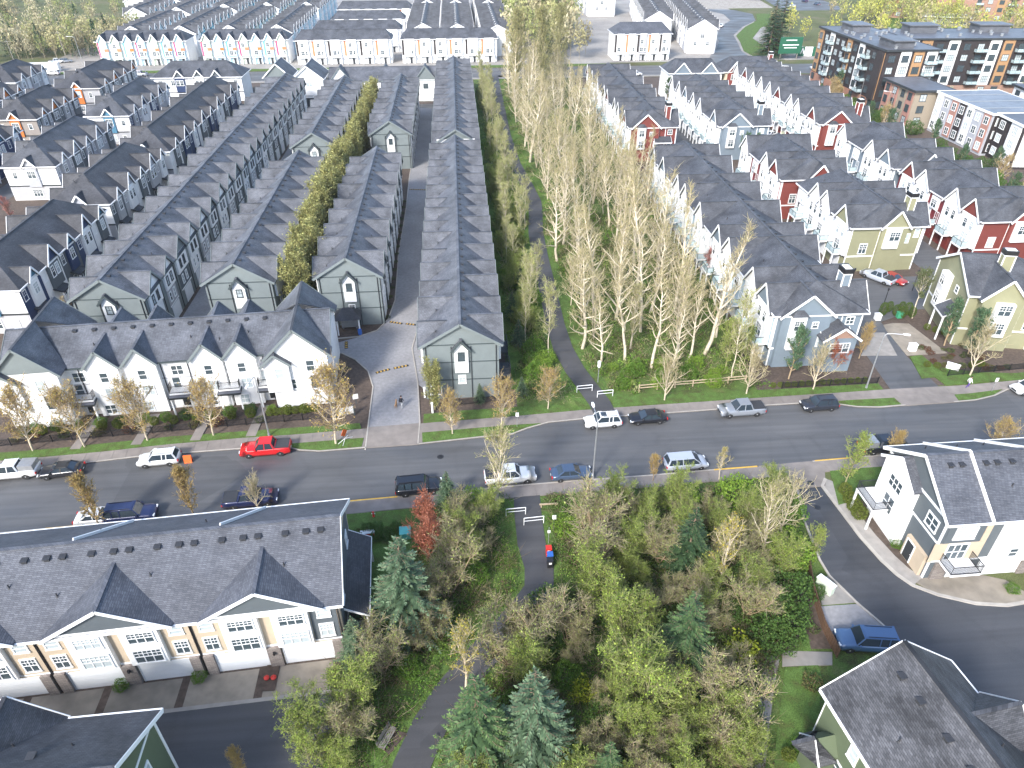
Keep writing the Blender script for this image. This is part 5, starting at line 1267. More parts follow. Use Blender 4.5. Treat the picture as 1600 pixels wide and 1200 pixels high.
def conifer(seed, H=9, rad=2.6, cols=((0.035, 0.075, 0.05),), tips=((0.09, 0.15, 0.11),), whorls=20, droop=0.25, sp=0.40, bark='bark_brown'):
    rng = np.random.default_rng(seed)
    C, S, D, T = [], [], [], []; A0, A1, AR0, AR1 = [], [], [], []
    A0.append((0, 0, 0)); A1.append((0, 0, H * 0.97)); AR0.append(0.03 * H * 0.6 + 0.05); AR1.append(0.015)
    for w in range(whorls):
        t = 0.06 + 0.92 * (w / (whorls - 1)) ** 0.95
        L = rad * (1 - t) ** 0.85 * 1.05 + 0.12
        nbk = int(6 + 6 * (1 - t))
        for i in range(nbk):
            az = rng.uniform(0, 6.28); l = L * rng.uniform(0.75, 1.12); z = t * H + rng.normal(0, 0.1)
            d0 = np.array([math.cos(az), math.sin(az), 0]); side = np.array([-d0[1], d0[0], 0])
            k = max(3, int(l / 0.17))
            A0.append((0, 0, z)); e_ = d0 * l * 0.9 + np.array([0, 0, z + l * (0.3 - droop)]); A1.append(tuple(e_)); AR0.append(0.03); AR1.append(0.01)
            for s_ in range(k):
                f = (s_ + 0.6) / k; p = d0 * l * f + np.array([0, 0, z + l * (0.32 * f - (droop + 0.32) * f * f * 0.8 + (0.12 * f ** 3))])
                ww = sp * (0.45 + 0.75 * math.sin(math.pi * min(f + 0.12, 1))) * min(1.0, 0.45 + l / rad)
                for sg in (-1, 1):
                    dd = nrm(d0 * 0.75 + side * sg * 0.8 + np.array([0, 0, -0.18 + rng.normal(0, 0.12)]))
                    C.append(p + dd * ww * 0.4); S.append(ww * rng.uniform(0.8, 1.3)); D.append(dd); T.append(f)
            C.append(d0 * l + np.array([0, 0, z + l * (0.12 - droop * 0.8 + 0.02)])); S.append(sp * 0.9); D.append(nrm(d0 + np.array([0, 0, 0.25]))); T.append(1.1)
    C = np.array(C); S = np.array(S); D = np.array(D); T = np.array(T)
    V, F_ = leaves(C, S, rng, 1.2, 0.42, D)
    c0 = pick(rng, cols, len(C), 0.15); c1 = pick(rng, tips, len(C), 0.12)
    mix = np.clip((T - 0.45) * 1.5 + rng.normal(0, 0.15, len(T)), 0, 1)[:, None]
    crown = np_mesh('crown', V, F_, 'needle', np.repeat(c0 * (1 - mix) + c1 * mix, 4, 0))
    V, F_ = tubes(A0, A1, AR0, AR1, 5)
    return np_mesh('trunk', V, F_, bark, smooth=True), crown

def bushmesh(seed, rx=0.8, rz=0.9, n=900, ls=0.12, pal=((0.06, 0.12, 0.02),), solid_=0.75, stems=7, lump=0.18, z0=0.0):
    rng = np.random.default_rng(seed)
    d = nrm(rng.normal(size=(n, 3))); rr = rng.uniform(0, 1, n) ** (1 / 3) * (1 - solid_) + solid_ * rng.uniform(0.85, 1.05, n)
    lu = 1 + lump * (np.sin(d[:, 0] * 5 + seed) * np.sin(d[:, 1] * 4.3 + seed * 2) + 0.6 * np.sin(d[:, 2] * 7 + seed))
    C = d * (rr * lu)[:, None] * np.array([rx, rx, rz * 0.5]); C[:, 2] += rz * 0.5 + z0
    V, F_ = leaves(C, ls * rng.uniform(0.6, 1.4, n), rng, 0.3, 0.7)
    T = np.repeat(pick(rng, pal, n), 4, 0)
    crown = np_mesh('crown', V, F_, 'leaf', T)
    a = rng.uniform(0, 6.28, stems); q = rng.uniform(0.2, 0.75, stems)
    P1 = np.stack([np.cos(a) * rx * q, np.sin(a) * rx * q, np.full(stems, rz * 0.7 + z0)], 1); P0 = P1 * np.array([0.15, 0.15, 0])
    V, F_ = tubes(P0, P1, np.full(stems, 0.03), np.full(stems, 0.012), 4)
    return np_mesh('stems', V, F_, 'bark_brown'), crown

def place(name, pair, x, y, label, cat, group=None, s=1.0, rz=None, sz=None, z=0.0, parts=('trunk', 'crown')):
    rz = random.uniform(0, 6.28) if rz is None else rz
    r_ = tag(empty(name, (x, y, z), rz), label, cat, group)
    r_.scale = (s, s, sz or s)
    link(parts[0], pair[0], r_); link(parts[1], pair[1], r_)
    return r_

YB = ((0.50, 0.34, 0.09), (0.54, 0.39, 0.11), (0.44, 0.37, 0.10))          # ochre buds
GB = ((0.24, 0.32, 0.05), (0.30, 0.36, 0.07), (0.18, 0.27, 0.04))          # fresh green
CB = ((0.58, 0.52, 0.28), (0.48, 0.46, 0.20), (0.40, 0.44, 0.16))          # pale straw catkins
WIL = ((0.33, 0.33, 0.12), (0.39, 0.37, 0.15), (0.28, 0.29, 0.10))
PALE = ((0.58, 0.49, 0.31), (0.50, 0.42, 0.25), (0.42, 0.38, 0.2)); TAN = ((0.40, 0.30, 0.18), (0.46, 0.35, 0.22)); OLT = ((0.32, 0.33, 0.13), (0.28, 0.30, 0.12))
ochre = [grow(100 + i, H=7.6, r=0.11, cb=0.2, nl=34, ll=0.46, el=34, curl=0.35, ns=9, nt=6, tl=0.6, prof='round', bark='bark_pale', twig=TAN, bud=YB, nb=2300, bs=0.14) for i in range(3)]
oval = [grow(110 + i, H=6.0, r=0.08, cb=0.18, nl=32, ll=0.38, el=52, curl=0.6, ns=7, nt=6, tl=0.45, prof='round', bark='bark_tan', twig=((0.42, 0.30, 0.14), (0.46, 0.34, 0.16)), bud=((0.46, 0.33, 0.10), (0.42, 0.31, 0.10)), nb=1500, bs=0.11) for i in range(2)]
grove = [grow(120 + i, H=16.5, r=0.25, cb=(0.14, 0.24, 0.1, 0.2, 0.3)[i], nl=(28, 26, 30, 26, 24)[i], ll=(0.32, 0.26, 0.36, 0.24, 0.30)[i], el=24 + 6 * i, curl=0.3, ns=6, nt=3, tl=0.85, prof='cone', bark='bark_alder', twig=PALE, bud=((0.52, 0.48, 0.20), (0.44, 0.46, 0.14), (0.56, 0.50, 0.26)), nb=420, bs=0.10, tr=0.026, lean=0.08, wob=0.11) for i in range(5)]
grove2 = [grow(140 + i, H=11, r=0.13, cb=0.15, nl=30, ll=0.42, el=30, curl=0.3, ns=6, nt=3, tl=0.8, stems=(1, 3, 2)[i], spread=0.16, prof='round', bark='bark_pale', twig=PALE, bud=((0.50, 0.47, 0.18), (0.42, 0.46, 0.13)), nb=600, bs=0.10, tr=0.025) for i in range(3)]
thin = [grow(150 + i, H=12, r=0.09, cb=0.3, nl=24, ll=0.22, el=40, curl=0.3, ns=7, nt=6, tl=0.8, prof='tall', bark='bark_alder', twig=((0.48, 0.43, 0.26), (0.42, 0.42, 0.2)), bud=((0.34, 0.38, 0.09), (0.40, 0.42, 0.12)), nb=1500, bs=0.13, tr=0.022) for i in range(3)]
vase = [grow(160 + i, H=5.5, r=0.10, cb=0.14, nl=22, ll=0.75, el=55, curl=0.35, ns=7, nt=6, tl=0.55, prof='vase', bark='bark_pale', twig=PALE, bud=CB, nb=250, bs=0.09) for i in range(2)]
brush = [grow(170 + i, H=4.8, r=0.06, cb=0.08, nl=34, ll=0.55, el=45, curl=0.15, ns=8, nt=7, tl=0.65, stems=(5, 4, 6)[i], spread=0.45, prof='vase', bark='bark_tan', twig=((0.42, 0.36, 0.24), (0.36, 0.31, 0.19)), bud=((0.26, 0.31, 0.08), (0.30, 0.33, 0.10)), nb=2600, bs=0.11) for i in range(3)]
mossy = [grow(180 + i, H=6.0, r=0.08, cb=0.1, nl=34, ll=0.5, el=38, curl=0.2, ns=9, nt=7, tl=0.7, stems=(3, 4)[i], spread=0.4, prof='vase', bark='bark_olive', twig=((0.27, 0.30, 0.11), (0.33, 0.35, 0.14)), bud=GB, nb=5200, bs=0.12) for i in range(2)]
redbr = [grow(190, H=4.2, r=0.05, cb=0.05, nl=45, ll=0.6, el=58, curl=0.3, ns=7, nt=7, tl=0.5, stems=5, spread=0.35, prof='vase', bark='bark_red', twig=((0.36, 0.12, 0.07), (0.42, 0.17, 0.10)), bud=((0.40, 0.14, 0.09), (0.46, 0.2, 0.13)), nb=2600, bs=0.10)]
greent = [grow(200 + i, H=7.5, r=0.1, cb=0.2, nl=22, ll=0.36, el=45, curl=0.4, ns=7, nt=6, tl=0.6, prof='round', bark='bark_olive', twig=OLT, bud=((0.22, 0.30, 0.05), (0.28, 0.34, 0.07)), nb=2200, bs=0.15) for i in range(2)]
willow = [grow(210 + i, H=8.5, r=0.1, cb=0.06, nl=42, ll=0.34, el=55, curl=0.6, ns=9, nt=6, tl=0.8, stems=3, spread=0.14, prof='tall', bark='bark_olive', twig=((0.26, 0.24, 0.09), (0.30, 0.27, 0.11)), bud=WIL, nb=5200, bs=0.2) for i in range(3)]
cotton = [grow(220 + i, H=27, r=0.32, cb=0.22, nl=36, ll=0.26, el=45, curl=0.35, ns=9, nt=7, tl=1.3, prof='round', bark='bark_olive', twig=((0.36, 0.33, 0.18), (0.30, 0.28, 0.13)), bud=WIL, nb=3200, bs=0.26, tr=0.04) for i in range(2)]
yellowt = [grow(230, H=8.0, r=0.12, cb=0.25, nl=18, ll=0.3, el=50, curl=0.4, ns=6, nt=6, tl=0.6, prof='round', bark='bark_pale', twig=PALE, bud=((0.42, 0.33, 0.04), (0.36, 0.34, 0.05)), nb=800, bs=0.13)]
bigpale = [grow(240 + i, H=11, r=0.17, cb=0.2, nl=22, ll=0.34, el=48, curl=0.35, ns=7, nt=6, tl=0.8, prof='round', bark='bark_alder', twig=((0.48, 0.42, 0.27), (0.42, 0.38, 0.2)), bud=((0.36, 0.38, 0.10),), nb=900, bs=0.13, tr=0.024) for i in range(2)]
blossom = [grow(250, H=6.0, r=0.08, cb=0.15, nl=22, ll=0.26, el=58, curl=0.5, ns=7, nt=6, tl=0.5, prof='round', bark='bark_brown', twig=((0.25, 0.2, 0.15),), bud=((0.62, 0.62, 0.46), (0.55, 0.56, 0.40)), nb=2600, bs=0.19)]
pinkt = [grow(255, H=5.0, r=0.08, cb=0.15, nl=22, ll=0.4, el=45, curl=0.4, ns=7, nt=6, tl=0.5, prof='round', bark='bark_brown', twig=((0.35, 0.18, 0.15),), bud=((0.48, 0.22, 0.20), (0.40, 0.16, 0.13)), nb=1300, bs=0.14)]
spruce = [conifer(300 + i, H=9, rad=3.0, cols=((0.045, 0.085, 0.035), (0.055, 0.10, 0.04)), tips=((0.14, 0.21, 0.07), (0.11, 0.18, 0.06)), whorls=24) for i in range(2)]
bluesp = [conifer(310 + i, H=9, rad=3.0, cols=((0.05, 0.085, 0.045), (0.055, 0.095, 0.05)), tips=((0.18, 0.25, 0.14), (0.14, 0.21, 0.11)), whorls=24) for i in range(2)]
darkfir = [conifer(320, H=9, rad=3.2, cols=((0.03, 0.06, 0.025),), tips=((0.08, 0.13, 0.05),), whorls=20, droop=0.4)]
pine = [grow(330 + i, H=8, r=0.11, cb=0.15, nl=24, ll=0.30, el=35, curl=0.6, ns=7, nt=6, tl=0.45, prof='round', bark='bark_tan', twig=((0.14, 0.17, 0.09),), bud=((0.09, 0.16, 0.08), (0.12, 0.20, 0.10), (0.07, 0.13, 0.07)), nb=4200, bs=0.2) for i in range(2)]
bpine = [grow(335, H=8, r=0.11, cb=0.45, nl=22, ll=0.30, el=25, curl=0.6, ns=7, nt=6, tl=0.4, prof='round', bark='bark_alder', twig=((0.22, 0.2, 0.12),), bud=((0.10, 0.13, 0.05), (0.14, 0.17, 0.07)), nb=3000, bs=0.17)]
boxb = [bushmesh(400 + i, 0.6, 1.25, 1500, 0.1, ((0.10, 0.13, 0.02), (0.13, 0.16, 0.03)), 0.9, 4, 0.06) for i in range(2)]
cone_b = [bushmesh(405, 0.55, 2.0, 1500, 0.11, ((0.07, 0.11, 0.02), (0.09, 0.13, 0.03)), 0.9, 4, 0.05)]
leafy = [bushmesh(410 + i, 1.3, 1.9, 3000, 0.12, (((0.09, 0.18, 0.025), (0.12, 0.21, 0.03)), ((0.06, 0.12, 0.025), (0.08, 0.14, 0.03)), ((0.15, 0.26, 0.03), (0.19, 0.28, 0.04)))[i], 0.7, 8, 0.25) for i in range(3)]
mulchb = [bushmesh(420 + i, 0.7, 0.7, 420, 0.13, (((0.12, 0.10, 0.04), (0.09, 0.10, 0.03)), ((0.14, 0.05, 0.03), (0.10, 0.06, 0.03)), ((0.07, 0.10, 0.03), (0.10, 0.12, 0.04)))[i], 0.7, 4, 0.2) for i in range(3)]
yellowsh = [bushmesh(430, 1.3, 2.4, 900, 0.2, ((0.32, 0.36, 0.03), (0.26, 0.30, 0.03)), 0.5, 8, 0.4)]

def zone_n(x, y):
    a = 'at the front of the grove' if y < 100 else 'abreast of the blue-grey terrace' if y < 128 else 'abreast of the olive terrace' if y < 160 else 'before the red ended terrace' if y < 200 else 'near the far street'
    return a + (', path side' if x < 27 else ', terrace side')
def zone_s(x, y):
    a = 'near the road' if y > 49 else 'halfway down' if y > 39 else 'low in the photo'
    return a + (' beside the path' if x < 10 else ' mid thicket' if x < 19 else ' on the drive side')
# --- street trees on the north verge, named by their neighbours
for i, (p, lab) in enumerate((((-52.37, 69.43), 'ochre budded street tree above the white pickup with the grey canopy'), ((-46.48, 69.71), 'ochre budded street tree just behind the black sedan by the fence'), ((-39.35, 70.40), 'ochre budded street tree beside the white crossover'), ((-31.60, 70.82), 'ochre budded street tree between the white crossover and the red pickup'))):
    place('street_tree', ochre[i % 3], p[0], p[1], lab, 'tree', 'ochre street trees', random.uniform(0.95, 1.1))
place('street_tree', ochre[1], *(-16.37, 68.08), 'large ochre street tree at the lane mouth beside the entrance sign', 'tree', 'ochre street trees', 1.3)
for p, lab, s, k in (((-2.26, 68.90), 'small ochre street tree right of the lane mouth', 0.72, 0), ((3.87, 69.46), 'ochre street tree between the lane mouth tree and the path', 0.85, 2), ((10.08, 73.15), 'young ochre tree on the grass left of the northern path gates', 0.75, 1)):
    place('street_tree', ochre[k], *p, lab, 'tree', 'ochre street trees', s)
for p, lab, s, k in (((25.61, 73.97), 'bare vase shaped street tree above the grey pickup nearest the path', 1.0, 0), ((36.87, 74.59), 'bare vase shaped street tree at the end of the wooden rail fence', 1.05, 1), ((46.17, 74.95), 'bare street tree in front of the blue-grey porch', 1.0, 0), ((69.27, 76.63), 'bare wide street tree in front of the olive corner house', 1.15, 1)):
    place('street_tree', vase[k], *p, lab, 'tree', 'bare street trees', s)
for p, lab, pr, s in (((-39.14, 55.63), 'oval golden tree peeping over the near roof beside the navy car', oval[0], 1.15), ((-29.84, 56.61), 'oval golden tree standing alone beyond the near roof', oval[1], 1.1), ((-23.16, 57.07), 'thin bare tree beside the blue pickup beyond the near roof', vase[0], 0.7),
                      ((2.37, 55.47), 'tall pale tree with yellow-green tips in front of the white pickup', bigpale[0], 1.0), ((20.41, 58.73), 'slim bare sapling beside the silver minivan', oval[0], 0.62), ((27.95, 58.38), 'slim sapling with yellow tips right of the silver minivan', yellowt[0], 0.55),
                      ((41.33, 55.80), 'spreading yellow-green tree at the drive corner beside clipped shrubs', greent[0], 0.95), ((32.91, 45.61), 'small yellow-green tree beside the drive kerb', greent[1], 0.62), ((48.16, 58.75), 'young orange tinged tree behind the near white gable', oval[1], 0.85), ((60.57, 59.07), 'round ochre tree beyond the striped near roof', ochre[0], 0.75)):
    place('street_tree', pr, *p, lab, 'tree', None, s)

# --- clipped tree screen between two grey terraces
y = 97.5
while y < 152:
    place('screen_tree', random.choice(willow), -25.0 + random.uniform(-0.5, 0.5), y, 'yellow-green tree in the tall screen between grey terraces', 'tree', 'tree screen between the grey terraces', random.uniform(1.12, 1.35)); y += random.uniform(2.8, 3.6)
while y < 222:
    place('screen_tree', random.choice(willow), -24.2 + random.uniform(-0.5, 0.5), y, 'yellow-green tree in the tall screen between grey terraces', 'tree', 'tree screen between the grey terraces', random.uniform(1.0, 1.2)); y += random.uniform(3.2, 4.0)
place('screen_tree', willow[0], *(-4.47, 74.23), 'yellow-green columnar tree in front of the grey gable by the lane mouth', 'tree', None, 0.78)
place('garden_tree', willow[1], *(-15.31, 98.54), 'thin reddish tree against the grey gable behind the mail shelter', 'tree', None, 0.6)

# --- northern greenbelt: bare grove east of the path, thinner stems west of it
used = []
def free(x, y, d): return all((x - a) ** 2 + (y - b_) ** 2 > d * d for a, b_ in used)
def path_x(y): return float(np.interp(y, [p[1] for p in PATH_N], [p[0] for p in PATH_N]))
named = (((23.38, 95.68), grove[2], 1.05, 'leaning pale trunk with forked top in the open part of the grove'), ((23.88, 87.07), bigpale[1], 0.9, 'broad pale tree spreading low branches near the grove edge'), ((16.85, 87.59), grove[0], 1.0, 'pale tree closest to the path bend at the grove edge'), ((30.95, 86.02), grove2[0], 1.0, 'pale single tree before the blue-grey terrace side'),
         ((35.65, 79.93), greent[0], 1.0, 'olive tinged tree beside the rail fence at the grove corner'), ((36.21, 78.61), thin[0], 1.0, 'slender twin of the olive tree beside the rail fence'), ((38.53, 80.85), greent[1], 0.8, 'green tinged tree beside the blue-grey porch house'))
for p, pr, s, lab in named:
    place('grove_tree', pr, *p, lab, 'tree', None, s); used.append(p)
cnt = 0
for _ in range(900):
    x, y = random.uniform(16.5, 40), random.uniform(80, 268)
    if x < path_x(y) + 2.4 or x > 39.5 or not free(x, y, 3.0 if y < 150 else 3.5) or (x > 35.5 and random.random() < 0.55): continue
    if y < 88 and x < 26 + (88 - y): 
        if random.random() < 0.6: continue
    used.append((x, y)); cnt += 1
    tall = random.random() < 0.72
    lab = ('tall bare tree ' if tall else 'spreading bare tree ') + zone_n(x, y)
    place('grove_tree', random.choice(grove if tall else grove2), x, y, lab, 'tree', 'tall bare grove trees' if tall else 'spreading bare grove trees', random.uniform(0.62, 1.25) * (0.75 if x > 35 else 1))
    if cnt > 140: break
for _ in range(75):
    x, y = random.uniform(7.6, 12.5), random.uniform(86, 268)
    if x > path_x(y) - 1.9 or not free(x, y, 2.0 + (y < 130)): continue
    used.append((x, y))
    place('grove_tree', random.choice(thin), x, y, 'thin bare tree between path and long grey row, ' + ('road end' if y < 115 else 'lower middle' if y < 150 else 'upper middle' if y < 200 else 'far end'), 'tree', 'thin bare trees west of the path', random.uniform(0.6, 0.95))
for x, y, s, lab in ((27, 232, 1.0, 'giant pale cottonwood rising above the far street, closest to the terraces'), (19, 238, 0.95, 'giant cottonwood on the path side of the grove top'), (35, 258, 0.9, 'giant cottonwood beside the far street behind the grove')):
    place('cottonwood', cotton[int(x) % 2], x, y, lab, 'tree', 'giant cottonwoods', s)
for p, s, pr, lab in (((7.56, 89.18), 0.5, bluesp[0], 'small blue spruce beside the path, closest to the long grey row'), ((6.93, 76.23), 0.36, bluesp[1], 'small blue spruce on the lawn by the northern gates'), ((1.38, 75.48), 0.33, bluesp[0], 'little blue spruce in front of the grey gable'), ((7.18, 96.88), 0.55, spruce[0], 'green spruce in the strip behind the long grey row'), ((9.19, 106.53), 0.5, spruce[1], 'green spruce farther up the strip beside the path'), ((40.44, 102.60), 0.55, darkfir[0], 'dark fir at the foot of the blue-grey terrace')):
    place('spruce', pr, *p, lab, 'tree', None, s)
place('flowering_tree', pinkt[0], *(41.68, 107.72), 'pink flushed tree against the white balconies', 'tree', None, 1.1)
place('red_twig_shrub', redbr[0], *(51.19, 79.10), 'red twigged shrub hiding the blue-grey porch', 'shrub', None, 1.05)
place('pine', pine[0], *(43.93, 77.72), 'green pine in front of the blue-grey gable', 'tree', None, 0.95)
place('pine', bpine[0], *(70.00, 92.83), 'flat topped pine with pale trunk in the car court', 'tree', None, 0.95)
place('pine', pine[0], *(70.28, 84.53), 'blue-green pine left of the pair before the olive house', 'tree', None, 0.9)
place('pine', pine[1], *(72.18, 81.73), 'blue-green pine closer to the road before the olive house', 'tree', None, 0.9)
place('garden_tree', oval[0], *(56.07, 82.07), 'narrow ochre columnar tree at the corner of the blue-grey house', 'tree', None, 0.9)
for p, s, lab in (((72.18, 169.24), 0.9, 'dark green pine beside the pale blue gable'), ((69.02, 168.47), 0.95, 'dark green pine left of the pair by the pale blue gable'), ((67.35, 235.04), 0.85, 'green pine before the far blue and white row')):
    place('pine', pine[1], *p, lab, 'tree', None, s)

# --- southern greenbelt, one by one
S_TREES = (((2.7, 36.4), brush[0], 1.0, 'bare bush hiding the bend of the southern path', 'shrub'), ((4.6, 38.6), brush[2], 0.85, 'twiggy bush above the hidden bend of the path', 'shrub'), ((4.2, 35.0), mossy[0], 0.8, 'olive bush behind the frosted spruce by the path', 'shrub'), ((30.82, 45.93), leafy[2], 1.5, 'fresh green bush at the kerb of the curved drive', 'shrub'), ((29.41, 44.02), mossy[0], 0.8, 'budded bush at the thicket edge by the curved drive', 'shrub'), ((32.63, 51.51), leafy[0], 1.4, 'green bush below the driveway apron', 'shrub'), ((28.73, 41.04), leafy[1], 1.5, 'dark bush above the brown fence', 'shrub'), ((26.94, 38.35), leafy[1], 1.5, 'dark ivy mound left of the brown fence', 'shrub'), ((33.26, 54.36), mossy[1], 0.6, 'budded bush right beside the driveway apron', 'shrub'), ((-6.29, 40.81), bluesp[0], 1.05, 'large blue-green spruce between the near lawn and the path', 'tree'), ((-10.38, 37.54), bluesp[1], 0.55, 'small spruce at the corner of the near garages', 'tree'), ((3.67, 28.21), bluesp[1], 1.0, 'big frosted spruce at the bottom centre of the thicket', 'tree'), ((-0.47, 28.03), spruce[0], 1.0, 'big green spruce beside the path at the bottom edge', 'tree'),
           ((17.10, 35.19), spruce[1], 0.85, 'blue-green spruce in the middle of the thicket', 'tree'), ((8.84, 25.69), spruce[0], 0.55, 'spruce tip at the bottom frame edge', 'tree'), ((20.19, 45.10), darkfir[0], 0.85, 'dark fir between the bare bushes near the road', 'tree'), ((-2.81, 56.54), bluesp[1], 0.42, 'silvery conifer beside the black car', 'tree'),
           ((-4.87, 49.24), redbr[0], 1.15, 'red twigged bush beyond the teal utility box', 'shrub'), ((-2.81, 44.11), brush[0], 1.1, 'big bare tan bush behind the red twigged one', 'shrub'), ((-0.52, 50.80), brush[1], 0.85, 'brown bare bush beside the southern path', 'shrub'), ((-1.31, 34.58), yellowt[0], 0.85, 'pale bare tree with yellow tips at the path bend', 'tree'),
           ((12.72, 46.86), brush[2], 1.45, 'large fan shaped bare bush near the southern path', 'shrub'), ((22.83, 42.96), yellowt[0], 0.95, 'pale tree with golden top in the thicket', 'tree'), ((28.40, 46.11), bigpale[0], 0.75, 'pale leaning tree beside the curved drive', 'tree'), ((31.12, 48.89), grove2[0], 0.6, 'bare tree at the thicket edge by the driveway apron', 'tree'),
           ((10.74, 40.93), mossy[0], 0.95, 'mossy green bush in the middle of the thicket near the path', 'shrub'), ((13.50, 32.22), mossy[1], 1.15, 'large mossy pale-green tree low in the thicket', 'tree'), ((13.20, 37.05), mossy[0], 1.0, 'mossy tree in front of the spruce in the thicket', 'tree'), ((18.46, 28.37), brush[0], 1.1, 'tan bare bush beside the lower footpath', 'shrub'),
           ((22.54, 35.72), yellowsh[0], 0.9, 'bright yellow-green bush in the thicket', 'shrub'), ((-8.29, 36.77), brush[1], 1.0, 'bare tan bush behind the small spruce by the garages', 'shrub'), ((-10.15, 33.69), mossy[0], 0.85, 'lichen covered bush at the alley end', 'shrub'), ((-9.90, 31.24), brush[2], 0.8, 'tangled bare bush beside the wooden bench', 'shrub'),
           ((-12.54, 30.41), mossy[1], 0.75, 'mossy bush at the alley corner', 'shrub'), ((-12.95, 28.24), greent[0], 0.55, 'green budded tree at the bottom frame edge by the alley', 'tree'), ((-18.26, 28.63), oval[0], 0.5, 'straw coloured bush at the bottom edge of the alley', 'shrub'), ((3.94, 37.86), brush[0], 1.1, 'bare grey bush beside the frosted spruce', 'shrub'), ((7.95, 38.09), brush[2], 0.8, 'bare twiggy bush under the mossy tree', 'shrub'),
           ((22.36, 53.70), leafy[2], 1.3, 'fresh green bush nearest the southern kerb', 'shrub'), ((28.54, 54.22), leafy[2], 1.5, 'fresh green bush beside the driveway apron', 'shrub'), ((17.62, 52.90), mossy[0], 0.55, 'green budded bush at the kerb behind the blue sedan', 'shrub'), ((9.50, 51.39), leafy[2], 0.9, 'bright green bush beside the path bins', 'shrub'), ((-0.03, 56.34), leafy[2], 0.9, 'bright green bush under the tall pale tree', 'shrub'),
           ((18.20, 46.86), brush[1], 0.9, 'reddish brown thicket bush beside the dark fir', 'shrub'), ((24.70, 40.25), brush[0], 0.9, 'twiggy bush close to the curved drive', 'shrub'), ((19.28, 37.25), brush[2], 0.8, 'fine twigged bush behind the yellow-green one', 'shrub'), ((-0.02, 46.20), leafy[0], 0.8, 'dark green bush left of the southern path', 'shrub'), ((8.33, 33.17), yellowsh[0], 0.7, 'olive yellow bush right of the frosted spruce', 'shrub'), ((25.52, 36.78), leafy[1], 1.2, 'ivy covered bush by the brown fence', 'shrub'),
           ((6.49, 41.25), leafy[1], 1.25, 'ivy bush where the path disappears', 'shrub'), ((20.69, 31.13), leafy[1], 1.0, 'ivy bush beside the lower footpath', 'shrub'), ((-3.39, 39.58), brush[2], 0.7, 'small bare bush beside the spruce and the lawn', 'shrub'))
for p, pr, s, lab, cat in S_TREES:
    place('tree' if cat == 'tree' else 'bush', pr, p[0], p[1], lab, cat, None, s * (1.3 if pr in spruce or pr in bluesp else 1.2), parts=('trunk' if cat == 'tree' else 'stems', 'crown'))

# --- undergrowth: nobody could count it
def undergrowth(name, label, spots, per, ls, pal, seed, hmax=1.4, sticks=0, cat='undergrowth'):
    rng = np.random.default_rng(seed)
    n = len(spots); sp = np.array(spots)
    rr = rng.uniform(0.5, 1.5, n); hh = rng.uniform(0.3, 1.0, n) * hmax
    idx = np.repeat(np.arange(n), per)
    a = rng.uniform(0, 6.28, len(idx)); q = np.sqrt(rng.uniform(0, 1, len(idx)))
    C = np.stack([sp[idx, 0] + np.cos(a) * q * rr[idx], sp[idx, 1] + np.sin(a) * q * rr[idx], hh[idx] * (1 - q ** 2) * rng.uniform(0.55, 1.05, len(idx)) + 0.06], 1)
    V, F_ = leaves(C, ls * rng.uniform(0.5, 1.5, len(idx)), rng, 0.5, 0.7)
    base = pick(rng, pal, n, 0.15)
    T = np.repeat(base[idx] * (1 + rng.normal(0, 0.16, (len(idx), 1))), 4, 0)
    if sticks:
        k = rng.integers(0, n, sticks); az = rng.uniform(0, 6.28, sticks); e_ = rng.uniform(0.3, 1.4, sticks); l = rng.uniform(0.7, 2.4, sticks)
        P0 = np.stack([sp[k, 0] + rng.normal(0, 0.5, sticks), sp[k, 1] + rng.normal(0, 0.5, sticks), np.full(sticks, 0.05)], 1)
        P1 = P0 + np.stack([np.cos(az) * np.cos(e_), np.sin(az) * np.cos(e_), np.sin(e_)], 1) * l[:, None]
        SV, SF = tubes(P0, P1, np.full(sticks, 0.02), np.full(sticks, 0.008), 3)
        F_ = np.concatenate([F_, SF + len(V)]); V = np.concatenate([V, SV]); T = np.concatenate([T, np.repeat(pick(rng, ((0.26, 0.2, 0.13), (0.2, 0.13, 0.09), (0.32, 0.27, 0.18)), sticks), 6, 0)])
    o_ = link(name, np_mesh(name, V, F_, 'leaf', T))
    return tag(o_, label, cat, None, 'stuff')
GRN = ((0.08, 0.16, 0.025), (0.12, 0.22, 0.03), (0.10, 0.16, 0.03), (0.17, 0.26, 0.045), (0.09, 0.17, 0.025), (0.18, 0.16, 0.08), (0.12, 0.09, 0.05))
EDGE_S = [(21.02, 26.93), (23.61, 32.04), (25.49, 35.50), (28.19, 39.99), (30.78, 43.92), (32.38, 47.49), (34.01, 52.84), (34.82, 57.02)]
def s_ok(x, y):
    px_ = float(np.interp(-y, [-p[1] for p in PATH_S], [p[0] for p in PATH_S]))
    if abs(x - px_) < 2.5: return False
    if y > 57.2 or y < 8: return False
    if x < px_: return x > max(-9.0 + (38 - y) * 0.0, -5.5) if y > 38 else x > -12.5
    lim = np.interp(y, [8] + [p[1] for p in EDGE_S], [15.0] + [p[0] for p in EDGE_S])
    return x < lim
sp_ = []
while len(sp_) < 2700:
    x, y = random.uniform(-13, 36), random.uniform(8, 57)
    if s_ok(x, y): sp_.append((x, y))
undergrowth('undergrowth', 'low ivy, bramble and dead brush filling the southern thicket', sp_, 95, 0.13, GRN, 51, 1.6, 8000)
k_ = 0
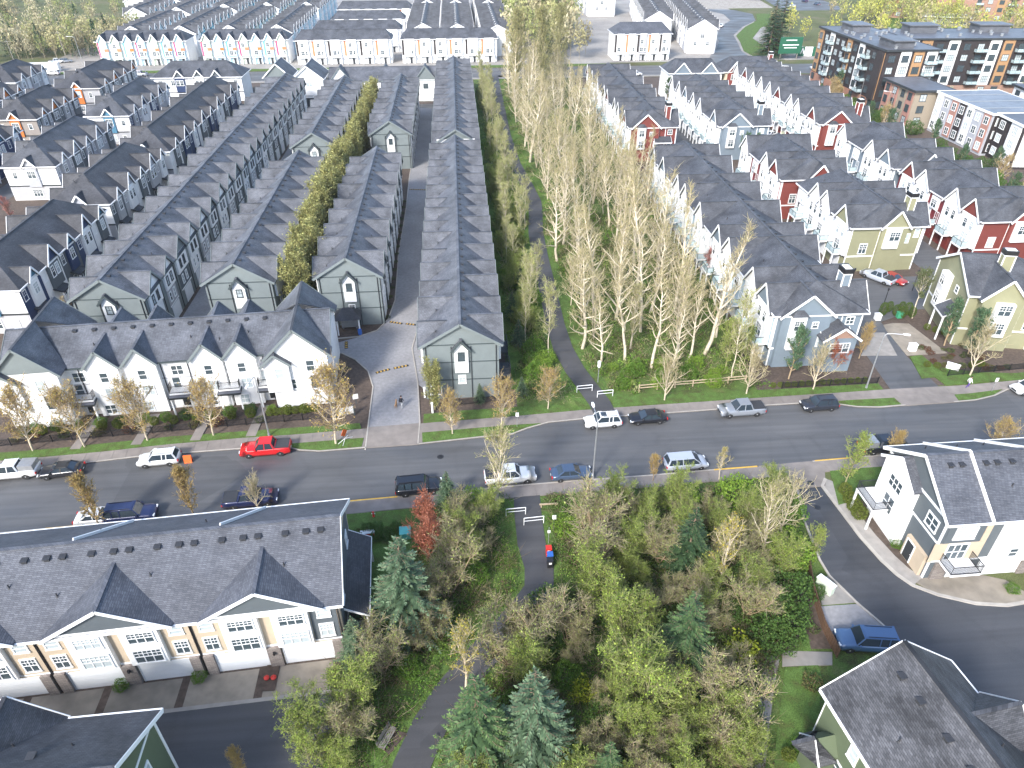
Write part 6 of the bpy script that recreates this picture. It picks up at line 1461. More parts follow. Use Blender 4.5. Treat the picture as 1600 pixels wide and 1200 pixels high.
for q_ in sp_[:1100]:
    if k_ >= 165: break
    if abs(q_[0] - float(np.interp(-q_[1], [-p[1] for p in PATH_S], [p[0] for p in PATH_S]))) < 4.2 and q_[1] > 40 or abs(q_[0] - float(np.interp(-q_[1], [-p[1] for p in PATH_S], [p[0] for p in PATH_S]))) < 5.0 and q_[1] <= 40: continue
    if not all((q_[0] - t_[0][0]) ** 2 + (q_[1] - t_[0][1]) ** 2 > 2.2 for t_ in S_TREES): continue
    if q_[1] > 53.5: continue
    k_ += 1; kd_ = k_ % 7
    if kd_ < 3: place('bush', brush[kd_], q_[0], q_[1], 'bare thicket bush ' + zone_s(*q_), 'shrub', 'bare bushes of the southern thicket', random.uniform(0.55, 0.85), parts=('stems', 'crown'))
    elif kd_ < 5: place('bush', mossy[kd_ % 2], q_[0], q_[1], 'green budded thicket bush ' + zone_s(*q_), 'shrub', 'budded bushes of the southern thicket', random.uniform(0.6, 0.9), parts=('stems', 'crown'))
    else: place('bush', leafy[6 - kd_], q_[0], q_[1], 'evergreen thicket bush ' + zone_s(*q_), 'shrub', 'evergreen bushes of the southern thicket', random.uniform(0.7, 1.15), parts=('stems', 'crown'))
sp_ = []
GRN_N = ((0.12, 0.23, 0.03), (0.17, 0.28, 0.04), (0.15, 0.22, 0.05), (0.23, 0.27, 0.08), (0.28, 0.27, 0.13), (0.12, 0.22, 0.03))
while len(sp_) < 1500:
    x, y = random.uniform(6.8, 40.5), random.uniform(75.5, 268) if random.random() < 0.5 else random.uniform(75.5, 140)
    if abs(x - path_x(y)) > (2.7 if y < 130 else 1.7) and not (y < 79 and x > 16 and random.random() < 0.4): sp_.append((x, y))
undergrowth('undergrowth', 'low green scrub and dead stalks under the bare northern grove', sp_, 75, 0.18, GRN_N, 52, 1.5, 9000)
# bright shrubs along the grove edges
for i in range(58):
    x, y = random.uniform(7.2, 11.2), random.uniform(80, 200)
    place('bush', random.choice((leafy[0], leafy[2], leafy[2], leafy[0], mulchb[2])), x, y, 'leafy bush between the path and the long grey row, ' + ('road end' if y < 100 else 'middle' if y < 140 else 'far end'), 'shrub', 'bushes along the path', random.uniform(0.7, 1.3), parts=('stems', 'crown'))
for i in range(34):
    x, y = random.uniform(7.0, 10.8), random.uniform(84, 240)
    place('bush', random.choice(mossy), x, y, 'yellow-green brush between the path and the long grey row, ' + ('road end' if y < 120 else 'middle' if y < 170 else 'far end'), 'shrub', 'brush along the path', random.uniform(0.55, 0.85), parts=('stems', 'crown'))
for i in range(14):
    x, y = random.uniform(19, 39), random.uniform(76.5, 82)
    place('bush', random.choice((leafy[0], leafy[2], leafy[2])), x, y, 'low green bush behind the wooden rail fence', 'shrub', 'bushes behind the rail fence', random.uniform(0.6, 1.1), parts=('stems', 'crown'))

# --- gardens: clipped shrubs and beds
def shrub(p, pr, s, lab, grp, sz=None): place('garden_shrub', pr, p[0], p[1], lab, 'shrub', grp, s, sz=sz, parts=('stems', 'crown'))
for i in range(7): shrub(((-24.74, 74.63)[0] + i * 0.82, (-24.74, 74.63)[1] + i * 0.06), boxb[i % 2], 0.85, 'clipped shrub in the fence row by the big ochre tree', 'clipped row beside the entrance sign')
for i in range(9): shrub((-56 + i * 3.6 + random.uniform(-1, 1), 71.6 + i * 0.22), mulchb[i % 3], random.uniform(0.8, 1.3), 'loose garden shrub against the black picket fence', 'shrubs along the picket fence')
for i in range(12): shrub((-54 + i * 2.6, 73.4 + i * 0.18), leafy[i % 3], random.uniform(0.45, 0.7), 'green front garden shrub below the white street-front terrace', 'front garden shrubs')
for i, p in enumerate(((65.69, 93.98), (67.34, 95.11), (67.71, 93.83), (69.27, 94.97), (69.64, 93.89), (69.91, 93.04), (68.29, 92.96))): shrub(p, cone_b[0], random.uniform(0.9, 1.2), 'clipped upright shrub in the cluster at the car court entrance', 'upright clipped shrubs')
for i, p in enumerate(((41.08, 55.10), (41.04, 53.79), (40.97, 52.61), (40.96, 51.55))): shrub(p, boxb[i % 2], 1.15 + 0.1 * i, ('clipped round shrub farthest up the drive beside the white porch', 'second clipped round shrub up the drive', 'third clipped round shrub up the drive', 'largest clipped round shrub beside the curved drive')[i], 'round shrubs along the curved drive', 1.2)
for i, (p, lab) in enumerate((((-30.09, 36.89), 'round green shrub between the beige garages, left one'), ((-23.81, 37.19), 'round green shrub between two white garage doors'), ((50.93, 40.88), 'round shrub beside the stone pier at the right edge'), ((42.86, 47.15), 'leafy shrub by the front steps of the white house'))): shrub(p, leafy[0], 0.5, lab, None)
for i in range(10): shrub((64.5 + i * 1.25, 79.0 + i * -0.1 + random.uniform(-0.3, 0.3)), (boxb + mulchb)[i % 5], random.uniform(0.6, 0.9), 'low clipped shrub in the hedge line before the olive house', 'hedge line before the olive house')
for i in range(14): shrub((41 + i * 1.0, 75.9 + i * 0.03), boxb[i % 2], 0.62, 'low hedge shrub before the blue-grey house', 'hedge before the blue-grey house')
for i in range(8): shrub(((70.23, 89.22)[0] + i * 0.9, (70.23, 89.22)[1] - i * 0.85), boxb[i % 2], 0.8, 'hedge shrub along the walk between the pines and the car court', 'hedge along the walk')
for i in range(22): shrub((66.0 + random.uniform(0, 8), 77.8 + random.uniform(0, 7)), random.choice(mulchb), random.uniform(0.5, 0.9), 'low bed plant around the pines of the corner house', 'bed plants at the corner house')
for i, p in enumerate(((27.77, 37.61), (31.82, 43.06), (32.14, 41.89), (30.18, 38.10), (27.81, 32.89), (23.33, 27.00), (24.37, 27.68))): shrub(p, (boxb[0], leafy[1], leafy[1], mulchb[2], mulchb[0], boxb[1], leafy[0])[i], (0.8, .6, .6, .8, 1.3, .9, .5)[i], ('narrow clipped shrub beside the lower footpath', 'dark shrub next to the white utility cabinet', 'dark shrub behind the brown fence', 'yellowing shrub beside the brown fence', 'sprawling shrub at the corner of the dark roof', 'clipped shrub at the bottom frame edge', 'small leafy shrub by the lower balcony')[i], None)
for i in range(60):
    x = random.choice((-62.8, -59.8, -58.2)); y = random.uniform(94, 232); shrub((x + random.uniform(-0.5, 0.5), y), random.choice(mulchb + leafy[:1]), random.uniform(0.5, 0.9), 'small shrub %s of the western footpath, %s' % ('left' if x < -62 else 'right', 'road end' if y < 140 else 'middle' if y < 185 else 'far end'), 'shrubs along the western footpath')
for x, y, s in ((-60.5, 99, 0.6), (-58.8, 118, 0.55), (-59.5, 131, 0.5), (-60, 145, 0.5), (-59, 162, 0.5), (-59, 184, 0.55), (-80, 118, 0.6), (-84, 126, 0.7)):
    place('garden_tree', random.choice(ochre), x, y, 'small budding tree in the gardens between western terraces', 'tree', 'garden trees between western terraces', s)
place('garden_tree', greent[1], *(-66.78, 103.38), 'round yellow-green tree beside the dark roofed white house', 'tree', None, 0.75)
place('garden_tree', pinkt[0], *(-91.38, 145.22), 'pink blossom tree at the edge of the photo', 'tree', None, 0.9)
for i in range(16): shrub((-12.25, 99 + i * 3.4), mulchb[2], 0.6, 'small shrub between the stoops along the curved lane', 'stoop shrubs along the lane')

for i in range(16): shrub((-55 + i * 2.25 + random.uniform(-.4, .4), 72.6 + i * 0.15), boxb[i % 2], random.uniform(0.8, 1.15), 'rounded hedge shrub just behind the street picket fence', 'rounded hedge before the white terrace')
# --- trees of the eastern block and the far side
for i, (x, y) in enumerate(((104.5, 160), (106, 148), (104.5, 174), (106.5, 134), (107, 184), (106, 200), (104, 214), (108, 125), (78.8, 172), (80.6, 161), (110, 226), (108.5, 236))):
    place('blossom_tree', blossom[0], x, y, 'white blossoming tree beside the eastern terraces', 'tree', 'white blossom trees', random.uniform(0.8, 1.1))
for i in range(34):
    x, y = random.uniform(112, 126), random.uniform(140, 236)
    place('hedge_tree', random.choice((leafy[1], leafy[0], cone_b[0], leafy[1])), x, y, 'dark shrub in the hedge below the apartments', 'shrub', 'hedge below the apartments', random.uniform(1.2, 2.0), parts=('stems', 'crown'))
for i in range(16):
    x, y = random.uniform(111, 124), random.uniform(130, 240)
    place('verge_tree', random.choice(ochre + pine), x, y, 'budding tree on the verge below the apartments', 'tree', 'verge trees below the apartments', random.uniform(0.7, 1.0))
for i in range(26):
    x, y = random.uniform(145, 240), random.uniform(206, 229)
    place('verge_tree', random.choice((blossom[0], greent[0], leafy[0], blossom[0])), x, y, 'pale blossoming tree in front of the long apartment wing', 'tree', 'trees before the apartment wing', random.uniform(0.8, 1.2))
def wood(name, label, zones, n, seed, pal, hmin=7, hmax=13, k=170, dark=()):
    """a distant wood that reads as one mass: stems and leaf clumps joined"""
    rng = np.random.default_rng(seed); VV, FF, TT = [], [], []; off = 0
    for i in range(n):
        zx = zones[i % len(zones)]; x, y = rng.uniform(zx[0], zx[1]), rng.uniform(zx[2], zx[3]); h = rng.uniform(hmin, hmax); r_ = h * rng.uniform(0.2, 0.3)
        con = i in dark or (dark and rng.random() < 0.14)
        if con:
            t = rng.uniform(0, 1, k); a = rng.uniform(0, 6.28, k); q = (1 - t) * r_ * rng.uniform(0.5, 1.05, k)
            C = np.stack([x + np.cos(a) * q, y + np.sin(a) * q, h * (0.1 + 0.9 * t)], 1); col = np.array([[0.045, 0.085, 0.04]])
        else:
            d = nrm(rng.normal(size=(k, 3))); q = rng.uniform(0.45, 1.05, k)[:, None]
            C = d * q * np.array([r_, r_, h * 0.36]) + np.array([x, y, h * 0.62]); col = np.array([pal[rng.integers(0, len(pal))]])
        V, F_ = leaves(C, h * 0.075 * rng.uniform(0.5, 1.4, k), rng, 0.2, 0.5, nrm(rng.normal(size=(k, 3)) * 0.6 + np.array([0, 0, 0.8])))
        VV.append(V); FF.append(F_ + off); off += len(V); TT.append(np.repeat(np.repeat(col, k, 0) * (1 + rng.normal(0, 0.2, (k, 1))), 4, 0))
        m = 8; P0 = np.tile([[x, y, 0.0]], (m, 1)); a = rng.uniform(0, 6.28, m); P0[1:, 2] = rng.uniform(0.15, 0.5, m - 1) * h
        P1 = np.stack([x + np.cos(a) * r_ * 0.8, y + np.sin(a) * r_ * 0.8, P0[:, 2] + h * 0.4], 1); P1[0] = (x + rng.normal(0, .3), y, h)
        V, F_ = tubes(P0, P1, np.full(m, 0.09), np.full(m, 0.03), 3); VV.append(V); FF.append(F_ + off); off += len(V); TT.append(np.full((len(V), 3), (0.36, 0.31, 0.22)))
    return tag(link(name, np_mesh(name, np.concatenate(VV), np.concatenate(FF), 'leaf', np.concatenate(TT))), label, 'woodland', None, 'stuff')
FP = ((0.34, 0.34, 0.14), (0.42, 0.38, 0.20), (0.36, 0.31, 0.18), (0.28, 0.31, 0.11), (0.46, 0.41, 0.26))
wood('far_wood', 'budding woodland beyond the far street at the top corner with pastel terraces', ((-330, -180, 305, 420), (-420, -168, 400, 620), (-180, -140, 322, 372), (-420, -176, 296, 330)), 620, 61, FP, dark=(1,))
wood('far_wood', 'tall wood continuing beyond the far street above the grove', ((22, 58, 300, 420), (24, 60, 420, 640)), 110, 62, FP, 12, 22, 260, dark=(1,))
wood('far_wood', 'yellow-green budding wood behind the big apartment block', ((150, 290, 300, 372), (200, 260, 372, 420), (230, 420, 300, 350)), 200, 63, ((0.46, 0.45, 0.10), (0.38, 0.38, 0.12), (0.40, 0.34, 0.18), (0.32, 0.34, 0.10)), 8, 15, 190, dark=())
wood('far_wood', 'trees around the far car park and brick apartments at the top edge', ((160, 420, 470, 640), (120, 200, 520, 640), (330, 520, 300, 460)), 170, 64, FP, 8, 15, 150, dark=(1,))
for x, y, s, lab in ((127, 305, 2.3, 'tall dark conifer beside the curving road'), (134, 313, 2.5, 'taller dark conifer behind the one at the curving road'), (139, 334, 2.0, 'dark conifer right of the curving road'), (34, 300, 2.0, 'tall conifer above the grove at the far street'), (44, 330, 2.2, 'tall conifer farther behind the grove')):
    place('conifer', darkfir[0], x, y, lab, 'tree', None, s)

# ---------------------------------------------------------------- vehicles
KINDS = {
    #        L    W    wheelbase-x (f, r) wheel r, lower body tops [(x, z)], cabin (windscreen base x, roof front, roof rear, rear base), belt z, roof z
    'sedan': dict(L=4.75, W=1.84, wx=(1.42, -1.38), wr=0.33, top=[(-2.37, .72), (-2.2, .96), (-1.6, 1.0), (0.9, .95), (1.9, .84), (2.25, .72), (2.37, .55)], cab=(1.05, .25, -1.0, -1.72), belt=.95, roof=1.45),
    'suv': dict(L=4.65, W=1.88, wx=(1.42, -1.33), wr=0.36, top=[(-2.32, .85), (-2.2, 1.06), (-1.6, 1.08), (0.9, 1.05), (1.8, .98), (2.2, .84), (2.32, .6)], cab=(1.05, .4, -1.85, -2.2), belt=1.05, roof=1.70),
    'bigsuv': dict(L=5.2, W=2.0, wx=(1.62, -1.5), wr=0.40, top=[(-2.6, .95), (-2.5, 1.14), (-1.6, 1.15), (1.1, 1.12), (2.1, 1.06), (2.5, .92), (2.6, .6)], cab=(1.2, .6, -2.25, -2.5), belt=1.13, roof=1.88),
    'minivan': dict(L=5.0, W=1.95, wx=(1.6, -1.4), wr=0.35, top=[(-2.5, .9), (-2.4, 1.06), (-1.6, 1.08), (1.4, 1.02), (2.0, .92), (2.4, .76), (2.5, .55)], cab=(1.6, .7, -2.1, -2.4), belt=1.05, roof=1.74),
    'pickup': dict(L=5.85, W=2.02, wx=(1.85, -1.75), wr=0.42, top=[(-2.92, .95), (-2.88, 1.2), (-1.2, 1.2), (1.0, 1.18), (2.3, 1.14), (2.8, 1.02), (2.92, .6)], cab=(1.2, .55, -0.85, -1.15), belt=1.17, roof=1.90),
}
def car_meshes(kind, paint, canopy=None):
    k = KINDS[kind]; L, W = k['L'], k['W']; hw = W / 2; M = {}
    xs = sorted(set([p[0] for p in k['top']] + [q + d for q in k['wx'] for d in (-.45, 0, .45)] + [0.3, -0.3]))
    tx = [p[0] for p in k['top']]; tz = [p[1] for p in k['top']]
    mb = MB(); rows = []
    for x in xs:
        zt = float(np.interp(x, tx, tz)); end = max(0, (abs(x) - (L / 2 - 0.45)) / 0.45); w = hw * (1 - 0.12 * end ** 2)
        zb = 0.28 + 0.12 * end
        for q in k['wx']:
            if abs(x - q) < 0.2: zb = max(zb, k['wr'] * 1.75)
        rows.append([(x, s_ * w * f, z) for f, z, s_ in ((.0, zb, 1), (.93, zb, 1), (1.0, max(zb + .06, .55), 1), (1.0, max(zb + .1, zt - .2), 1), (.95, max(zb + .13, zt - .04), 1), (.72, max(zb + .15, zt + .01), 1), (0, max(zb + .16, zt + .03), 1))])
    def add(rows, sg):
        n0 = len(mb.v); m = len(rows[0])
        for r_ in rows: mb.v += [(p[0], sg * p[1], p[2]) for p in r_]
        for i in range(len(rows) - 1):
            for j in range(m - 1):
                a = n0 + i * m + j; f = (a, a + 1, a + m + 1, a + m)
                mb.f.append(f if sg < 0 else f[::-1]); mb.m.append(0)
        for i in (0, len(rows) - 1): mb.f.append(tuple(n0 + i * m + j for j in (range(m) if (sg > 0) == (i == 0) else range(m - 1, -1, -1)))); mb.m.append(0)
    add(rows, 1); add(rows, -1)
    M['body'] = mb.make('body', paint, True)
    a, b_, c, d = k['cab']; zb, zr = k['belt'] - 0.02, k['roof']; wb, wr_ = hw * .93, hw * .72
    # roof panel and pillars
    ca = MB()
    ca.ext([(b_ + .05, -wr_, zr - .05), (b_ + .05, wr_, zr - .05), (c - .05, wr_, zr - .05), (c - .05, -wr_, zr - .05)], (0, 0, .035))
    ca.ext([(b_ - .1, -wr_ * .86, zr - .015), (b_ - .1, wr_ * .86, zr - .015), (c + .1, wr_ * .86, zr - .015), (c + .1, -wr_ * .86, zr - .015)], (0, 0, .03))
    mid = (b_ + c) / 2 + 0.1
    for sg in (-1, 1):
        ca.bar((a, sg * wb, zb), (b_, sg * wr_, zr - .04), .09, .07); ca.bar((d, sg * wb, zb), (c, sg * wr_, zr - .04), .16, .09)
        ca.bar((mid, sg * wb, zb), (mid - .05, sg * wr_, zr - .04), .09, .07)
        if kind in ('suv', 'bigsuv', 'minivan'): ca.bar((c + .75, sg * wb, zb), (c + .7, sg * wr_, zr - .04), .09, .08)
    M['cabin'] = ca.make('cabin', paint)
    def pane(pts): 
        m = MB(); v = [Vector(p) for p in pts]; n = (v[1] - v[0]).cross(v[2] - v[0]).normalized() * 0.015
        return m.ext(pts, tuple(n)).make('pane', 'car_glass')
    M['windscreen'] = pane([(a - .02, -wb + .04, zb), (a - .02, wb - .04, zb), (b_, wr_ - .03, zr - .05), (b_, -wr_ + .03, zr - .05)])
    M['rear_window'] = pane([(d + .02, wb - .06, zb), (d + .02, -wb + .06, zb), (c, -wr_ + .05, zr - .05), (c, wr_ - .05, zr - .05)])
    for sg, nm in ((1, 'l'), (-1, 'r')):
        for q, (x0, x1, x2, x3) in enumerate(((a - .02, mid, mid - .05, b_), (mid, d + .02, c, mid - .05))):
            M['side' + nm + str(q)] = pane([(x0, sg * (wb - .01), zb), (x1, sg * (wb - .01), zb), (x2, sg * (wr_ - .01), zr - .05), (x3, sg * (wr_ - .01), zr - .05)])
    r_ = k['wr']
    M['tyre'] = MB().lathe([(r_ * .68, -.11), (r_ * .95, -.11), (r_, -.07), (r_, .07), (r_ * .95, .11), (r_ * .68, .11)], n=16).make('tyre', 'rubber', False)
    rm = MB().lathe([(r_ * .66, -.09), (r_ * .68, .1), (r_ * .2, .1), (r_ * .15, .125)], n=16)
    M['rim'] = rm.make('rim', 'rim_metal')
    M['head'] = MB().box(-.12, .04, -.19, .19, -.07, .07).make('headlight', 'lamp_clear'); M['tail'] = MB().box(-.03, .08, -.13, .13, -.13, .13).make('tail_light', 'lamp_red')
    M['mirror'] = MB().box(-.07, .07, -.1, .1, -.07, .08).make('mirror', paint)
    M['grille'] = MB().box(-.05, .03, -.42, .42, -.1, .1).make('grille', 'black_metal')
    M['plate'] = MB().box(-.02, .02, -.17, .17, -.06, .06).make('number_plate', 'lamp_clear')
    if kind == 'pickup':
        if canopy: M['canopy'] = MB().ext([(-1.25, -.86, 1.18), (-2.85, -.86, 1.18), (-2.8, -.72, 1.78), (-1.25, -.72, 1.84)], (0, 0.72, 0)).ext([(-1.25, 0, 1.18), (-2.85, 0, 1.18), (-2.8, 0, 1.82), (-1.25, 0, 1.88)], (0, .86, 0)).make('canopy', canopy)
        else: M['bed_cover'] = MB().box(-2.82, -1.28, -.8, .8, 1.2, 1.265).box(-2.82, -1.28, -.86, -.8, 1.15, 1.285).box(-2.82, -1.28, .8, .86, 1.15, 1.285).make('bed_cover', 'vent_dark')
    elif kind in ('suv', 'bigsuv'):
        M['rack'] = MB().bar((b_ - .3, -wr_ * .8, zr + .05), (c + .2, -wr_ * .8, zr + .05), .04, .04).make('roof_rail', 'black_metal')
    return M
def car(kind, paint, p, head, label, group=None, cat='car', canopy=None, name=None, cap=None):
    M = cached(('car', kind, paint, canopy), lambda: car_meshes(kind, paint, canopy)); k = KINDS[kind]
    root = tag(empty(name or {'pickup': 'pickup_truck', 'sedan': 'sedan', 'suv': 'parked_suv', 'bigsuv': 'parked_suv', 'minivan': 'minivan'}[kind], (p[0], p[1], 0.012), R(head)), label, cat, group)
    link('body', M['body'], root); link('cabin', M['cabin'], root); link('windscreen', M['windscreen'], root); link('rear_window', M['rear_window'], root)
    for q in ('l0', 'l1', 'r0', 'r1'): link('side_window', M['side' + q], root)
    for x in k['wx']:
        for sg in (-1, 1):
            o_ = link('wheel', M['tyre'], root, (x, sg * (k['W'] / 2 - .12), k['wr'])); o_.rotation_euler = (-sg * PI / 2, 0, 0)
            link('rim', M['rim'], o_)
    zt = float(np.interp(k['L'] / 2 - .1, [q[0] for q in k['top']], [q[1] for q in k['top']])); hw = k['W'] / 2
    for sg in (-1, 1):
        link('headlight', M['head'], root, (k['L'] / 2 - .05, sg * hw * .68, zt - .06)); link('tail_light', M['tail'], root, (-k['L'] / 2 + .02, sg * hw * .78, .78))
        link('mirror', M['mirror'], root, (k['cab'][0] - .25, sg * (hw + .08), k['belt'] + .06))
    link('grille', M['grille'], root, (k['L'] / 2 - .02, 0, .62)); link('number_plate', M['plate'], root, (-k['L'] / 2 + .0, 0, .62))
    for q, nm in (('canopy', 'canopy'), ('bed_cover', 'bed_cover')):
        if q in M: link(nm, M[q], root)
    if 'rack' in M:
        for sg in (-1, 1): link('roof_rail', M['rack'], root, (0, 0 if sg < 0 else 1.6 * hw * .72, 0))
    if cap: link('sunroof', cached(('sun', k['roof']), lambda: MB().box(-.4, .3, -.4, .4, k['roof'] + .015, k['roof'] + .03).make('sunroof', 'car_glass')), root)
    return root
NG = 'cars parked along the north kerb'; SG_ = 'cars parked along the south kerb'
car('pickup', 'paint_white', (-52.50, 65.11), 184, 'white pickup with a grey canopy cut by the frame edge', NG, 'pickup', canopy='grey_metal')
car('sedan', 'paint_black', (-46.95, 64.91), 185, 'shiny black sedan behind the white pickup with the canopy', NG)
car('suv', 'paint_white', (-36.46, 66.15), 184, 'white crossover beside the orange road sign', NG)
car('pickup', 'paint_red', (-24.41, 67.12), 183, 'bright red pickup with a black bed cover', NG, 'pickup')
car('suv', 'paint_white', (16.52, 69.43), 182, 'white boxy suv with sunroof in front of the northern path', NG, cap=1)
car('sedan', 'paint_black', (22.32, 69.80), 182, 'dark sedan right behind the white boxy suv', NG)
car('pickup', 'paint_grey', (34.67, 70.50), 182, 'grey crew cab pickup by the wooden rail fence', NG, 'pickup')
car('suv', 'paint_steel', (45.07, 70.83), 182, 'dark charcoal suv before the blue-grey porch', NG)
car('suv', 'paint_white', (74.66, 72.39), 186, 'pale suv cut by the right frame edge', NG)
car('bigsuv', 'paint_navy', (-36.40, 57.10), 4, 'navy suv half hidden by the near roof beside the oval golden tree', SG_)
car('sedan', 'paint_white', (-39.66, 56.96), 4, 'white car almost wholly hidden behind the near roof', SG_)
car('pickup', 'paint_navy', (-24.23, 58.53), 4, 'dark blue pickup peeking over the near roof', SG_, 'pickup')
car('bigsuv', 'paint_black', (-6.03, 59.11), 4, 'black estate suv beside the silvery conifer', SG_)
car('pickup', 'paint_white', (4.24, 60.14), 3.5, 'white pickup behind the tall pale tree', SG_, 'pickup')
car('sedan', 'paint_slate', (11.22, 60.16), 3.5, 'slate blue sedan near the lamp post', SG_)
car('minivan', 'paint_silver', (24.72, 60.93), 3, 'silver minivan parked alone on the south kerb', SG_)
car('pickup', 'paint_black', (49.16, 62.14), 3, 'black pickup with a grey canopy beyond the near white gable', SG_, 'pickup', canopy='grey_metal')
car('bigsuv', 'paint_blue', (34.08, 36.28), 172, 'blue estate suv in the paved bay by the brown fence')
car('pickup', 'paint_silver', (71.03, 106.03), 122, 'silver pickup in the court below the olive wall', 'cars in the eastern court', 'pickup')
car('sedan', 'paint_brick', (73.43, 105.36), -60, 'red car beside the silver pickup below the olive wall', 'cars in the eastern court')
FC = 'cars on the far street'
for kd, pa, p, hd, lab in (('pickup', 'paint_black', (-152.22, 283.82), 178, 'black pickup on the far street at the junction'), ('suv', 'paint_white', (-147.45, 291.12), 178, 'white suv on the far street near the junction'), ('pickup', 'paint_silver', (-115.20, 286.50), 180, 'silver pickup on the far street before the pastel terraces'), ('suv', 'paint_white', (-11.07, 282.13), 0, 'white suv passing at the far end of the lane'), ('suv', 'paint_white', (65.73, 274.20), 0, 'white van-like suv beyond the red ended terrace'), ('sedan', 'paint_grey', (63.65, 242.33), 90, 'grey car in the court beyond the red ended terrace'),
                        ('sedan', 'paint_white', (85.80, 193.42), 30, 'white car beside the blossom tree in the eastern block'), ('suv', 'paint_black', (90.54, 196.24), 60, 'dark car beside the white one in the eastern block'), ('sedan', 'paint_white', (133.40, 384.50), 60, 'white car on the curving far road'), ('suv', 'paint_white', (122.84, 279.12), 160, 'white suv at the far crossing'), ('sedan', 'paint_white', (136.60, 280.48), 175, 'white sedan before the apartment corner'),
                        ('sedan', 'paint_white', (198.69, 454.97), 100, 'white car in the far car park'), ('suv', 'paint_navy', (215.62, 477.61), 100, 'blue car at the top of the far car park'), ('suv', 'paint_slate', (216.62, 462.35), 100, 'dark car at the edge of the far car park'), ('pickup', 'paint_white', (-155.73, 313.27), 20, 'white pickup in the cleared yard'), ('suv', 'paint_grey', (-152.78, 314.33), 20, 'grey suv in the cleared yard')):
    car(kd, pa, p, hd, lab, FC)

# ---------------------------------------------------------------- street furniture
def lamp(p, h, head, label, arm=2.2, mat='grey_metal', z=0.12):
    r_ = tag(empty('street_lamp', (p[0], p[1], z), head), label, 'street lamp', 'street lamps')
    MB().tube((0, 0, 0), (0, 0, h * .96), .11, .06, 8).tube((0, 0, 0), (0, 0, .35), .17, .15, 8).obj('pole', mat, r_)
    a = MB(); pts = [(0, 0, h * .94), (.25, 0, h * .985), (.8, 0, h), (arm, 0, h + .08)]
    for q, w in zip(pts, pts[1:]): a.tube(q, w, .05, .045, 6)
    a.obj('arm', mat, r_)
    MB().ext([(arm - .1, -.09, h + .04), (arm + .35, -.17, h + .04), (arm + .75, -.1, h + .04), (arm + .75, .1, h + .04), (arm + .35, .17, h + .04), (arm - .1, .09, h + .04)], (0, 0, .14)).obj('lamp_head', 'white_trim', r_)
    return r_
lamp((-24.73, 70.19), 9.0, R(-95), 'tall street lamp beside the red pickup')
lamp((13.66, 59.66), 8.4, R(92), 'tall street lamp on the south kerb by the slate sedan')
lamp((53.45, 74.71), 8.6, R(-20), 'tall street lamp at the eastern drive entrance')
lamp((-144.11, 308.62), 10, R(180), 'tall lamp at the far junction yard'); lamp((-130.44, 295.56), 9, R(90), 'far lamp before the pastel terraces, pink end'); lamp((-111.26, 282.93), 9, R(90), 'far lamp before the pastel terraces, middle'); lamp((125.72, 224.85), 8, R(-30), 'lamp below the apartment corner'); lamp((125.13, 205.83), 8, R(150), 'curved lamp beside the red gabled terrace')
for p, lab in (((74.91, 101.66), 'black post lamp beside the flat topped pine'), ((66.64, 95.80), 'black post lamp by the clipped upright shrubs'), ((64.73, 103.12), 'black post lamp by the parked silver pickup')):
    r_ = tag(empty('post_lamp', (p[0], p[1], 0.05)), lab, 'street lamp', 'black post lamps')
    MB().tube((0, 0, 0), (0, 0, 3.4), .06, .045, 8).obj('pole', 'black_metal', r_); MB().tube((0, 0, 3.4), (0, 0, 3.75), .12, .17, 8).tube((0, 0, 3.75), (0, 0, 3.9), .2, .05, 8).obj('lamp_head', 'black_metal', r_)
r_ = tag(empty('path_lamp', (*(17.58, 78.74), 0.1)), 'white lantern post beside the northern path', 'street lamp')
MB().tube((0, 0, 0), (0, 0, 2.4), .06, .05, 8).obj('pole', 'grey_metal', r_); MB().lathe([(.08, 2.4), (.2, 2.5), (.24, 3.3), (.1, 3.45)], n=10).obj('lamp_head', 'white_trim', r_)
# utility poles of the far side
for p, lab in (((-163.42, 298.01), 'wooden pole at the far junction'), ((-153.67, 316.99), 'wooden pole beside the cleared yard'), ((142.77, 289.87), 'wooden pole at the far crossing')):
    r_ = tag(empty('utility_pole', (*p, 0)), lab, 'utility pole', 'utility poles'); MB().tube((0, 0, 0), (0, 0, 11), .16, .1, 7).obj('pole', 'wood_grey', r_); MB().box(-1.1, 1.1, -.06, .06, 10.2, 10.35).obj('cross_arm', 'wood_grey', r_)

def baffle(p, rz, label):
    r_ = tag(empty('cycle_barrier', (*p, 0.12), rz), label, 'barrier', 'cycle barriers')
    MB().tube((-1.05, 0, 0), (-1.05, 0, 1.0), .045, n=8).tube((1.05, 0, 0), (1.05, 0, 1.0), .045, n=8).tube((-1.05, 0, 1.0), (1.05, 0, 1.0), .045, n=8).obj('hoop', 'white_trim', r_)
    MB().tube((-1.05, 0, .55), (1.05, 0, .55), .035, n=8).obj('rail', 'white_trim', r_)
baffle((15.40, 76.63), R(5), 'white cycle barrier on the northern path, left one'); baffle((17.92, 75.27), R(5), 'white cycle barrier on the northern path, right one'); baffle((4.45, 54.45), R(3), 'white cycle barrier half under the tall pale tree'); baffle((6.24, 53.00), R(4), 'white cycle barrier on the southern path by the grass')
def binn(p, col, label, h=1.0, cap='black_metal'):
    r_ = tag(empty('litter_bin', (*p, 0.12)), label, 'bin', 'bins by the southern path')
    MB().box(-.27, .27, -.27, .27, .05, h).obj('body', col, r_); MB().box(-.3, .3, -.3, .3, h, h + .1).obj('lid', col, r_); MB().box(-.14, .14, -.285, -.26, h - .35, h - .1).obj('flap', 'white_trim', r_)
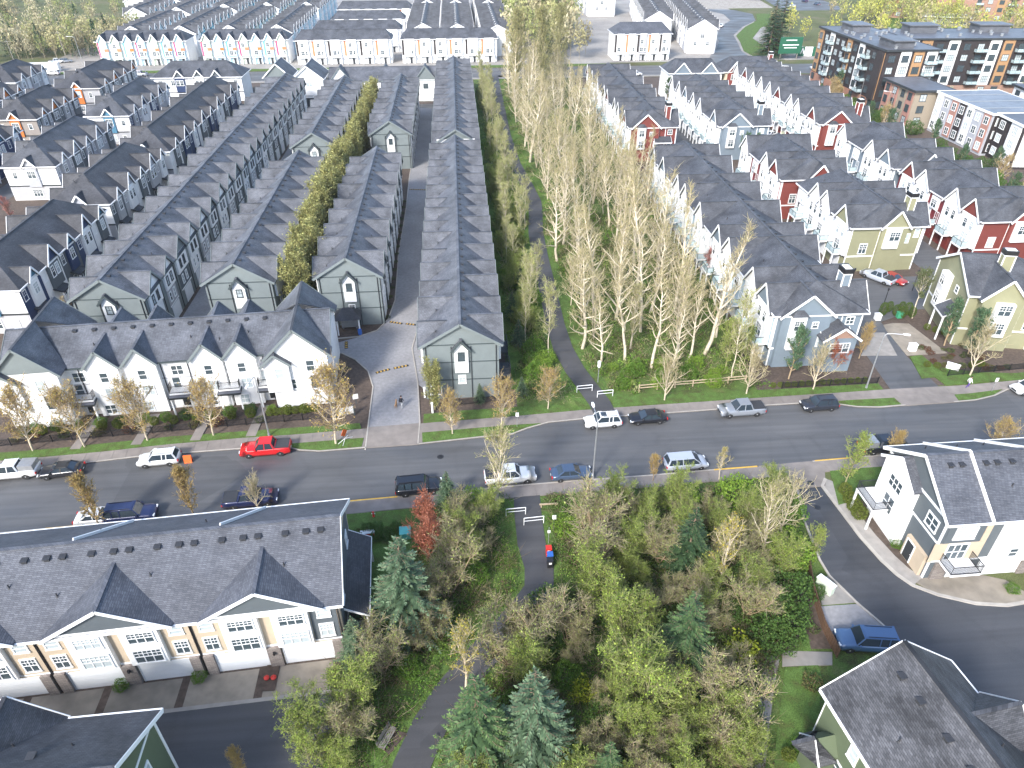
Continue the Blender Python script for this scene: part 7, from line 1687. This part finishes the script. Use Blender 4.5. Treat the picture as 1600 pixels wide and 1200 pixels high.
binn((7.30, 48.67), 'red_plastic', 'red litter bin beside the southern path'); binn((7.33, 47.83), 'blue_plastic', 'blue recycling bin next to the red one'); binn((7.26, 47.18), 'black_metal', 'black bin in front of the blue recycling bin', .9)
r_ = tag(empty('sign_post', (*(7.48, 50.21), 0.12)), 'thin sign post behind the red bin', 'sign post'); MB().tube((0, 0, 0), (0, 0, 2.3), .035, n=6).obj('pole', 'grey_metal', r_); MB().box(-.15, .15, -.02, .02, 1.5, 1.85).obj('plate', 'white_trim', r_)
# bench
r_ = tag(empty('park_bench', (*(-7.55, 30.65), 0.11), R(62)), 'weathered wooden bench beside the path at the bottom', 'bench')
for i in range(4): MB().box(-.95, .95, -.3 + i * .15, -.18 + i * .15, .42, .46).obj('seat_slat', 'wood_grey', r_)
for i in range(3): MB().box(-.95, .95, .3 + i * .03, .34 + i * .03, .52 + i * .15, .64 + i * .15).obj('back_slat', 'wood_grey', r_)
for sx in (-.75, .75): MB().box(sx - .05, sx + .05, -.28, .36, 0, .42).box(sx - .05, sx + .05, .34, .42, .42, .98).obj('leg', 'wood_brown', r_)
# fences
def picket(pts, label, h=1.05, mat='black_metal', step=0.16, z=0.1):
    r_ = tag(empty('picket_fence', (pts[0][0], pts[0][1], z)), label, 'fence'); o = pts[0]
    pk = MB()
    for a, b_ in zip(pts, pts[1:]):
        n = max(1, int(math.hypot(b_[0] - a[0], b_[1] - a[1]) / step))
        for i in range(n):
            x = a[0] + (b_[0] - a[0]) * i / n - o[0]; y = a[1] + (b_[1] - a[1]) * i / n - o[1]
            pk.box(x - .02, x + .02, y - .012, y + .012, .06, h)
        for zz in (.2, h - .15): MB().bar((a[0] - o[0], a[1] - o[1] + .03, zz), (b_[0] - o[0], b_[1] - o[1] + .03, zz), .03, .05).obj('rail', mat, r_)
    for p in resample(pts, 2.4): MB().box(p[0] - o[0] - .05, p[0] - o[0] + .05, p[1] - o[1] - .05, p[1] - o[1] + .05, 0, h + .1).obj('post', mat, r_)
    tag(pk.obj('picket', mat, r_), kind='stuff')
picket([(-60, 70.2), (-50, 71.0), (-34.6, 72.1)], 'black picket fence before the white street-front terrace, western run'); picket([(-32.6, 72.3), (-22, 73.0), (-16.5, 73.3)], 'black picket fence before the white street-front terrace, run beside the red pickup')
picket([(-3.64, 74.58), (0.94, 74.95), (5.60, 75.60)], 'black picket fence along the lawn before the grey gable'); picket([(66, 76.6), (76, 77.4), (92, 78.6)], 'black picket fence before the olive corner house'); picket([(42, 75.4), (55.4, 75.6)], 'black picket fence before the blue-grey porch')
rail = [(22.70, 76.24), (27.34, 76.64), (32.74, 77.00), (37.69, 77.41)]
r_ = tag(empty('rail_fence', (*rail[0], 0.1)), 'low wooden two-rail fence at the grove edge', 'fence')
rp = resample(rail, 2.6)
for i, p in enumerate(rp):
    MB().box(-.08, .08, -.08, .08, 0, 1.05).obj('post', 'wood_rail', r_, (p[0] - rail[0][0], p[1] - rail[0][1], 0))
    if i:
        for zz in (.5, .92): MB().bar((rp[i - 1][0] - rail[0][0], rp[i - 1][1] - rail[0][1], zz), (p[0] - rail[0][0], p[1] - rail[0][1], zz), .06, .13).obj('rail', 'wood_rail', r_)
r_ = tag(empty('timber_edge', (*(8.09, 55.44), 0.1)), 'short timber rail beside the southern path entrance', 'rail'); MB().box(-1, 1, -.07, .07, .35, .5).obj('beam', 'wood_rail', r_)
for sx in (-.8, .8): MB().box(sx - .06, sx + .06, -.06, .06, 0, .36).obj('post', 'wood_rail', r_)
bf = [(32.65, 45.14), (31.71, 41.93), (31.05, 38.04), (31.06, 35.09)]
r_ = tag(empty('board_fence', (*bf[0], 0.06)), 'brown board fence beside the paved parking bay', 'fence'); bp_ = resample(bf, 0.34)
for a, b_ in zip(bp_, bp_[1:]):
    ang = math.atan2(b_[1] - a[1], b_[0] - a[0]); link('board', cached('fboard', lambda: MB().box(0, .27, -.03, .03, 0, 1.25).make('board', 'wood_brown')), r_, (a[0] - bf[0][0], a[1] - bf[0][1], 0), ang)
# utility boxes, hydrants
def cabinet(p, w, d, h, mat, lid, label, rz=0.0, z=0.1):
    r_ = tag(empty('utility_cabinet', (*p, z), rz), label, 'utility box'); MB().box(-w / 2, w / 2, -d / 2, d / 2, 0, h).obj('body', mat, r_); MB().box(-w / 2 - .05, w / 2 + .05, -d / 2 - .05, d / 2 + .05, h, h + .08).obj('lid', lid, r_); MB().box(-w / 2 + .08, -.02, -d / 2 - .02, -d / 2, .1, h - .1).box(.02, w / 2 - .08, -d / 2 - .02, -d / 2, .1, h - .1).obj('door', mat, r_)
cabinet((-7.19, 52.36), 1.1, 1.1, .75, 'teal_plastic', 'teal_plastic', 'teal utility box on the near lawn', R(4)); cabinet((33.13, 42.43), .6, 1.7, 1.1, 'pale_green', 'white_trim', 'pale utility cabinet at the drive bend', R(30)); cabinet((67.89, 92.99), .8, .6, .9, 'green_plastic', 'green_plastic', 'green box among the clipped upright shrubs'); cabinet((64.71, 83.51), 1.0, .7, 1.0, 'white_wall', 'white_trim', 'white cabinet on the lawn by the eastern drive'); cabinet((64.17, 92.65), .8, .8, .9, 'white_wall', 'white_trim', 'white box at the eastern court entrance'); cabinet((-11.11, 52.65), 1.4, .4, .5, 'red_plastic', 'white_trim', 'red garden box behind the hedge bed', R(4)); cabinet((67.63, 78.20), 1.6, .2, .9, 'white_wall', 'white_trim', 'pale entrance sign board at the olive house corner', R(-40))
for p, lab in (((-10.75, 55.39), 'red hydrant on the near verge'), ((-14.62, 97.49), 'red hydrant beside the mail shelter')):
    r_ = tag(empty('hydrant', (*p, 0.1)), lab, 'hydrant', 'hydrants'); MB().lathe([(.14, 0), (.14, .06), (.1, .08), (.1, .55), (.13, .57), (.12, .66), (.04, .74)], n=10).obj('barrel', 'red_plastic', r_); MB().tube((-.2, 0, .42), (.2, 0, .42), .055, n=8).obj('outlet', 'white_trim', r_)
# hedge bed in front of the near block
for i in range(9): shrub(((-12.16, 53.26)[0] + (i % 5) * 1.0, (-12.16, 53.26)[1] - (i // 5) * 1.1), leafy[1] if i % 3 else mulchb[0], 0.55, 'dark hedge plant in the bed behind the hydrant', 'hedge bed on the near lawn')
# road signs
r_ = tag(empty('temporary_sign', (*(-15.27, 68.49), 0.16), R(60)), 'folding orange road sign on white crossed legs', 'road sign')
for q in ((1, .35), (-1, .35), (1, -.35), (-1, -.35)): MB().tube((0, 0, .35), (q[0] * .95, q[1], .02), .03, n=6).obj('leg', 'white_trim', r_)
MB().tube((0, 0, .3), (0, 0, .7), .03, n=6).obj('mast', 'grey_metal', r_); MB().ext([(0, 0, .6), (.6, 0, 1.2), (0, 0, 1.8), (-.6, 0, 1.2)], (0, .03, 0)).obj('sign_face', 'orange_plastic', r_)
r_ = tag(empty('road_work_board', (*(-33.20, 66.02), 0.02), R(4)), 'orange board standing in the road by the white crossover', 'road sign'); MB().ext([(-.45, -.25, 0), (.45, -.25, 0), (.45, 0, 1.0), (-.45, 0, 1.0)], (0, .03, 0)).obj('front_panel', 'orange_plastic', r_); MB().ext([(-.45, .28, 0), (.45, .28, 0), (.45, .03, 1.0), (-.45, .03, 1.0)], (0, .03, 0)).obj('back_panel', 'orange_plastic', r_)
r_ = tag(empty('barrier_sign', (*(-28.85, 108.66), 0.05), R(10)), 'small orange barrier sign between the grey terraces', 'road sign'); MB().box(-.4, .4, -.03, .03, .3, 1.2).obj('panel', 'orange_plastic', r_); MB().box(-.4, -.32, -.2, .2, 0, .3).box(.32, .4, -.2, .2, 0, .3).obj('foot', 'orange_plastic', r_)
r_ = tag(empty('entrance_sign', (*(-15.76, 73.42), 0.12), R(18)), 'white entrance sign board beside the lane mouth', 'sign'); MB().box(-1.0, 1.0, -.1, .1, .35, 1.35).obj('board', 'white_wall', r_); MB().box(-1.15, -1.0, -.13, .13, 0, 1.5).obj('post', 'sage_dark', r_); MB().box(1.0, 1.15, -.13, .13, 0, 1.5).obj('post', 'sage_dark', r_)
r_ = tag(empty('notice_board', (*(-14.75, 76.11), 0.12), R(15)), 'small white notice board behind the entrance sign', 'sign'); MB().box(-.35, .35, -.04, .04, .8, 1.5).obj('board', 'white_wall', r_); MB().box(-.05, .05, -.03, .03, 0, .8).obj('post', 'sage_dark', r_)
for p, lab in (((-4.78, 73.42), 'white marker post on the lawn right of the lane mouth'), ((-5.86, 76.88), 'white marker post by the grey gable corner')):
    r_ = tag(empty('marker_post', (*p, 0.12)), lab, 'post', 'white marker posts'); MB().box(-.11, .11, -.11, .11, 0, 1.5).obj('shaft', 'white_trim', r_); MB().box(-.15, .15, -.15, .15, 1.5, 1.58).obj('cap', 'white_trim', r_)
for p, lab in (((69.77, 72.60), 'small white sign post on the verge by the right edge'), ((8.22, 51.93), 'small sign post on the grass by the southern path'), ((5.81, 69.71), 'thin post on the verge before the path')):
    r_ = tag(empty('sign_post', (*p, 0.12)), lab, 'sign post'); MB().tube((0, 0, 0), (0, 0, 2.2), .03, n=6).obj('pole', 'grey_metal', r_); MB().box(-.2, .2, -.02, .02, 1.6, 2.2).obj('plate', 'white_trim', r_)
# speed humps with yellow blocks
def hump(a, b_, label):
    L = math.hypot(b_[0] - a[0], b_[1] - a[1]); r_ = tag(empty('speed_hump', (a[0], a[1], 0.03), math.atan2(b_[1] - a[1], b_[0] - a[0])), label, 'speed hump', 'speed humps')
    MB().ext([(0, -.25, 0), (0, -.12, .06), (0, .12, .06), (0, .25, 0)], (L, 0, 0)).obj('ridge', 'rubber', r_)
    n = int(L / .5)
    for i in range(n): link('yellow_block', cached('yb', lambda: MB().ext([(0, -.2, .035), (.22, -.2, .035), (.3, 0, .072), (.08, 0, .072)], (0, 0, .006)).ext([(.08, 0, .072), (.3, 0, .072), (.22, .2, .035), (0, .2, .035)], (0, 0, .006)).make('yellow_block', 'yellow_paint')), r_, (i * .5 + .1, 0, 0))
hump((-11.87, 97.68), (-9.85, 96.93), 'speed hump by the mail shelter, left half'); hump((-9.36, 96.89), (-7.66, 96.37), 'speed hump by the mail shelter, right half'); hump((-12.86, 83.36), (-10.97, 84.19), 'worn speed hump near the lane mouth, left half'); hump((-10.44, 84.32), (-8.42, 84.99), 'worn speed hump near the lane mouth, right half'); hump((-17.71, 90.16), (-17.94, 92.17), 'short speed hump in the side lane'); hump((-11.46, 157.98), (-7.42, 157.26), 'speed hump far up the lane')
for p, lab in (((-3.72, 64.76), 'manhole cover in the road near the lane mouth'), ((36.98, 57.39), 'manhole cover on the driveway apron'), ((38.08, 56.99), 'second manhole cover on the driveway apron'), ((37.27, 53.28), 'manhole cover in the curved drive')):
    r_ = tag(empty('manhole_cover', (*p, 0.13 if p[1] < 60 and p[1] > 55 else 0.026)), lab, 'manhole', 'manhole covers'); MB().tube((0, 0, 0), (0, 0, .012), .4, n=18).obj('frame', 'vent_dark', r_); MB().tube((0, 0, .012), (0, 0, .016), .33, n=18).obj('lid', 'black_metal', r_)
# mail shelter
r_ = tag(empty('mail_shelter', (*(-17.73, 95.36), 0.05), R(4)), 'mail shelter with a dark hipped roof at the lane corner', 'shelter')
MB().poly([(-2, -1.6, 2.6), (2, -1.6, 2.6), (.6, 0, 4.0), (-.6, 0, 4.0)]).poly([(2, -1.6, 2.6), (2, 1.6, 2.6), (.6, 0, 4.0)]).poly([(2, 1.6, 2.6), (-2, 1.6, 2.6), (-.6, 0, 4.0), (.6, 0, 4.0)]).poly([(-2, 1.6, 2.6), (-2, -1.6, 2.6), (-.6, 0, 4.0)]).poly([(-2, 1.6, 2.6), (2, 1.6, 2.6), (2, -1.6, 2.6), (-2, -1.6, 2.6)]).obj('roof', 'roof_dark', r_)
for sx in (-1.6, 1.6):
    for sy in (-1.2, 1.2): MB().box(sx - .1, sx + .1, sy - .1, sy + .1, 0, 2.6).obj('post', 'white_trim' if sy < 0 else 'sage_dark', r_)
MB().box(-1.2, 1.2, .5, .95, .3, 1.7).box(-1.1, -.9, .6, .85, 0, .3).box(.9, 1.1, .6, .85, 0, .3).obj('mailboxes', 'grey_metal', r_)
r_ = tag(empty('barrel', (*(-16.06, 94.08), 0.05)), 'blue barrel beside the mail shelter', 'barrel'); MB().lathe([(.26, 0), (.3, .1), (.31, .45), (.3, .8), (.26, .9)], n=14).obj('body', 'blue_plastic', r_); MB().tube((0, 0, .9), (0, 0, .94), .27, n=14).obj('lid', 'blue_plastic', r_)
# toys and planters by the near deck
for p, m_, lab in (((-10.61, 43.95), 'red_plastic', 'red toy crate on the near deck'), ((-10.97, 42.75), 'green_plastic', 'green toy crate on the near deck'), ((-9.39, 43.64), 'teal_plastic', 'turquoise play table on the lawn beside the deck')):
    r_ = tag(empty('toy_crate', (*p, 0.13)), lab, 'crate'); MB().box(-.4, .4, -.3, .3, 0, .5).obj('box', m_, r_); MB().box(-.43, .43, -.33, .33, .5, .56).obj('lid', m_, r_)
r_ = tag(empty('planter', (*(-17.82, 36.87), 0.04)), 'dark planter bed with two pink plants between near driveways', 'planter'); MB().box(-.55, .55, -1.2, 1.2, 0, .12).obj('soil', 'mulch', r_)
for x_ in (-.28, .3): MB().lathe([(.05, .1), (.22, .3), (.25, .42), (.1, .55)], n=8).obj('plant', 'red_plastic', r_, (x_, -.2, 0))
r_ = tag(empty('patio_umbrella', (*(110.42, 147.27), 3.0)), 'green parasol on a maroon terrace balcony', 'parasol'); MB().tube((0, 0, 0), (0, 0, 2.0), .03, n=6).obj('pole', 'white_trim', r_); MB().lathe([(1.2, 1.8), (.6, 2.15), (.03, 2.4)], n=10).obj('canopy', 'green_plastic', r_)
# far side: container, hoarding, boards
r_ = tag(empty('container', (*(-152.91, 297.23), 0.06), R(8)), 'white container in the cleared yard', 'container'); MB().box(-5, 5, -1.5, 1.5, 0, 3).obj('shell', 'white_wall', r_); MB().box(-5.02, -4.98, -1.2, 1.2, .2, 2.8).obj('door', 'white_trim', r_)
r_ = tag(empty('tarpaulin', (*(-152.48, 303.11), 0.06)), 'blue tarpaulin heap beside the white container', 'tarpaulin'); MB().lathe([(2.2, 0), (2.0, 1.2), (1.0, 2.2), (.2, 2.5)], n=9).obj('sheet', 'blue_plastic', r_)
r_ = tag(empty('billboard', (*(133.36, 299.68), 0)), 'large dark green board on posts at the far crossing', 'billboard'); MB().box(-4.6, 4.6, -.1, .1, 2.2, 8.2).obj('board', 'sign_green', r_)
for x_ in (-3.4, 3.4): MB().box(x_ - .15, x_ + .15, -.05, .2, 0, 2.2).obj('post', 'wood_grey', r_)
for i, (w_, zz) in enumerate(((2.2, 6.9), (3.3, 5.2), (2.6, 4.2))): MB().box(-w_, w_, -.12, -.1, zz, zz + .35).obj('lettering', 'white_trim', r_)
hx = [(139.16, 306.06), (158.78, 304.61)]
r_ = tag(empty('hoarding', (*hx[0], 0), math.atan2(hx[1][1] - hx[0][1], hx[1][0] - hx[0][0])), 'green and white hoarding behind the far crossing', 'hoarding')
HL = math.hypot(hx[1][0] - hx[0][0], hx[1][1] - hx[0][1])
for i in range(6):
    o_ = MB().box(i * HL / 6, (i + 1) * HL / 6 - .05, -.06, .06, .1, 3.6).obj('panel', 'sign_green' if i % 3 != 1 and i not in (4,) else 'white_wall', r_)
for u_ in (HL * .06, HL * .40):   # letter W
    w_ = MB(); z1, z2 = 3.1, .9
    for a, b_ in (((0, z1), (.6, z2)), ((.6, z2), (1.2, z1)), ((1.2, z1), (1.8, z2)), ((1.8, z2), (2.4, z1))): w_.bar((u_ + a[0], -.075, a[1]), (u_ + b_[0], -.075, b_[1]), .02, .35)
    w_.obj('letter', 'white_trim' if u_ < HL * .2 else 'sign_green', r_)

# ---------------------------------------------------------------- people and a dog
def skinned(name, joints, edges, paint, root_i=0, sub=1):
    """continuous body grown over a skeleton; paint(face centre) gives the material slot"""
    me = bpy.data.meshes.new(name); me.from_pydata([j[0] for j in joints], edges, []); ob = bpy.data.objects.new(name, me); COL.objects.link(ob)
    md = ob.modifiers.new('Skin', 'SKIN'); md.use_smooth_shade = True
    sv = me.skin_vertices[0].data
    for i, j in enumerate(joints): sv[i].radius = (j[1], j[2] if len(j) > 2 else j[1]); sv[i].use_root = (i == root_i)
    ss = ob.modifiers.new('Sub', 'SUBSURF'); ss.levels = ss.render_levels = sub
    bpy.context.view_layer.update(); dg = bpy.context.evaluated_depsgraph_get()
    m2 = bpy.data.meshes.new_from_object(ob.evaluated_get(dg)); bpy.data.objects.remove(ob)
    return m2
def person(p, head, label, top, legs, stride=0.22, hold=None):
    r_ = tag(empty('person', (*p, 0.04), head), label, 'person')
    J = [((0, 0, .93), .15, .12), ((0, 0, 1.15), .15, .11), ((.02, 0, 1.40), .17, .11), ((.02, 0, 1.52), .06), ((.05, 0, 1.60), .085), ((.06, 0, 1.72), .095), ((.05, 0, 1.79), .06)]
    E_ = [(0, 1), (1, 2), (2, 3), (3, 4), (4, 5), (5, 6)]
    for sg in (-1, 1):
        n = len(J); s_ = stride * sg
        J += [((0, sg * .1, .86), .10), ((s_ * .8 + .04, sg * .1, .48), .075), ((s_ * 1.0 - (.12 if s_ < 0 else 0), sg * .1, .09), .05), ((s_ * 1.0 + .14 - (.12 if s_ < 0 else 0), sg * .11, .045), .045, .04)]
        E_ += [(0, n), (n, n + 1), (n + 1, n + 2), (n + 2, n + 3)]
        n = len(J); a = -s_ * .8
        J += [((.01, sg * .2, 1.41), .065), ((a * .5, sg * .26, 1.13), .05), ((a + .08, sg * .27, .90), .036), ((a + .12, sg * .27, .82), .034, .02)]
        E_ += [(2, n), (n, n + 1), (n + 1, n + 2), (n + 2, n + 3)]
        for f in range(4):
            k = len(J); dx = (f - 1.5) * .018
            J += [((a + .13 + dx, sg * .27, .775), .009), ((a + .15 + dx, sg * .265, .735 + .006 * abs(f - 1)), .008)]; E_ += [(n + 3, k), (k, k + 1)]
        k = len(J); J += [((a + .16, sg * .25, .80), .010), ((a + .18, sg * .24, .765), .009)]; E_ += [(n + 2, k), (k, k + 1)]
    me = skinned('body', J, E_, None)
    for q in ('skin', top, legs, 'cloth_dark'): me.materials.append(MAT[q])
    for f in me.polygons:
        c = f.center
        if c.z > 1.53: mi = 0
        elif c.z > .93 or (abs(c.y) > .2 and c.z > .9): mi = 1
        elif c.z > .86 and abs(c.y) < .2: mi = 1
        elif abs(c.y) > .2 and c.z > .7: mi = 0
        elif c.z > .1: mi = 2
        else: mi = 3
        f.material_index = mi
    link('body', me, r_)
    MB().lathe([(.10, 1.70), (.115, 1.76), (.105, 1.83), (.05, 1.88)], (.04, 0, 0), 12).obj('hair', 'hair', r_, smooth=True)
    fc = MB()
    for sg in (-1, 1): fc.lathe([(.004, -.01), (.013, 0), (.004, .01)], (.145, sg * .035, 1.70), 6)
    fc.box(.14, .15, -.03, .03, 1.625, 1.635); fc.obj('eyes', 'hair', r_)
    MB().ext([(.13, -.014, 1.655), (.175, 0, 1.66), (.13, .014, 1.655), (.14, 0, 1.70)], (0, 0, .004)).obj('nose', 'skin', r_)
    for sg in (-1, 1): MB().lathe([(.01, -.03), (.022, 0), (.01, .03)], (.04, sg * .10, 1.69), 6).obj('ear', 'skin', r_)
    return r_
pw = person((-8.79, 74.96), R(80), 'person in dark jacket and pale trousers walking a dog up the lane', 'cloth_dark', 'cloth_pale')
MB().box(-.30, -.14, -.15, .15, 1.02, 1.45).obj('rucksack', 'cloth_dark', pw)
person((67.15, 73.84), R(5), 'person in white and purple walking on the sidewalk before the olive house', 'cloth_white', 'cloth_purple')
p = (-9.54, 75.16)
dg_ = tag(empty('dog', (*p, 0.04), R(85)), 'tan dog walking beside the person in the lane', 'dog')
J = [((-.32, 0, .52), .11, .12), ((-.05, 0, .51), .11, .13), ((.22, 0, .53), .12, .15), ((.38, 0, .66), .085), ((.48, 0, .78), .085), ((.60, 0, .75), .045), ((.67, 0, .74), .035), ((-.42, 0, .58), .03), ((-.58, 0, .72), .02)]
E_ = [(0, 1), (1, 2), (2, 3), (3, 4), (4, 5), (5, 6), (0, 7), (7, 8)]
for sg in (-1, 1):
    n = len(J); o_ = .05 * sg
    J += [((.22 + o_, sg * .09, .42), .06), ((.24 + o_ * 2, sg * .09, .24), .035), ((.22 + o_ * 2, sg * .09, .04), .028), ((.28 + o_ * 2, sg * .09, .03), .026)]; E_ += [(2, n), (n, n + 1), (n + 1, n + 2), (n + 2, n + 3)]
    n = len(J)
    J += [((-.28 - o_, sg * .09, .40), .075), ((-.24 - o_, sg * .09, .30), .05), ((-.40 - o_, sg * .09, .19), .03), ((-.37 - o_, sg * .09, .04), .026), ((-.31 - o_, sg * .09, .03), .025)]; E_ += [(0, n), (n, n + 1), (n + 1, n + 2), (n + 2, n + 3), (n + 3, n + 4)]
    n = len(J); J += [((.46, sg * .06, .85), .025), ((.44, sg * .075, .91), .012)]; E_ += [(4, n), (n, n + 1)]
me = skinned('body', J, E_, None, 1); me.materials.append(MAT['fur_tan']); link('body', me, dg_)
MB().tube((.38, 0, .70), (.40, -.28, .98), .006, n=5).obj('lead', 'cloth_dark', dg_)

# ---------------------------------------------------------------- single out look-alikes that still share a label
ORD = ['first', 'second', 'third', 'fourth', 'fifth', 'sixth', 'seventh', 'eighth', 'ninth', 'tenth', 'eleventh', 'twelfth', 'thirteenth', 'fourteenth', 'fifteenth', 'sixteenth', 'seventeenth', 'eighteenth', 'nineteenth', 'twentieth']
ORD += ['twenty-' + q for q in ORD[:9]] + ['thirtieth'] + ['thirty-' + q for q in ORD[:9]] + ['fortieth']
same = {}
for o in scene.objects:
    if o.parent is None and 'label' in o: same.setdefault(o['label'], []).append(o)
for lab, obs in same.items():
    if 1 < len(obs) <= 40 and len(lab.split()) <= 12:
        obs.sort(key=lambda q: abs(q.location.y - 64) + 0.001 * q.location.x)
        for i, o in enumerate(obs): o['label'] = lab + ', ' + ORD[i] + ' from the road'

# ---------------------------------------------------------------- air
haze = MB().box(-1010, 1010, -70, 1510, -1.3, 57.5).obj('haze', 'white_trim')
haze.data.materials.clear()
hm = bpy.data.materials.new('haze'); hm.use_nodes = True
for n_ in list(hm.node_tree.nodes):
    if n_.type != 'OUTPUT_MATERIAL': hm.node_tree.nodes.remove(n_)
pv = hm.node_tree.nodes.new('ShaderNodeVolumePrincipled')
pv.inputs['Color'].default_value = (0.92, 0.95, 1.0, 1)
pv.inputs['Density'].default_value = 0.00012
pv.inputs['Anisotropy'].default_value = 0.3
hm.node_tree.links.new(pv.outputs[0], hm.node_tree.nodes['Material Output'].inputs['Volume'])
haze.data.materials.append(hm)
tag(haze, 'thin pale daylight haze over the whole neighbourhood', 'haze', None, 'stuff')
